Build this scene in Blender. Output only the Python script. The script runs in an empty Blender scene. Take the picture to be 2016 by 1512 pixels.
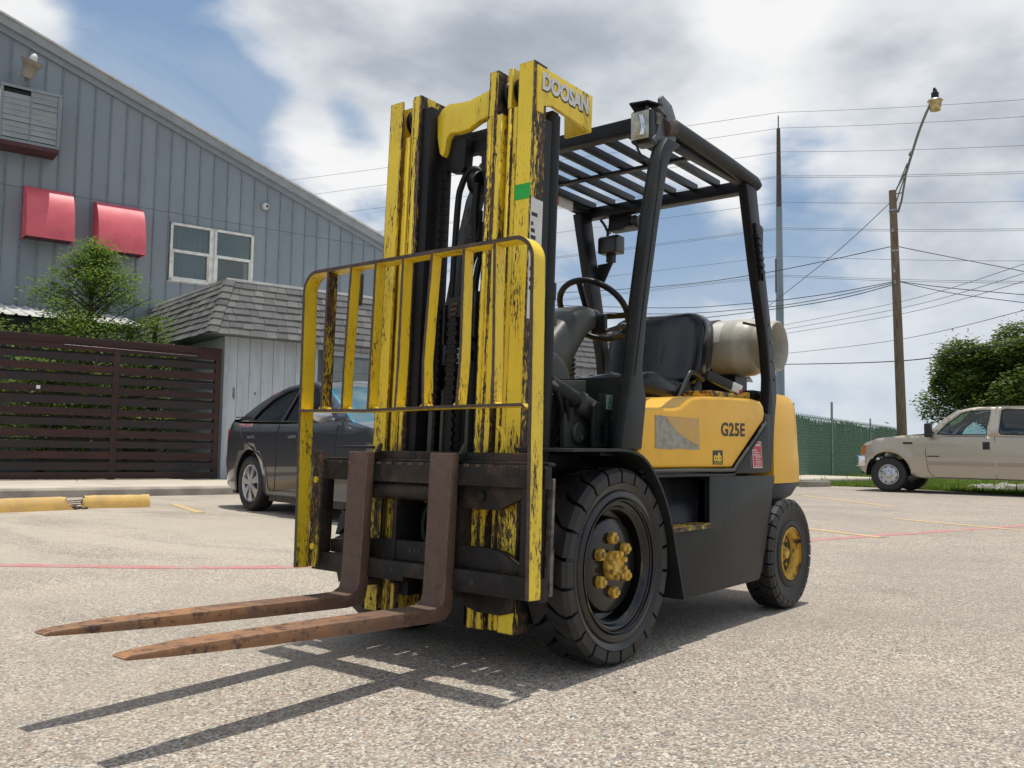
import bpy, bmesh, math, random
from mathutils import Vector, Matrix, noise as mnoise
from mathutils.geometry import delaunay_2d_cdt
random.seed(7)
R = math.radians
SC = bpy.context.scene
COL = SC.collection

# ------------------------------------------------------------------ camera
CAMPOS = Vector((2.8308, 2.3297, 0.7605))
CF = Vector((-0.77907082, -0.62274735, 0.07234911))
CR = Vector((-0.6234492, 0.7817159, 0.01520991))
CU = Vector((0.06602838, 0.0332564, 0.99726339))
camd = bpy.data.cameras.new('camera')
camd.sensor_width = 36
camd.lens = 1792.58 / 2016 * 36
camd.clip_start = 0.05
camd.clip_end = 3000
camo = bpy.data.objects.new('camera', camd)
COL.objects.link(camo)
camo.matrix_world = Matrix(((CR.x, CU.x, -CF.x, CAMPOS.x), (CR.y, CU.y, -CF.y, CAMPOS.y), (CR.z, CU.z, -CF.z, CAMPOS.z), (0, 0, 0, 1)))
SC.camera = camo
def pdir(px, py):
    return (CF * 1792.58 + CR * (px - 1008) - CU * (py - 756)).normalized()
def at(px, py, D):
    return CAMPOS + (CF * 1792.58 + CR * (px - 1008) - CU * (py - 756)) * (D / 1792.58)

SC.cycles.use_denoising = True
SC.cycles.max_bounces = 7
SC.cycles.transparent_max_bounces = 12
SC.cycles.sample_clamp_indirect = 6
SC.view_settings.view_transform = 'Standard'
SC.view_settings.look = 'None'
SC.view_settings.exposure = 0.0
SC.view_settings.gamma = 1.0
SC.view_settings.use_curve_mapping = False

# ------------------------------------------------------------------ sun
SUNDIR = Vector((-0.118, -0.004, 1)).normalized()
sl = bpy.data.lights.new('sun', 'SUN')
sl.energy = 3.8
sl.angle = R(0.6)
sl.color = (1.0, 0.945, 0.85)
so = bpy.data.objects.new('sun', sl)
COL.objects.link(so)
so.rotation_euler = SUNDIR.to_track_quat('Z', 'Y').to_euler()
so.location = (0, 0, 30)

# ------------------------------------------------------------------ node helpers
def sock(nt, n, name, val):
    s = n.inputs[name]
    if hasattr(val, 'is_output') or isinstance(val, bpy.types.NodeSocket):
        nt.links.new(val, s)
    else:
        s.default_value = val
def nd(nt, typ, ins=None, **props):
    n = nt.nodes.new(typ)
    for k, v in props.items():
        setattr(n, k, v)
    for k, v in (ins or {}).items():
        sock(nt, n, k, v)
    return n
def M_(nt, op, a, b=0.0, c=None, clamp=False):
    n = nt.nodes.new('ShaderNodeMath'); n.operation = op; n.use_clamp = clamp
    sock(nt, n, 0, a); sock(nt, n, 1, b)
    if c is not None: sock(nt, n, 2, c)
    return n.outputs[0]
def V_(nt, op, a, b=None):
    n = nt.nodes.new('ShaderNodeVectorMath'); n.operation = op
    sock(nt, n, 0, a)
    if b is not None: sock(nt, n, 1, b)
    return n.outputs['Value'] if op in ('DOT_PRODUCT', 'LENGTH') else n.outputs[0]
def mixc(nt, f, a, b, mode='MIX'):
    n = nt.nodes.new('ShaderNodeMix'); n.data_type = 'RGBA'; n.blend_type = mode
    def s(i, v):
        if isinstance(v, bpy.types.NodeSocket): nt.links.new(v, n.inputs[i])
        else: n.inputs[i].default_value = v if isinstance(v, (int, float)) else (tuple(v) + (1,))[:4]
    s(0, f); s(6, a); s(7, b)
    return n.outputs[2]
def mixf(nt, f, a, b):
    n = nt.nodes.new('ShaderNodeMix'); n.data_type = 'FLOAT'
    sock(nt, n, 0, f); sock(nt, n, 2, a); sock(nt, n, 3, b)
    return n.outputs[0]
def step(nt, v, lo, hi):
    n = nt.nodes.new('ShaderNodeMapRange'); n.interpolation_type = 'SMOOTHSTEP'
    sock(nt, n, 0, v); sock(nt, n, 1, lo); sock(nt, n, 2, hi)
    return n.outputs[0]
def nz(nt, vec, scale, detail=4, rough=0.55, dist=0.0, sc3=None):
    if sc3 is not None:
        vec = V_(nt, 'MULTIPLY', vec, sc3)
    n = nd(nt, 'ShaderNodeTexNoise', {'Scale': scale, 'Detail': detail, 'Roughness': rough, 'Distortion': dist})
    nt.links.new(vec, n.inputs['Vector'])
    return n.outputs['Fac']
def ramp(nt, f, stops):
    n = nt.nodes.new('ShaderNodeValToRGB')
    nt.links.new(f, n.inputs[0])
    el = n.color_ramp.elements
    while len(el) < len(stops): el.new(0.5)
    for e, (p, c) in zip(el, stops):
        e.position = p; e.color = (tuple(c) + (1,))[:4] if not isinstance(c, (int, float)) else (c, c, c, 1)
    return n.outputs[0]
MATS = {}
def newmat(name):
    m = bpy.data.materials.new(name); m.use_nodes = True
    nt = m.node_tree; nt.nodes.clear()
    out = nt.nodes.new('ShaderNodeOutputMaterial')
    bs = nt.nodes.new('ShaderNodeBsdfPrincipled')
    nt.links.new(bs.outputs[0], out.inputs[0])
    MATS[name] = m
    return m, nt, bs, out
def ocoord(nt): return nt.nodes.new('ShaderNodeTexCoord').outputs['Object']
def gpos(nt): return nt.nodes.new('ShaderNodeNewGeometry').outputs['Position']
def bump(nt, bs, h, strength=0.3, dist=0.01):
    b = nd(nt, 'ShaderNodeBump', {'Strength': strength, 'Distance': dist, 'Height': h})
    nt.links.new(b.outputs[0], bs.inputs['Normal'])
def edgemask(nt, rad=0.005, lo=0.02, hi=0.15, samples=4):
    bv = nd(nt, 'ShaderNodeBevel', {'Radius': rad}); bv.samples = samples
    g = nt.nodes.new('ShaderNodeNewGeometry')
    d = V_(nt, 'DOT_PRODUCT', bv.outputs[0], g.outputs['Normal'])
    return step(nt, M_(nt, 'SUBTRACT', 1.0, d), lo, hi)

# plain material with grain: base colour, second colour through noise, roughness, metal
def plain(name, c, c2=None, rough=0.5, metal=0.0, scale=6, lo=0.4, hi=0.65, sc3=(1, 1, 1), bmp=0.0, bscale=60, coat=0.0, dust=0.0, rv=0.1, vary=0.0):
    m, nt, bs, out = newmat(name)
    p = gpos(nt)
    f = nz(nt, p, scale, 5, 0.6, sc3=sc3)
    col = mixc(nt, step(nt, f, lo, hi), c, c2 if c2 else tuple(x * 0.75 for x in c))
    if dust:
        g = nt.nodes.new('ShaderNodeNewGeometry')
        up = nd(nt, 'ShaderNodeSeparateXYZ'); nt.links.new(g.outputs['Normal'], up.inputs[0])
        d = M_(nt, 'MULTIPLY', step(nt, nz(nt, p, 9, 5), 0.35, 0.8), dust)
        d = M_(nt, 'ADD', d, M_(nt, 'MULTIPLY', step(nt, up.outputs[2], 0.3, 1.0), dust * 0.8), clamp=True)
        col = mixc(nt, d, col, (0.30, 0.27, 0.22))
    if vary:
        oi = nt.nodes.new('ShaderNodeObjectInfo')
        col = mixc(nt, 1.0, col, ramp(nt, oi.outputs['Random'], [(0.0, (1 - vary, 1 - vary * 0.9, 1 - vary * 0.8)), (1.0, (1 + vary * 0.0, 1.0, 1.0))]), 'MULTIPLY')
    nt.links.new(col, bs.inputs['Base Color'])
    nt.links.new(mixf(nt, f, rough - rv, rough + rv), bs.inputs['Roughness'])
    bs.inputs['Metallic'].default_value = metal
    if coat:
        bs.inputs['Coat Weight'].default_value = coat; bs.inputs['Coat Roughness'].default_value = 0.08
    if bmp:
        bump(nt, bs, nz(nt, p, bscale, 4), bmp, 0.005)
    return m

# ------------------------------------------------------------------ world: sky with clouds
W = bpy.data.worlds.new('World'); SC.world = W; W.use_nodes = True
nt = W.node_tree; nt.nodes.clear()
wout = nt.nodes.new('ShaderNodeOutputWorld')
sky = nt.nodes.new('ShaderNodeTexSky'); sky.sky_type = 'NISHITA'; sky.sun_disc = False
sky.sun_elevation = math.asin(SUNDIR.z); sky.sun_rotation = math.atan2(SUNDIR.x, SUNDIR.y)
sky.air_density = 1.0; sky.dust_density = 1.5; sky.ozone_density = 1.4
tc = nt.nodes.new('ShaderNodeTexCoord')
dirv = V_(nt, 'NORMALIZE', tc.outputs['Generated'])
sx = nd(nt, 'ShaderNodeSeparateXYZ'); nt.links.new(dirv, sx.inputs[0])
dz = M_(nt, 'MAXIMUM', sx.outputs[2], 0.0)
# project onto a cloud layer so that clouds flatten towards the horizon
den = M_(nt, 'ADD', dz, 0.42)
cv = nd(nt, 'ShaderNodeCombineXYZ')
nt.links.new(M_(nt, 'DIVIDE', sx.outputs[0], den), cv.inputs[0])
nt.links.new(M_(nt, 'DIVIDE', sx.outputs[1], den), cv.inputs[1])
nt.links.new(M_(nt, 'MULTIPLY', dz, 1.6), cv.inputs[2])
P2 = cv.outputs[0]
n1 = nz(nt, P2, 2.3, 9, 0.50, 0.10)
n2 = nz(nt, V_(nt, 'ADD', P2, (3.1, 1.7, 0.4)), 1.3, 5, 0.5, 0.0)
n3 = nz(nt, V_(nt, 'ADD', P2, (7.3, -2.7, 1.4)), 3.6, 7, 0.52, 0.05)
def blobs(lst):
    tot = None
    for (px, py, r, a) in lst:
        d = V_(nt, 'DOT_PRODUCT', dirv, tuple(pdir(px, py)))
        cr = math.cos(math.atan(r / 1792.0))
        b = M_(nt, 'MULTIPLY', step(nt, d, cr, 1.0), a)
        tot = b if tot is None else M_(nt, 'ADD', tot, b)
    return tot
cov_b = blobs([(250, 190, 420, -0.24), (560, 190, 230, -0.11), (40, 0, 200, 0.17), (300, 60, 120, 0.07), (470, 330, 100, 0.05), (740, 235, 150, -0.08), (880, 330, 120, -0.06), (1620, 330, 170, -0.14), (720, 225, 90, -0.12), (1010, 40, 600, 0.07), (1700, 60, 520, 0.10), (600, 330, 150, 0.12),
               (1350, 480, 420, 0.06), (1850, 430, 380, 0.06), (620, 60, 240, 0.12), (1700, 760, 420, 0.02), (1640, 540, 200, -0.13), (1330, 520, 200, -0.04), (840, 130, 180, 0.1)])
drk_b = blobs([(1130, 90, 320, 0.30), (1750, 90, 420, 0.22), (1870, 440, 300, 0.16), (1300, 500, 260, 0.25), (1500, 20, 160, -0.3), (1560, 360, 260, -0.25), (640, 110, 240, 0.10), (700, 300, 230, -0.15), (1450, 330, 200, -0.2)])
cov = M_(nt, 'ADD', M_(nt, 'ADD', n1, M_(nt, 'MULTIPLY', M_(nt, 'SUBTRACT', n2, 0.5), 0.35)), M_(nt, 'ADD', cov_b, 0.02))
cmask = step(nt, cov, 0.43, 0.575)
thick = M_(nt, 'ADD', M_(nt, 'ADD', M_(nt, 'MULTIPLY', M_(nt, 'SUBTRACT', n3, 0.5), 1.7), M_(nt, 'MULTIPLY', M_(nt, 'SUBTRACT', n1, 0.5), 0.9)), M_(nt, 'ADD', M_(nt, 'MULTIPLY', drk_b, 0.85), 0.17))
ccol = ramp(nt, thick, [(0.0, (1.0, 1.0, 1.0)), (0.3, (0.80, 0.83, 0.87)), (0.60, (0.49, 0.535, 0.60)), (1.0, (0.29, 0.33, 0.40))])
hzn = step(nt, sx.outputs[2], 0.30, 0.0)
ccol = mixc(nt, M_(nt, 'MULTIPLY', hzn, 0.75), ccol, (0.66, 0.74, 0.83))
skyc = mixc(nt, 1.0, sky.outputs[0], (0.085, 0.085, 0.085), 'MULTIPLY')
skyc = mixc(nt, 0.70, skyc, (0.29, 0.45, 0.69))
wisp = M_(nt, 'MULTIPLY', step(nt, nz(nt, V_(nt, 'ADD', P2, (1.3, 5.7, 2.4)), 2.6, 8, 0.58, 0.4, sc3=(1.0, 1.6, 1.0)), 0.42, 0.75), 0.34)
skyc = mixc(nt, M_(nt, 'MULTIPLY', hzn, 0.8), skyc, (0.58, 0.69, 0.81))
fin = mixc(nt, cmask, mixc(nt, wisp, skyc, (0.74, 0.78, 0.83)), ccol)
bg = nd(nt, 'ShaderNodeBackground', {'Color': fin, 'Strength': 0.93})
nt.links.new(bg.outputs[0], wout.inputs[0])

# ------------------------------------------------------------------ geometry helpers
class MB:
    def __init__(s, xf=None):
        s.v = []; s.f = []; s.m = []; s.xf = xf; s.cur = 0
    def add(s, vs, fs, mi=None):
        o = len(s.v)
        if s.xf: vs = [s.xf(*p) for p in vs]
        s.v += [tuple(p) for p in vs]
        s.f += [tuple(i + o for i in f) for f in fs]
        s.m += [s.cur if mi is None else mi] * len(fs)
        return s
    def box(s, x0, x1, y0, y1, z0, z1, mi=None):
        vs = [(x, y, z) for z in (z0, z1) for y in (y0, y1) for x in (x0, x1)]
        return s.add(vs, [(0, 2, 3, 1), (4, 5, 7, 6), (0, 1, 5, 4), (2, 6, 7, 3), (0, 4, 6, 2), (1, 3, 7, 5)], mi)
    def prism(s, poly, a, b, axis='y', mi=None):
        # poly: 2D points in the two other axes (x,z) for y, (y,z) for x, (x,y) for z
        n = len(poly)
        mk = {'y': lambda p, t: (p[0], t, p[1]), 'x': lambda p, t: (t, p[0], p[1]), 'z': lambda p, t: (p[0], p[1], t)}[axis]
        vs = [mk(p, a) for p in poly] + [mk(p, b) for p in poly]
        fs = [tuple(range(n)), tuple(range(2 * n - 1, n - 1, -1))]
        fs += [(i, i + n, (i + 1) % n + n, (i + 1) % n) for i in range(n)]
        return s.add(vs, fs, mi)
    def hexa(s, p8, mi=None):   # bottom 4 (ccw), top 4
        return s.add(p8, [(3, 2, 1, 0), (4, 5, 6, 7), (0, 1, 5, 4), (1, 2, 6, 5), (2, 3, 7, 6), (3, 0, 4, 7)], mi)
    def tube(s, pts, r, n=8, mi=None, caps=True, rad=None):
        pts = [Vector(p) for p in pts]; k = len(pts)
        rs = rad or [r] * k
        vs = []; up = None
        for i, p in enumerate(pts):
            t = (pts[min(i + 1, k - 1)] - pts[max(i - 1, 0)]).normalized()
            if up is None:
                up = t.orthogonal().normalized()
            else:
                up = (up - t * up.dot(t)).normalized()
            w = t.cross(up)
            for j in range(n):
                a = 2 * math.pi * j / n
                vs.append(tuple(p + (up * math.cos(a) + w * math.sin(a)) * rs[i]))
        fs = []
        for i in range(k - 1):
            for j in range(n):
                a = i * n + j; b = i * n + (j + 1) % n
                fs.append((a, b, b + n, a + n))
        if caps:
            fs.append(tuple(range(n - 1, -1, -1))); fs.append(tuple((k - 1) * n + j for j in range(n)))
        return s.add(vs, fs, mi)
    def bar(s, p0, p1, w, h, up=(0, 0, 1), mi=None):
        p0 = Vector(p0); p1 = Vector(p1); t = (p1 - p0).normalized()
        sd = t.cross(Vector(up)).normalized(); u = sd.cross(t)
        c = []
        for p in (p0, p1):
            for a, b in ((-1, -1), (1, -1), (1, 1), (-1, 1)):
                c.append(tuple(p + sd * a * w / 2 + u * b * h / 2))
        return s.add(c, [(0, 1, 2, 3), (7, 6, 5, 4), (0, 4, 5, 1), (1, 5, 6, 2), (2, 6, 7, 3), (3, 7, 4, 0)], mi)
    def lathe(s, prof, o=(0, 0, 0), ax='y', n=32, mi=None, a0=0.0, a1=2 * math.pi, closed=False):
        # prof: (radius, axial) ; axis through o
        full = abs(a1 - a0 - 2 * math.pi) < 1e-6
        m = n if full else n + 1
        vs = []
        for i in range(m):
            a = a0 + (a1 - a0) * i / n
            ca, sa = math.cos(a), math.sin(a)
            for r, h in prof:
                if ax == 'y': vs.append((o[0] + r * ca, o[1] + h, o[2] + r * sa))
                elif ax == 'x': vs.append((o[0] + h, o[1] + r * ca, o[2] + r * sa))
                else: vs.append((o[0] + r * ca, o[1] + r * sa, o[2] + h))
        k = len(prof); fs = []
        for i in range(n if full else n):
            i2 = (i + 1) % m if full else i + 1
            for j in range(k if closed else k - 1):
                j2 = (j + 1) % k
                q = [i * k + j, i * k + j2, i2 * k + j2, i2 * k + j]
                fs.append(tuple(q))
        return s.add(vs, fs, mi)
    def cyl(s, o, r, h0, h1, ax='y', n=24, mi=None):
        return s.lathe([(0.0001, h0), (r, h0), (r, h1), (0.0001, h1)], o, ax, n, mi)
    def ball(s, o, rx, ry, rz, n=14, mi=None):
        vs = []; fs = []; m = n // 2
        for i in range(m + 1):
            t = math.pi * i / m
            for j in range(n):
                a = 2 * math.pi * j / n
                vs.append((o[0] + rx * math.sin(t) * math.cos(a), o[1] + ry * math.sin(t) * math.sin(a), o[2] + rz * math.cos(t)))
        for i in range(m):
            for j in range(n):
                fs.append((i * n + j, (i + 1) * n + j, (i + 1) * n + (j + 1) % n, i * n + (j + 1) % n))
        return s.add(vs, fs, mi)
    def grid(s, f, nu, nv, mi=None):
        vs = [f(i / nu, j / nv) for i in range(nu + 1) for j in range(nv + 1)]
        fs = [(i * (nv + 1) + j, (i + 1) * (nv + 1) + j, (i + 1) * (nv + 1) + j + 1, i * (nv + 1) + j + 1) for i in range(nu) for j in range(nv)]
        return s.add(vs, fs, mi)

def obj(name, mb, mats, parent=None, bevel=0.0, smooth=False, seg=2, subsurf=0, solid=0.0, label=None, ang=40, kind=None, weld=True):
    me = bpy.data.meshes.new(name)
    me.from_pydata(mb.v, [], mb.f)
    ms = mats if isinstance(mats, (list, tuple)) else [mats]
    for m in ms: me.materials.append(MATS[m] if isinstance(m, str) else m)
    if len(ms) > 1:
        me.polygons.foreach_set('material_index', mb.m)
    bm = bmesh.new(); bm.from_mesh(me)
    if weld: bmesh.ops.remove_doubles(bm, verts=bm.verts, dist=1e-5)
    bmesh.ops.recalc_face_normals(bm, faces=bm.faces)
    if bevel > 0:
        es = [e for e in bm.edges if len(e.link_faces) == 2 and e.calc_face_angle(0) > R(30)]
        bmesh.ops.bevel(bm, geom=es, offset=bevel, segments=seg, profile=0.6, affect='EDGES', clamp_overlap=True)
    bm.to_mesh(me); bm.free()
    if smooth or bevel > 0:
        me.shade_smooth()
        me.set_sharp_from_angle(angle=R(ang))
    o = bpy.data.objects.new(name, me); COL.objects.link(o)
    if subsurf:
        md = o.modifiers.new('s', 'SUBSURF'); md.levels = subsurf; md.render_levels = subsurf
    if solid:
        md = o.modifiers.new('t', 'SOLIDIFY'); md.thickness = solid; md.offset = -1
    if parent is not None: o.parent = parent
    if label: o['label'] = label
    if kind: o['kind'] = kind
    return o
def thing(name, label, cat, loc=(0, 0, 0), rotz=0.0, group=None):
    o = bpy.data.objects.new(name, None); COL.objects.link(o)
    o.empty_display_size = 0.2
    o.location = loc; o.rotation_euler = (0, 0, rotz); o['label'] = label; o['category'] = cat
    if group: o['group'] = group
    return o
def tag(o, label, cat, group=None):
    o['label'] = label; o['category'] = cat
    if group: o['group'] = group
    return o
def struct(name, mb, mat, **k):
    o = obj(name, mb, mat, **k); o['kind'] = 'structure'; return o
def inst(name, src, loc=(0, 0, 0), parent=None, rot=(0, 0, 0), scale=(1, 1, 1)):
    o = src.copy(); o.name = name; COL.objects.link(o); o.parent = parent
    o.location = loc; o.rotation_euler = rot; o.scale = scale
    return o
def text(name, body, size, mtx, mat, parent=None, ext=0.0006, bold=0.0, shear=0.0, xs=1.0, sp=1.0, ls=1.0, label=None):
    cu = bpy.data.curves.new(name, 'FONT'); cu.body = body; cu.size = size; cu.extrude = ext
    cu.offset = bold; cu.shear = shear; cu.space_character = sp; cu.space_line = ls; cu.resolution_u = 3
    to = bpy.data.objects.new(name + '_tmp', cu); COL.objects.link(to)
    dg = bpy.context.evaluated_depsgraph_get()
    me = bpy.data.meshes.new_from_object(to.evaluated_get(dg))
    COL.objects.unlink(to); bpy.data.objects.remove(to)
    me.transform(Matrix.Diagonal((xs, 1, 1, 1)))
    me.transform(mtx)
    me.materials.clear(); me.materials.append(MATS[mat])
    o = bpy.data.objects.new(name, me); COL.objects.link(o)
    if parent is not None: o.parent = parent
    if label: o['label'] = label
    return o
def frame(o, xdir, ydir):
    x = Vector(xdir).normalized(); y = Vector(ydir).normalized(); z = x.cross(y)
    return Matrix(((x.x, y.x, z.x, o[0]), (x.y, y.y, z.y, o[1]), (x.z, y.z, z.z, o[2]), (0, 0, 0, 1)))
def inpoly(x, y, poly):
    c = False; j = len(poly) - 1
    for i in range(len(poly)):
        xi, yi = poly[i]; xj, yj = poly[j]
        if (yi > y) != (yj > y) and x < (xj - xi) * (y - yi) / (yj - yi) + xi: c = not c
        j = i
    return c
def resample(poly, st):
    out = []
    for i in range(len(poly)):
        a = poly[i]; b = poly[(i + 1) % len(poly)]
        d = math.hypot(b[0] - a[0], b[1] - a[1]); k = max(1, int(d / st))
        for t in range(k): out.append((a[0] + (b[0] - a[0]) * t / k, a[1] + (b[1] - a[1]) * t / k))
    return out
def sheet(mb, outer, holes, f, st=0.12, mi=None, flip=False):
    """curved panel: 2D outline with holes triangulated and mapped by f"""
    outer = resample(outer, st); holes = [resample(h, st) for h in holes]
    vs = []; es = []
    for lp in [outer] + holes:
        o = len(vs); vs += [Vector(p) for p in lp]; es += [(o + i, o + (i + 1) % len(lp)) for i in range(len(lp))]
    x0 = min(p[0] for p in outer); x1 = max(p[0] for p in outer); y0 = min(p[1] for p in outer); y1 = max(p[1] for p in outer)
    edge = [tuple(v) for v in vs]
    y = y0 + st / 2
    while y < y1:
        x = x0 + st / 2
        while x < x1:
            if inpoly(x, y, outer) and not any(inpoly(x, y, h) for h in holes) and min((x - a) ** 2 + (y - b) ** 2 for a, b in edge) > (st * 0.45) ** 2:
                vs.append(Vector((x, y)))
            x += st
        y += st
    r = delaunay_2d_cdt(vs, es, [], 0, 1e-6)
    fs = []
    for fc in r[2]:
        cx = sum(r[0][i].x for i in fc) / len(fc); cy = sum(r[0][i].y for i in fc) / len(fc)
        if inpoly(cx, cy, outer) and not any(inpoly(cx, cy, h) for h in holes):
            fs.append(tuple(reversed(fc)) if flip else tuple(fc))
    mb.add([f(p.x, p.y) for p in r[0]], fs, mi)
def arc(cx, cz, r, a0, a1, n=12):
    return [(cx + r * math.cos(R(a0 + (a1 - a0) * i / n)), cz + r * math.sin(R(a0 + (a1 - a0) * i / n))) for i in range(n + 1)]
def spline(pts, n=6):
    pts = [Vector(p) for p in pts]; out = []
    for i in range(len(pts) - 1):
        p0 = pts[max(i - 1, 0)]; p1 = pts[i]; p2 = pts[i + 1]; p3 = pts[min(i + 2, len(pts) - 1)]
        for k in range(n):
            t = k / n
            out.append(0.5 * ((2 * p1) + (p2 - p0) * t + (2 * p0 - 5 * p1 + 4 * p2 - p3) * t * t + (3 * p1 - p0 - 3 * p2 + p3) * t ** 3))
    out.append(pts[-1]); return out
# ------------------------------------------------------------------ materials
def yellow_paint(name, base, chip_lo, chip_hi, edge_w=0.8, lowwear=0.0, lines=None):
    m, nt, bs, out = newmat(name)
    p = gpos(nt)
    sx = nd(nt, 'ShaderNodeSeparateXYZ'); nt.links.new(p, sx.inputs[0])
    a = nz(nt, p, 1.0, 6, 0.62, 0.3, sc3=(170, 170, 38))
    b = nz(nt, p, 1.0, 3, 0.5, sc3=(14, 14, 3.0))
    c = nz(nt, p, 1.0, 5, 0.7, 0.6, sc3=(300, 300, 300))
    f = M_(nt, 'ADD', M_(nt, 'ADD', M_(nt, 'MULTIPLY', a, 0.62), M_(nt, 'MULTIPLY', b, 0.62)), M_(nt, 'MULTIPLY', c, 0.16))
    if lines:
        ay = M_(nt, 'ABSOLUTE', sx.outputs[1])
        ln = None
        for (yy, ww) in lines:
            d_ = M_(nt, 'SUBTRACT', 1.0, M_(nt, 'DIVIDE', M_(nt, 'ABSOLUTE', M_(nt, 'SUBTRACT', ay, yy)), ww), clamp=True)
            ln = d_ if ln is None else M_(nt, 'MAXIMUM', ln, d_)
        f = M_(nt, 'ADD', f, M_(nt, 'MULTIPLY', M_(nt, 'MULTIPLY', ln, step(nt, nz(nt, p, 1.0, 4, 0.6, sc3=(11, 11, 2.6)), 0.30, 0.50)), 0.25))
    if lowwear:
        f = M_(nt, 'ADD', f, M_(nt, 'MULTIPLY', step(nt, sx.outputs[2], 1.25, 0.25), lowwear))
    chips = step(nt, f, chip_lo, chip_hi)
    if edge_w:
        e = edgemask(nt, 0.009, 0.02, 0.16)
        e = M_(nt, 'MULTIPLY', e, step(nt, nz(nt, p, 1.0, 5, 0.7, sc3=(60, 60, 16)), 0.40, 0.52))
        chips = M_(nt, 'MAXIMUM', chips, M_(nt, 'MULTIPLY', e, edge_w))
    tone = mixc(nt, step(nt, nz(nt, p, 2.5, 5, 0.6, sc3=(1.5, 1.5, 0.6)), 0.35, 0.7), base, tuple(x * k for x, k in zip(base, (0.90, 0.86, 0.9))))
    grime = M_(nt, 'MULTIPLY', step(nt, nz(nt, p, 1.0, 6, 0.65, 0.5, sc3=(22, 22, 5)), 0.52, 0.82), 0.32)
    tone = mixc(nt, grime, tone, (0.16, 0.125, 0.04))
    halo = M_(nt, 'MULTIPLY', step(nt, f, chip_lo - 0.07, chip_lo), 0.38)
    tone = mixc(nt, halo, tone, (0.36, 0.22, 0.03))
    dark = mixc(nt, step(nt, nz(nt, p, 45, 5), 0.42, 0.62), (0.030, 0.026, 0.022), (0.115, 0.062, 0.038))
    nt.links.new(mixc(nt, chips, tone, dark), bs.inputs['Base Color'])
    nt.links.new(mixf(nt, chips, mixf(nt, a, 0.30, 0.52), 0.75), bs.inputs['Roughness'])
    bump(nt, bs, M_(nt, 'SUBTRACT', 1.0, chips), 0.35, 0.0012)
    return m
yellow_paint('mast_yellow', (0.90, 0.66, 0.030), 0.805, 0.825, 1.0, 0.065, [(0.164, 0.008), (0.233, 0.006), (0.198, 0.010), (0.297, 0.010), (0.270, 0.004), (0.373, 0.005), (0.205, 0.003)])
yellow_paint('guard_yellow', (0.88, 0.65, 0.035), 0.815, 0.835, 0.8, 0.06)
yellow_paint('worn_yellow', (0.60, 0.48, 0.03), 0.66, 0.69, 1.0, 0.04)

m, nt, bs, out = newmat('body_yellow')
p = gpos(nt)
base = mixc(nt, step(nt, nz(nt, p, 3.0, 6, 0.6), 0.3, 0.75), (0.86, 0.475, 0.026), (0.78, 0.41, 0.022))
scr = step(nt, nz(nt, p, 1.0, 6, 0.7, 1.2, sc3=(10, 10, 55)), 0.665, 0.71)
base = mixc(nt, M_(nt, 'MULTIPLY', scr, 0.7), base, (0.16, 0.09, 0.03))
grm = M_(nt, 'MULTIPLY', step(nt, nz(nt, p, 5, 7, 0.7, 0.4), 0.52, 0.78), 0.45)
base = mixc(nt, grm, base, (0.32, 0.20, 0.07))
nt.links.new(base, bs.inputs['Base Color'])
nt.links.new(mixf(nt, nz(nt, p, 7, 5), 0.30, 0.5), bs.inputs['Roughness'])
bs.inputs['Coat Weight'].default_value = 0.12; bs.inputs['Coat Roughness'].default_value = 0.12; bs.inputs['Specular IOR Level'].default_value = 0.35

def dark_paint(name, base, worn=(0.16, 0.15, 0.14), rough=0.42, edge=0.5, dust=0.35):
    m, nt, bs, out = newmat(name)
    p = gpos(nt)
    f = nz(nt, p, 4, 6, 0.65)
    col = mixc(nt, step(nt, f, 0.35, 0.7), base, tuple(x * 1.5 for x in base))
    col = mixc(nt, M_(nt, 'MULTIPLY', step(nt, nz(nt, p, 1.0, 7, 0.7, 0.8, sc3=(9, 9, 4)), 0.50, 0.78), dust), col, (0.085, 0.078, 0.066))
    sc = step(nt, nz(nt, p, 1.0, 5, 0.75, 0.5, sc3=(120, 120, 60)), 0.70, 0.73)
    col = mixc(nt, M_(nt, 'MULTIPLY', sc, 0.5), col, worn)
    if edge:
        e = M_(nt, 'MULTIPLY', edgemask(nt, 0.005, 0.03, 0.25), step(nt, nz(nt, p, 45, 5, 0.7), 0.45, 0.62))
        col = mixc(nt, M_(nt, 'MULTIPLY', e, edge), col, worn)
    nt.links.new(col, bs.inputs['Base Color'])
    nt.links.new(mixf(nt, f, rough - 0.12, rough + 0.15), bs.inputs['Roughness'])
    bs.inputs['Specular IOR Level'].default_value = 0.26
    bump(nt, bs, nz(nt, p, 40, 4), 0.08, 0.002)
    return m
dark_paint('charcoal', (0.014, 0.0155, 0.016), dust=0.28)
dark_paint('frame_black', (0.006, 0.007, 0.009), rough=0.38, dust=0.12)
dark_paint('olive_grey', (0.050, 0.056, 0.046), rough=0.5)
dark_paint('grease_black', (0.008, 0.008, 0.009), worn=(0.05, 0.045, 0.04), rough=0.5, dust=0.25)
dark_paint('column_grey', (0.040, 0.043, 0.040), rough=0.36, edge=0.2, dust=0.3)

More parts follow.
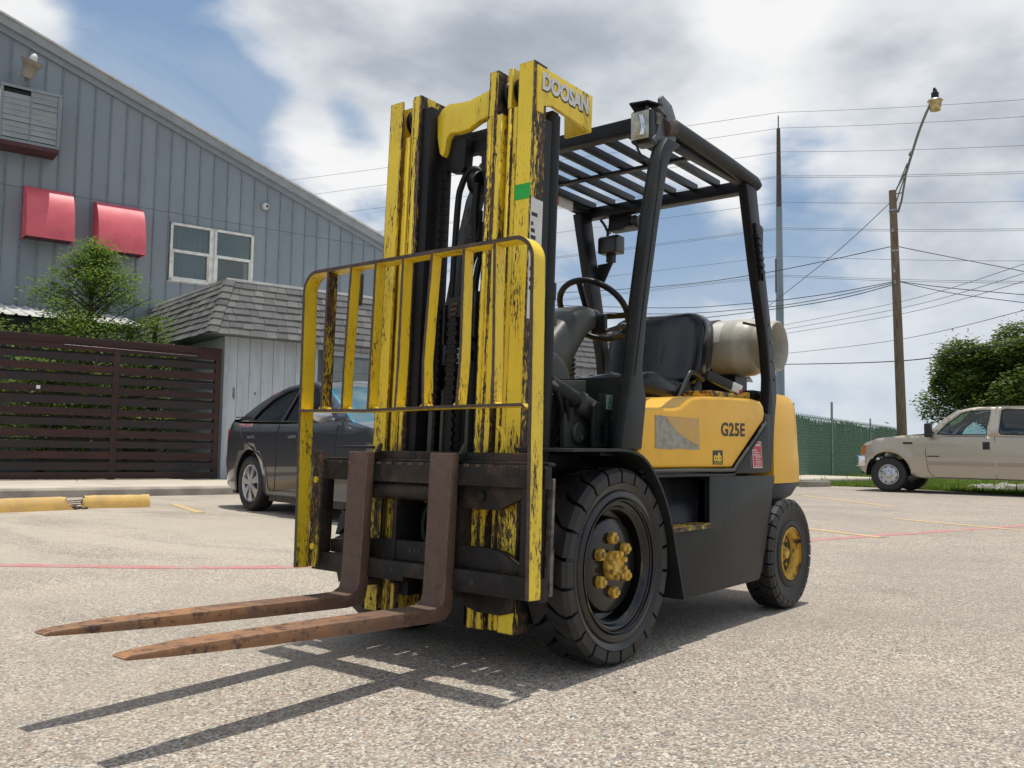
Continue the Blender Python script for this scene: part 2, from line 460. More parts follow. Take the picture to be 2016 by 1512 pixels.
m, nt, bs, out = newmat('fork_steel')
p = gpos(nt)
f = nz(nt, p, 7, 7, 0.68, 0.5)
up = nd(nt, 'ShaderNodeSeparateXYZ'); nt.links.new(p, up.inputs[0])
rustw = step(nt, up.outputs[0], 0.42, 1.3)      # tips are rustier than the shanks
c1 = mixc(nt, step(nt, f, 0.35, 0.65), (0.078, 0.051, 0.044), (0.120, 0.080, 0.064))
c2 = mixc(nt, step(nt, f, 0.3, 0.68), (0.37, 0.185, 0.085), (0.20, 0.115, 0.07))
c2 = mixc(nt, step(nt, nz(nt, p, 24, 6, 0.7), 0.50, 0.64), c2, (0.085, 0.05, 0.038))
c2 = mixc(nt, M_(nt, 'MULTIPLY', step(nt, nz(nt, V_(nt, 'ADD', p, (3.0, 1.0, 2.0)), 11, 6, 0.7), 0.54, 0.66), 0.7), c2, (0.46, 0.22, 0.09))
col = mixc(nt, M_(nt, 'ADD', M_(nt, 'MULTIPLY', rustw, 0.8), 0.12, clamp=True), c1, c2)
spk = step(nt, nz(nt, p, 160, 3, 0.6), 0.64, 0.72)
spk = M_(nt, 'MAXIMUM', spk, M_(nt, 'MULTIPLY', edgemask(nt, 0.008, 0.03, 0.2), step(nt, nz(nt, p, 30, 5, 0.7), 0.40, 0.60)))
scp = step(nt, nz(nt, p, 1.0, 6, 0.7, 0.4, sc3=(5, 60, 60)), 0.60, 0.72)
col = mixc(nt, M_(nt, 'MULTIPLY', scp, 0.55), col, (0.085, 0.06, 0.052))
col = mixc(nt, M_(nt, 'MULTIPLY', spk, 0.6), col, (0.36, 0.29, 0.24))
nt.links.new(col, bs.inputs['Base Color']); bs.inputs['Roughness'].default_value = 0.68; bs.inputs['Specular IOR Level'].default_value = 0.3
bump(nt, bs, nz(nt, p, 90, 6, 0.7), 0.5, 0.004)

m, nt, bs, out = newmat('carriage_steel')
p = gpos(nt)
f = nz(nt, p, 6, 7, 0.7, 0.4)
col = ramp(nt, f, [(0.3, (0.008, 0.008, 0.008)), (0.48, (0.020, 0.017, 0.015)), (0.6, (0.055, 0.036, 0.026)), (0.75, (0.10, 0.058, 0.036))])
nt.links.new(col, bs.inputs['Base Color']); bs.inputs['Roughness'].default_value = 0.62; bs.inputs['Specular IOR Level'].default_value = 0.3
bump(nt, bs, nz(nt, p, 70, 5, 0.7), 0.3, 0.003)

m, nt, bs, out = newmat('bare_brown')
p = gpos(nt)
col = ramp(nt, nz(nt, p, 38, 6, 0.7), [(0.3, (0.035, 0.025, 0.022)), (0.6, (0.10, 0.062, 0.045)), (0.72, (0.17, 0.10, 0.05)), (0.76, (0.62, 0.44, 0.04))])
nt.links.new(col, bs.inputs['Base Color']); bs.inputs['Roughness'].default_value = 0.65
bump(nt, bs, nz(nt, p, 120, 5), 0.3, 0.002)

m, nt, bs, out = newmat('tyre_rubber')
p = gpos(nt)
f = nz(nt, p, 9, 6, 0.65)
col = mixc(nt, step(nt, f, 0.35, 0.7), (0.009, 0.009, 0.010), (0.024, 0.023, 0.022))
col = mixc(nt, M_(nt, 'MULTIPLY', step(nt, nz(nt, p, 30, 6, 0.7), 0.52, 0.75), 0.28), col, (0.08, 0.072, 0.062))
nt.links.new(col, bs.inputs['Base Color']); nt.links.new(mixf(nt, f, 0.38, 0.75), bs.inputs['Roughness'])
bump(nt, bs, nz(nt, p, 130, 5, 0.7), 0.25, 0.002)
plain('rubber_shine', (0.006, 0.006, 0.007), (0.012, 0.011, 0.010), 0.27, bmp=0.05, bscale=50)
plain('rim_black', (0.004, 0.004, 0.005), (0.010, 0.009, 0.008), 0.20, bmp=0.06, bscale=40)
plain('hub_gold', (0.66, 0.41, 0.05), (0.26, 0.16, 0.03), 0.42, scale=40, bmp=0.15, bscale=90)
plain('rim_gold', (0.58, 0.35, 0.04), (0.05, 0.03, 0.015), 0.5, scale=14, lo=0.5, hi=0.62, bmp=0.15)
plain('rim_worn', (0.012, 0.011, 0.009), (0.20, 0.13, 0.03), 0.4, scale=9, lo=0.55, hi=0.68)
plain('recess_dark', (0.010, 0.008, 0.006), (0.20, 0.12, 0.02), 0.5, scale=30, lo=0.60, hi=0.68)  # near-black with patches of dull gold, for the rear wheel disc
plain('tank_label', (0.60, 0.59, 0.54), (0.52, 0.50, 0.44), 0.5)
plain('lamp_grey', (0.12, 0.13, 0.145), (0.09, 0.10, 0.11), 0.45, scale=12)
plain('seat_vinyl', (0.004, 0.005, 0.008), (0.008, 0.009, 0.013), 0.22, scale=12, bmp=0.06, bscale=220, rv=0.06)
plain('plastic_black', (0.012, 0.012, 0.013), (0.022, 0.022, 0.022), 0.35)
plain('tank_paint', (0.47, 0.46, 0.41), (0.36, 0.335, 0.27), 0.42, scale=6, dust=0.25, bmp=0.06)
plain('bracket_steel', (0.20, 0.19, 0.17), (0.10, 0.08, 0.06), 0.5, metal=0.3, scale=30, bmp=0.1)
plain('steel_bright', (0.42, 0.42, 0.41), (0.25, 0.25, 0.25), 0.28, metal=0.9)
plain('chrome', (0.75, 0.75, 0.75), (0.6, 0.6, 0.6), 0.12, metal=1.0, rv=0.04)
plain('lamp_lens', (0.46, 0.46, 0.40), (0.34, 0.31, 0.22), 0.14, metal=0.25, scale=16, rv=0.05)
plain('white_decal', (0.70, 0.71, 0.70), (0.6, 0.6, 0.58), 0.45)
plain('black_decal', (0.012, 0.012, 0.014), None, 0.5)
plain('grey_decal', (0.30, 0.29, 0.25), (0.22, 0.19, 0.12), 0.35, scale=30, bmp=0.3, bscale=70)
plain('decal_ghost', (0.52, 0.32, 0.10), (0.60, 0.34, 0.05), 0.40, scale=12)
plain('red_decal', (0.55, 0.02, 0.035), None, 0.4)
plain('green_tape', (0.01, 0.42, 0.05), (0.01, 0.34, 0.04), 0.5)
plain('green_decal', (0.36, 0.55, 0.40), None, 0.5)
plain('dark_green', (0.02, 0.12, 0.05), None, 0.5)
plain('orange_decal', (0.65, 0.16, 0.03), None, 0.5)
plain('yellow_decal', (0.75, 0.52, 0.03), None, 0.5)
plain('red_lens', (0.40, 0.015, 0.02), None, 0.15, rv=0.03)
plain('orange_lens', (0.60, 0.14, 0.01), None, 0.15, rv=0.03)

# ------------------------------------------------------------------ ground
m, nt, bs, out = newmat('seal_coat')
p = gpos(nt)
warp = V_(nt, 'ADD', p, V_(nt, 'MULTIPLY', nd(nt, 'ShaderNodeTexNoise', {'Scale': 60.0, 'Detail': 2.0, 'Vector': p}).outputs['Color'], (0.012, 0.012, 0.0)))
vo = nd(nt, 'ShaderNodeTexVoronoi', {'Scale': 125.0, 'Vector': warp, 'Randomness': 1.0})
vo.voronoi_dimensions = '2D'
v2 = nd(nt, 'ShaderNodeTexVoronoi', {'Scale': 230.0, 'Vector': warp}); v2.voronoi_dimensions = '2D'
sep = nd(nt, 'ShaderNodeSeparateColor', {'Color': vo.outputs['Color']})
stone = ramp(nt, sep.outputs[0], [(0.0, (0.072, 0.066, 0.066)), (0.12, (0.17, 0.152, 0.145)), (0.32, (0.305, 0.265, 0.228)), (0.62, (0.435, 0.388, 0.325)), (0.86, (0.60, 0.545, 0.455)), (1.0, (0.78, 0.73, 0.64))])
stone = mixc(nt, step(nt, sep.outputs[1], 0.82, 0.9), stone, (0.40, 0.27, 0.18))
sep2 = nd(nt, 'ShaderNodeSeparateColor', {'Color': v2.outputs['Color']})
stone = mixc(nt, 0.22, stone, ramp(nt, sep2.outputs[0], [(0, (0.08, 0.075, 0.07)), (1, (0.68, 0.62, 0.54))]))
gap = step(nt, vo.outputs['Distance'], 0.42, 0.75)
col = mixc(nt, M_(nt, 'MULTIPLY', gap, 0.55), stone, (0.10, 0.095, 0.085))
big = nz(nt, p, 0.55, 6, 0.6, 0.3)
col = mixc(nt, M_(nt, 'MULTIPLY', step(nt, big, 0.42, 0.64), 0.42), col, (0.235, 0.215, 0.19))
med = nz(nt, p, 5.0, 5, 0.65, 0.3)
col = mixc(nt, M_(nt, 'MULTIPLY', step(nt, med, 0.5, 0.72), 0.26), col, (0.19, 0.165, 0.14))
pale = nz(nt, V_(nt, 'ADD', p, (11.0, 4.0, 0)), 0.9, 6, 0.65, 1.0)
col = mixc(nt, M_(nt, 'MULTIPLY', step(nt, pale, 0.54, 0.72), 0.35), col, (0.52, 0.44, 0.35))
# sandy worn parts in front of the building and streaky tyre tracks
sp = nd(nt, 'ShaderNodeSeparateXYZ'); nt.links.new(p, sp.inputs[0])
far = V_(nt, 'LENGTH', V_(nt, 'SUBTRACT', p, (-2.0, -6.5, 0.0)))
sand = M_(nt, 'MULTIPLY', step(nt, far, 9.0, 2.0), step(nt, nz(nt, p, 1.0, 6, 0.6, 0.6, sc3=(1.4, 0.5, 1)), 0.30, 0.58))
col = mixc(nt, M_(nt, 'MULTIPLY', sand, 0.50), col, (0.54, 0.475, 0.39))
stain = step(nt, nz(nt, V_(nt, 'ADD', p, (3.3, 1.7, 0)), 1.1, 6, 0.65, 0.8), 0.66, 0.74)
col = mixc(nt, M_(nt, 'MULTIPLY', stain, 0.35), col, (0.15, 0.13, 0.11))
vs_ = nd(nt, 'ShaderNodeTexVoronoi', {'Scale': 0.8, 'Vector': V_(nt, 'ADD', p, V_(nt, 'MULTIPLY', nd(nt, 'ShaderNodeTexNoise', {'Scale': 7.0, 'Detail': 5.0, 'Vector': p}).outputs['Color'], (0.16, 0.16, 0.0)))}); vs_.voronoi_dimensions = '2D'
sc_ = nd(nt, 'ShaderNodeSeparateColor', {'Color': vs_.outputs['Color']})
oil = M_(nt, 'MULTIPLY', step(nt, M_(nt, 'DIVIDE', vs_.outputs['Distance'], M_(nt, 'ADD', sc_.outputs[1], 0.35)), 0.13, 0.05), step(nt, sc_.outputs[0], 0.50, 0.62))
col = mixc(nt, M_(nt, 'MULTIPLY', oil, 0.16), col, (0.10, 0.088, 0.075))
nt.links.new(col, bs.inputs['Base Color'])
bs.inputs['Roughness'].default_value = 0.85
bs.inputs['Specular IOR Level'].default_value = 0.25
hgt = M_(nt, 'ADD', M_(nt, 'SUBTRACT', 1.0, vo.outputs['Distance']), M_(nt, 'MULTIPLY', sep.outputs[2], 0.5))
bump(nt, bs, hgt, 0.55, 0.005)

def marking(name, c, thr):
    m, nt, bs, out = newmat(name)
    p = gpos(nt)
    vo = nd(nt, 'ShaderNodeTexVoronoi', {'Scale': 105.0, 'Vector': p}); vo.voronoi_dimensions = '2D'
    f = M_(nt, 'ADD', nz(nt, p, 3.0, 7, 0.7), M_(nt, 'MULTIPLY', vo.outputs['Distance'], 0.18))
    col = mixc(nt, step(nt, f, thr, thr + 0.12), c, (0.34, 0.31, 0.27))
    sep = nd(nt, 'ShaderNodeSeparateColor', {'Color': vo.outputs['Color']})
    col = mixc(nt, M_(nt, 'MULTIPLY', step(nt, sep.outputs[0], 0.4, 0.9), 0.55), col, (0.38, 0.35, 0.31))
    nt.links.new(col, bs.inputs['Base Color']); bs.inputs['Roughness'].default_value = 0.85
marking('red_marking', (0.46, 0.17, 0.165), 0.60)
marking('yellow_marking', (0.60, 0.40, 0.17), 0.60)

def grid_sheet(mb, x0, x1, y0, y1, z, st):
    nx = max(1, int((x1 - x0) / st)); ny = max(1, int((y1 - y0) / st))
    mb.grid(lambda u, v: (x0 + (x1 - x0) * u, y0 + (y1 - y0) * v, z), nx, ny)
def smooth01(t): t = max(0.0, min(1.0, t)); return t * t * (3 - 2 * t)
def gz(x, y): return -0.024 * smooth01((x - 0.35) / 1.3) * smooth01((y + 3.2) / 1.8)
xs_ = [-420, -80, -20, -8] + [0.3 * i for i in range(0, 24)] + [20, 80, 420]
ys_ = [-420, -80, -20, -8] + [-4 + 0.3 * i for i in range(0, 34)] + [20, 80, 420]
g = MB(); g.add([(x, y, gz(x, y)) for x in xs_ for y in ys_], [(i * len(ys_) + j, (i + 1) * len(ys_) + j, (i + 1) * len(ys_) + j + 1, i * len(ys_) + j + 1) for i in range(len(xs_) - 1) for j in range(len(ys_) - 1)])
struct('parking_lot', g, 'seal_coat', smooth=True)
# the lines painted on the lot
def ribbon(name, pts, w, mat, z=0.004):
    mb = MB(); pts = [Vector((x, y)) for x, y in pts]
    vs = []; fs = []
    for i, p in enumerate(pts):
        t = (pts[min(i + 1, len(pts) - 1)] - pts[max(i - 1, 0)]).normalized(); n = Vector((-t.y, t.x))
        a, b = p + n * (w / 2), p - n * (w / 2)
        vs += [(a.x, a.y, -0.004), (a.x, a.y, z), (b.x, b.y, z), (b.x, b.y, -0.004)]
    for i in range(len(pts) - 1):
        for k in range(3): fs.append((4 * i + k, 4 * i + k + 1, 4 * i + k + 5, 4 * i + k + 4))
    mb.add(vs, fs); return struct(name, mb, mat)
redp = spline([(1.6, -5.2, 0), (0.339, -3.70, 0), (-0.934, -2.344, 0), (-3.2, -1.25, 0), (-5.61, -0.572, 0), (-8.8, 0.377, 0), (-14, 1.8, 0)], 8)
ribbon('red_lane_line', [(q.x, q.y) for q in redp], 0.13, 'red_marking', 0.0025)
for a, b in (((-3.707, -8.481), (-3.068, -6.847)), ((-13.9, -4.1), (-11.4, -1.7)), ((-8.75, -1.0), (-8.0, 0.6)), ((-6.5, -1.3), (-6.0, -0.3))):
    ribbon('yellow_bay_line', [a, b], 0.10, 'yellow_marking', 0.0045)
# ================================================================== FORKLIFT
FL = thing('forklift', 'yellow and charcoal gas forklift with chipped mast and rusty forks lowered', 'forklift')
TL = 0.0379
def T(x, y, z): return (x - TL * z, y, z + TL * (x - 0.2))
def mm(): return MB(T)
def P(name, mb, mat, parent=None, **k): return obj(name, mb, mat, FL if parent is None else parent, **k)

# ---- mast (rails)
def rail_poly(y0, y1, xf, xb, web, tf=0.016):
    """C channel open towards the middle, web on the outside; returns xy outline for +y side"""
    return [(xf, y0), (xf, y1), (xb, y1), (xb, y0), (xb + tf, y0), (xb + tf, y1 - web), (xf - tf, y1 - web), (xf - tf, y0)]
for s in (1, -1):
    def sy(poly): return [(x, s * y) for x, y in poly]
    m_ = mm()
    m_.prism(sy(rail_poly(0.303, 0.374, 0.362, 0.283, 0.018, 0.012)), 0.125, 2.172, 'z')
    outer = P('outer_mast_rail', m_, 'mast_yellow', bevel=0.0015, seg=1)
    m_ = mm()
    m_.prism(sy(rail_poly(0.246, 0.293, 0.347, 0.20, 0.018)), 0.127, 2.02, 'z')
    m_.prism(sy([(0.347, 0.241), (0.347, 0.262), (0.20, 0.262), (0.20, 0.241)]), 2.02, 2.175, 'z')
    m_.prism(sy([(0.3465, 0.258), (0.355, 0.260), (0.355, 0.270), (0.3465, 0.272)]), 0.127, 2.015, 'z')
    mid = P('middle_mast_rail', m_, 'mast_yellow', bevel=0.0015, seg=1)
    m_ = mm()
    i0, i1 = (0.162, 0.230) if s > 0 else (0.198, 0.240)
    m_.prism(sy(rail_poly(i0, i1, 0.362, 0.215, 0.014)), 0.125, 2.00, 'z')
    m_.prism(sy([(0.362, i0), (0.362, i0 + 0.043), (0.215, i0 + 0.043), (0.215, i0)]), 2.00, 2.175, 'z')
    m_.prism(sy([(0.3615, i0), (0.368, i0), (0.368, i0 + 0.018), (0.3615, i0 + 0.022)]), 0.125, 1.99, 'z')
    inner = P('inner_mast_rail', m_, 'mast_yellow', bevel=0.0015, seg=1)
    for pr, yy in ((mid, 0.281), (inner, 0.222)):
        w = mm(); w.lathe([(0.012, -0.014), (0.052, -0.013), (0.056, -0.008), (0.046, -0.004), (0.046, 0.004), (0.056, 0.008), (0.052, 0.013), (0.012, 0.014)], (0.295, s * yy, 2.09), 'y', 28)
        obj('guide_roller', w, 'steel_bright' if False else 'frame_black', pr, smooth=True)
    # greasy inner web of the inner rail
    m_ = mm()
    m_.box(0.215, 0.350, *((0.150, 0.161) if s > 0 else (-0.197, -0.150)), 0.2, 2.12)
    P('rail_web', m_, 'grease_black', bevel=0.003, label='greasy black inner face of the mast rail')
    # lift cylinder behind the rail
    c = mm(); c.tube([(0.19, s * 0.335, 0.16), (0.19, s * 0.335, 1.35)], 0.034, 16); c.tube([(0.19, s * 0.335, 1.35), (0.19, s * 0.335, 2.02)], 0.030, 14); c.tube([(0.19, s * 0.335, 1.32), (0.19, s * 0.335, 1.38)], 0.037, 16)
    P('lift_cylinder', c, 'charcoal', smooth=True)
    # side plates
    m_ = mm(); m_.box(0.235, 0.281, *sorted((0.345 * s, 0.366 * s)), 0.15, 1.98)
    P('hose_guide', m_, 'charcoal')
    # roller stack plates low on the rail
    m_ = mm(); m_.box(0.19, 0.35, *(sorted((s * 0.385, s * 0.375))), 0.2, 0.5)
    P('mast_mount_plate', m_, 'charcoal', bevel=0.003)

# name plate box on the visible side, and its twin on the far side
for s in (1, -1):
    m_ = MB()
    yo = 0.378 * s; yi = 0.362 * s
    m_.prism([(0.268, 2.165), (-0.095, 2.158), (-0.088, 2.008), (0.170, 2.035), (0.225, 2.02), (0.225, 1.99), (0.268, 1.99)], min(yo, yi), max(yo, yi), 'y')
    m_.box(-0.095, -0.08, min(s * 0.25, s * 0.36), max(s * 0.25, s * 0.36), 2.012, 2.155)
    P('mast_tie_plate', m_, 'guard_yellow' if s > 0 else 'charcoal', bevel=0.004)
mtx = frame((0.243, 0.3795, 2.083), (-1, 0, -0.022), (0.0, 0, 1))
text('lettering_outline', 'DOOSAN', 0.086, mtx @ Matrix.Translation((0.003, -0.003, 0)), 'black_decal', FL, bold=0.0058, shear=0.10, xs=0.82, sp=1.0, label='black outline of the white DOOSAN lettering')  # printed black outline, slightly offset behind the white letters
text('lettering', 'DOOSAN', 0.086, mtx @ Matrix.Translation((0, 0, 0.0016)), 'white_decal', FL, bold=0.0042, shear=0.10, xs=0.82, sp=1.0, label='bold white DOOSAN lettering')
# green tape and white label on outer rail
def onrail(name, y0, y1, z0, z1, mat, xf=0.3635, **k):
    m_ = mm(); m_.box(0.3622, xf, y0, y1, z0, z1); return P(name, m_, mat, **k)
onrail('green_tape', 0.303, 0.3745, 1.655, 1.712, 'green_tape')
m_ = mm(); m_.box(0.285, 0.355, 0.3742, 0.3757, 1.22, 1.66); P('capacity_label', m_, 'white_decal', label='long white paper label on the side of the mast')
for i, zz in enumerate((1.60, 1.565, 1.54, 1.515, 1.49, 1.46, 1.40, 1.36, 1.33)):
    m_ = mm(); w = (0.035, 0.012, 0.022, 0.028, 0.02, 0.016, 0.008, 0.014, 0.02)[i]
    m_.box(0.35 - w, 0.35, 0.3758, 0.3763, zz - 0.006, zz + 0.008); P('label_print', m_, 'black_decal')

# cross beam between the inner rails, with its drooping left foot
cb = [(-0.150, 2.085), (-0.125, 2.115), (-0.09, 2.128), (-0.03, 2.120), (0.02, 2.117), (0.12, 2.135), (0.150, 2.145), (0.150, 2.035), (0.07, 2.020), (0.02, 2.000), (-0.04, 1.998), (-0.075, 2.005), (-0.09, 1.985), (-0.100, 1.93), (-0.112, 1.915), (-0.128, 1.93), (-0.145, 2.0)]
m_ = mm(); m_.prism(cb, 0.285, 0.315, 'x'); P('mast_cross_beam', m_, 'guard_yellow', bevel=0.005)
for q in ((0.20, 0.23, -0.135, 0.135, 0.30, 0.36), (0.16, 0.20, -0.32, 0.32, 0.22, 0.34), (0.16, 0.20, -0.32, 0.32, 1.0, 1.10), (0.13, 0.17, -0.32, 0.32, 1.97, 2.06)):
    m_ = mm(); m_.box(*q); P('mast_cross_member', m_, 'charcoal', bevel=0.004)
# black guide block, sheave and hoses in the middle
m_ = mm()
m_.prism([(-0.085, 1.99), (-0.01, 1.99), (-0.015, 1.86), (-0.03, 1.845), (-0.10, 1.86), (-0.115, 1.90)], 0.24, 0.29, 'x')
m_.box(0.20, 0.25, -0.01, 0.14, 1.93, 1.99)
P('hose_bracket', m_, 'grease_black', bevel=0.004)
m_ = mm(); m_.lathe([(0.01, -0.02), (0.044, -0.02), (0.047, -0.014), (0.036, -0.008), (0.036, 0.008), (0.047, 0.014), (0.044, 0.02), (0.01, 0.02)], (0.26, 0.035, 1.795), 'y', 26)
P('hose_sheave', m_, 'grease_black', smooth=True)
def hose(pts, r, mat='grease_black', **k):
    m_ = mm(); m_.tube(spline(pts, 6), r, 8); return P('hose', m_, mat, smooth=True, **k)
hose([(0.27, -0.062, 0.9), (0.27, -0.066, 1.3), (0.27, -0.058, 1.7), (0.27, -0.04, 1.80), (0.265, 0.0, 1.855), (0.25, 0.05, 1.84), (0.25, 0.075, 1.78)], 0.013)
hose([(0.24, -0.02, 1.1), (0.24, -0.015, 1.42), (0.24, 0.03, 1.55), (0.24, 0.075, 1.66), (0.24, 0.10, 1.86)], 0.014)
hose([(0.23, 0.01, 1.1), (0.23, 0.02, 1.42), (0.23, 0.06, 1.56), (0.23, 0.095, 1.70), (0.23, 0.12, 1.90)], 0.013)
hose([(0.22, 0.045, 1.1), (0.22, 0.055, 1.45), (0.22, 0.09, 1.6), (0.22, 0.12, 1.75), (0.22, 0.13, 1.92)], 0.013)
hose([(0.30, 0.07, 1.78), (0.29, 0.055, 1.68), (0.28, 0.05, 1.60), (0.27, 0.05, 1.50)], 0.016)
m_ = mm(); m_.box(0.24, 0.285, -0.005, 0.055, 1.585, 1.625); m_.box(0.24, 0.28, 0.0, 0.03, 1.66, 1.70); m_.tube([(0.27, 0.055, 1.56), (0.27, 0.055, 1.68)], 0.017, 10)
P('hose_clamp', m_, 'charcoal', bevel=0.003)
# chains made of alternating links
def chain(y, x, z0, z1, w):
    links = mm(); z = z0; i = 0
    while z < z1:
        ww = w if i % 2 == 0 else w * 0.72
        links.box(x - 0.009, x + 0.009, y - ww / 2, y + ww / 2, z, z + 0.016)
        z += 0.0175; i += 1
    return P('lift_chain', links, 'grease_black')
chain(-0.122, 0.28, 0.60, 1.98, 0.034)
chain(0.118, 0.26, 0.60, 1.98, 0.034)
# free-lift cylinder with crosshead and chain
m_ = mm(); m_.tube([(0.19, -0.01, 0.15), (0.19, -0.01, 1.18)], 0.048, 20); m_.tube([(0.19, -0.01, 1.14), (0.19, -0.01, 1.20)], 0.056, 20)
P('free_lift_cylinder', m_, 'charcoal', smooth=True)
m_ = mm()
m_.box(0.15, 0.30, -0.085, -0.072, 1.16, 1.32); m_.box(0.15, 0.30, 0.072, 0.085, 1.18, 1.36); m_.box(0.18, 0.26, -0.08, 0.08, 1.29, 1.33); m_.box(0.26, 0.31, -0.05, 0.03, 1.26, 1.34)
P('crosshead', m_, 'charcoal', bevel=0.005)
for yy in (-0.055, 0.055):
    m_ = mm(); m_.lathe([(0.01, -0.017), (0.062, -0.017), (0.066, -0.012), (0.054, -0.007), (0.054, 0.007), (0.066, 0.012), (0.062, 0.017), (0.01, 0.017)], (0.235, yy, 1.235), 'y', 28)
    P('chain_sheave', m_, 'grease_black', smooth=True)
for i, zz in enumerate((1.27, 1.29, 1.31)):
    m_ = mm(); m_.tube([(0.312, -0.03 + i * 0.004, zz), (0.312, 0.0 + i * 0.004, zz + 0.004)], 0.006, 8); P('chain_anchor', m_, 'bare_brown', smooth=True)
chain(-0.012, 0.312, 0.42, 1.26, 0.05)
m_ = mm()
m_.box(0.315, 0.33, -0.105, -0.085, 0.55, 0.9); m_.box(0.315, 0.33, -0.04, -0.03, 0.62, 0.9); m_.box(0.315, 0.33, 0.085, 0.10, 0.62, 0.92)
P('chain_guard_strip', m_, 'olive_grey')

# ---- carriage
def hexbolt(mb, o, r, h, ax='x', n=6):
    mb.lathe([(0.0001, 0), (r, 0), (r, h * 0.8), (r * 0.85, h), (0.0001, h)], o, ax, n)
m_ = mm()
m_.box(0.425, 0.462, -0.575, 0.56, 0.625, 0.700)
m_.box(0.405, 0.445, -0.575, 0.56, 0.700, 0.712)
carr = P('carriage', m_, 'carriage_steel', bevel=0.004, label='upper fork bar of the greasy black carriage')
m_ = mm(); m_.box(0.395, 0.43, -0.26, 0.50, 0.702, 0.742); obj('ledge', m_, 'carriage_steel', carr, bevel=0.003)
# lower bar with the centre notch
m_ = mm(); m_.prism([(-0.575, 0.268), (-0.06, 0.268), (-0.06, 0.285), (0.05, 0.285), (0.05, 0.262), (0.56, 0.262), (0.56, 0.338), (-0.575, 0.338)], 0.425, 0.468, 'x')
low = obj('lower_bar', m_, 'carriage_steel', carr, bevel=0.004)
for s in (1, -1):
    m_ = mm(); y0, y1 = (0.465, 0.515) if s > 0 else (-0.57, -0.515)
    m_.box(0.425, 0.462, y0, y1, 0.338, 0.625); obj('upright', m_, 'carriage_steel', carr, bevel=0.004)
    m_ = mm(); m_.box(0.33, 0.43, s * 0.16 - 0.011, s * 0.16 + 0.011, 0.25, 0.71); obj('side_plate', m_, 'carriage_steel', carr, bevel=0.004)
# tie bars behind: upper tube, lower sloped plate
m_ = mm(); m_.tube([(0.42, -0.40, 0.595), (0.42, 0.11, 0.595)], 0.034, 20); obj('side_shift_tube', m_, 'carriage_steel', carr, smooth=True)
m_ = mm(); m_.prism([(0.06, 0.545), (0.06, 0.625), (0.465, 0.625), (0.465, 0.60), (0.37, 0.56), (0.34, 0.545)], 0.40, 0.424, 'x'); obj('shift_plate', m_, 'carriage_steel', carr, bevel=0.003)
m_ = mm(); m_.prism([(-0.52, 0.338), (0.46, 0.338), (0.46, 0.355), (0.36, 0.405), (0.30, 0.415), (-0.25, 0.41), (-0.52, 0.39)], 0.385, 0.424, 'x'); obj('lower_plate', m_, 'carriage_steel', carr, bevel=0.004)
for xx, y, z, r_ in ((0.424, -0.075, 0.378, 0.0085), (0.424, -0.052, 0.378, 0.0085), (0.424, -0.029, 0.378, 0.0085), (0.468, 0.27, 0.300, 0.013), (0.468, -0.12, 0.305, 0.009)):
    m_ = mm(); m_.cyl((xx, y, z), r_, 0, 0.0015, 'x', 12); obj('bolt_hole', m_, 'black_decal', carr)
m_ = mm()
hexbolt(m_, (0.424, 0.26, 0.59), 0.020, 0.012, n=16)
obj('pivot_bolt', m_, 'carriage_steel', carr, smooth=True)
m_ = mm()
for y in [-0.55 + 0.055 * i for i in range(21)]:
    m_.box(0.4625, 0.466, y - 0.012, y + 0.012, 0.690, 0.7005)
obj('latch_notch', m_, 'bare_brown', carr)
# oval eye plate in the centre and hose behind it
m_ = mm()
m_.tube([(0.36, -0.02 + 0.055 * math.cos(a), 0.47 + 0.085 * math.sin(a)) for a in [2 * math.pi * i / 24 for i in range(25)]], 0.010, 8)
m_.tube([(0.35, -0.02, 0.40), (0.35, -0.02, 0.54)], 0.022, 12)
obj('hose_loop', m_, 'grease_black', carr, smooth=True)
m_ = mm()
m_.prism([(0.15, 0.262), (0.30, 0.262), (0.375, 0.268), (0.375, 0.20), (0.32, 0.185), (0.22, 0.185), (0.15, 0.20)], 0.365, 0.372, 'x')
m_.cyl((0.372, 0.215, 0.225), 0.019, 0, 0.002, 'x', 20); m_.cyl((0.372, 0.305, 0.225), 0.022, 0, 0.002, 'x', 20)
P('roller_plate', m_, 'carriage_steel', bevel=0.002)
m_ = mm(); m_.box(0.19, 0.33, -0.10, 0.12, 0.12, 0.27); P('mast_foot_block', m_, 'frame_black', bevel=0.004)

# ---- forks
def fork(y, w):
    h = w / 2
    prof = [(0.462, 0.735), (0.500, 0.735), (0.503, 0.40), (0.506, 0.245), (0.515, 0.222), (0.545, 0.208), (0.62, 0.205), (1.0, 0.202), (1.45, 0.194), (1.62, 0.184), (1.640, 0.178), (1.632, 0.171), (1.5, 0.168), (1.2, 0.163), (0.9, 0.160), (0.56, 0.160), (0.495, 0.166), (0.468, 0.190), (0.462, 0.23)]
    m_ = mm(); n = len(prof)
    def hw(x, z):
        if x > 1.35: return h * (1 - 0.42 * ((x - 1.35) / 0.29) ** 1.3)
        return h
    vs = [(x, y - hw(x, z), z) for x, z in prof] + [(x, y + hw(x, z), z) for x, z in prof]
    fs = [(i, i + n, (i + 1) % n + n, (i + 1) % n) for i in range(n)]
    # side faces as strips
    top = list(range(0, 11)); bot = list(range(n - 1, 10, -1))
    for o in (0, n):
        strip = [(18, 0, 1, 2), (17, 18, 2, 3), (16, 17, 3, 4), (16, 4, 5), (15, 16, 5, 6), (14, 15, 6, 7), (13, 14, 7, 8), (12, 13, 8, 9), (11, 12, 9, 10)]
        for f in strip: fs.append(tuple(i + o for i in f))
    m_.add(vs, fs)
    return P('fork', m_, 'fork_steel', bevel=0.003)
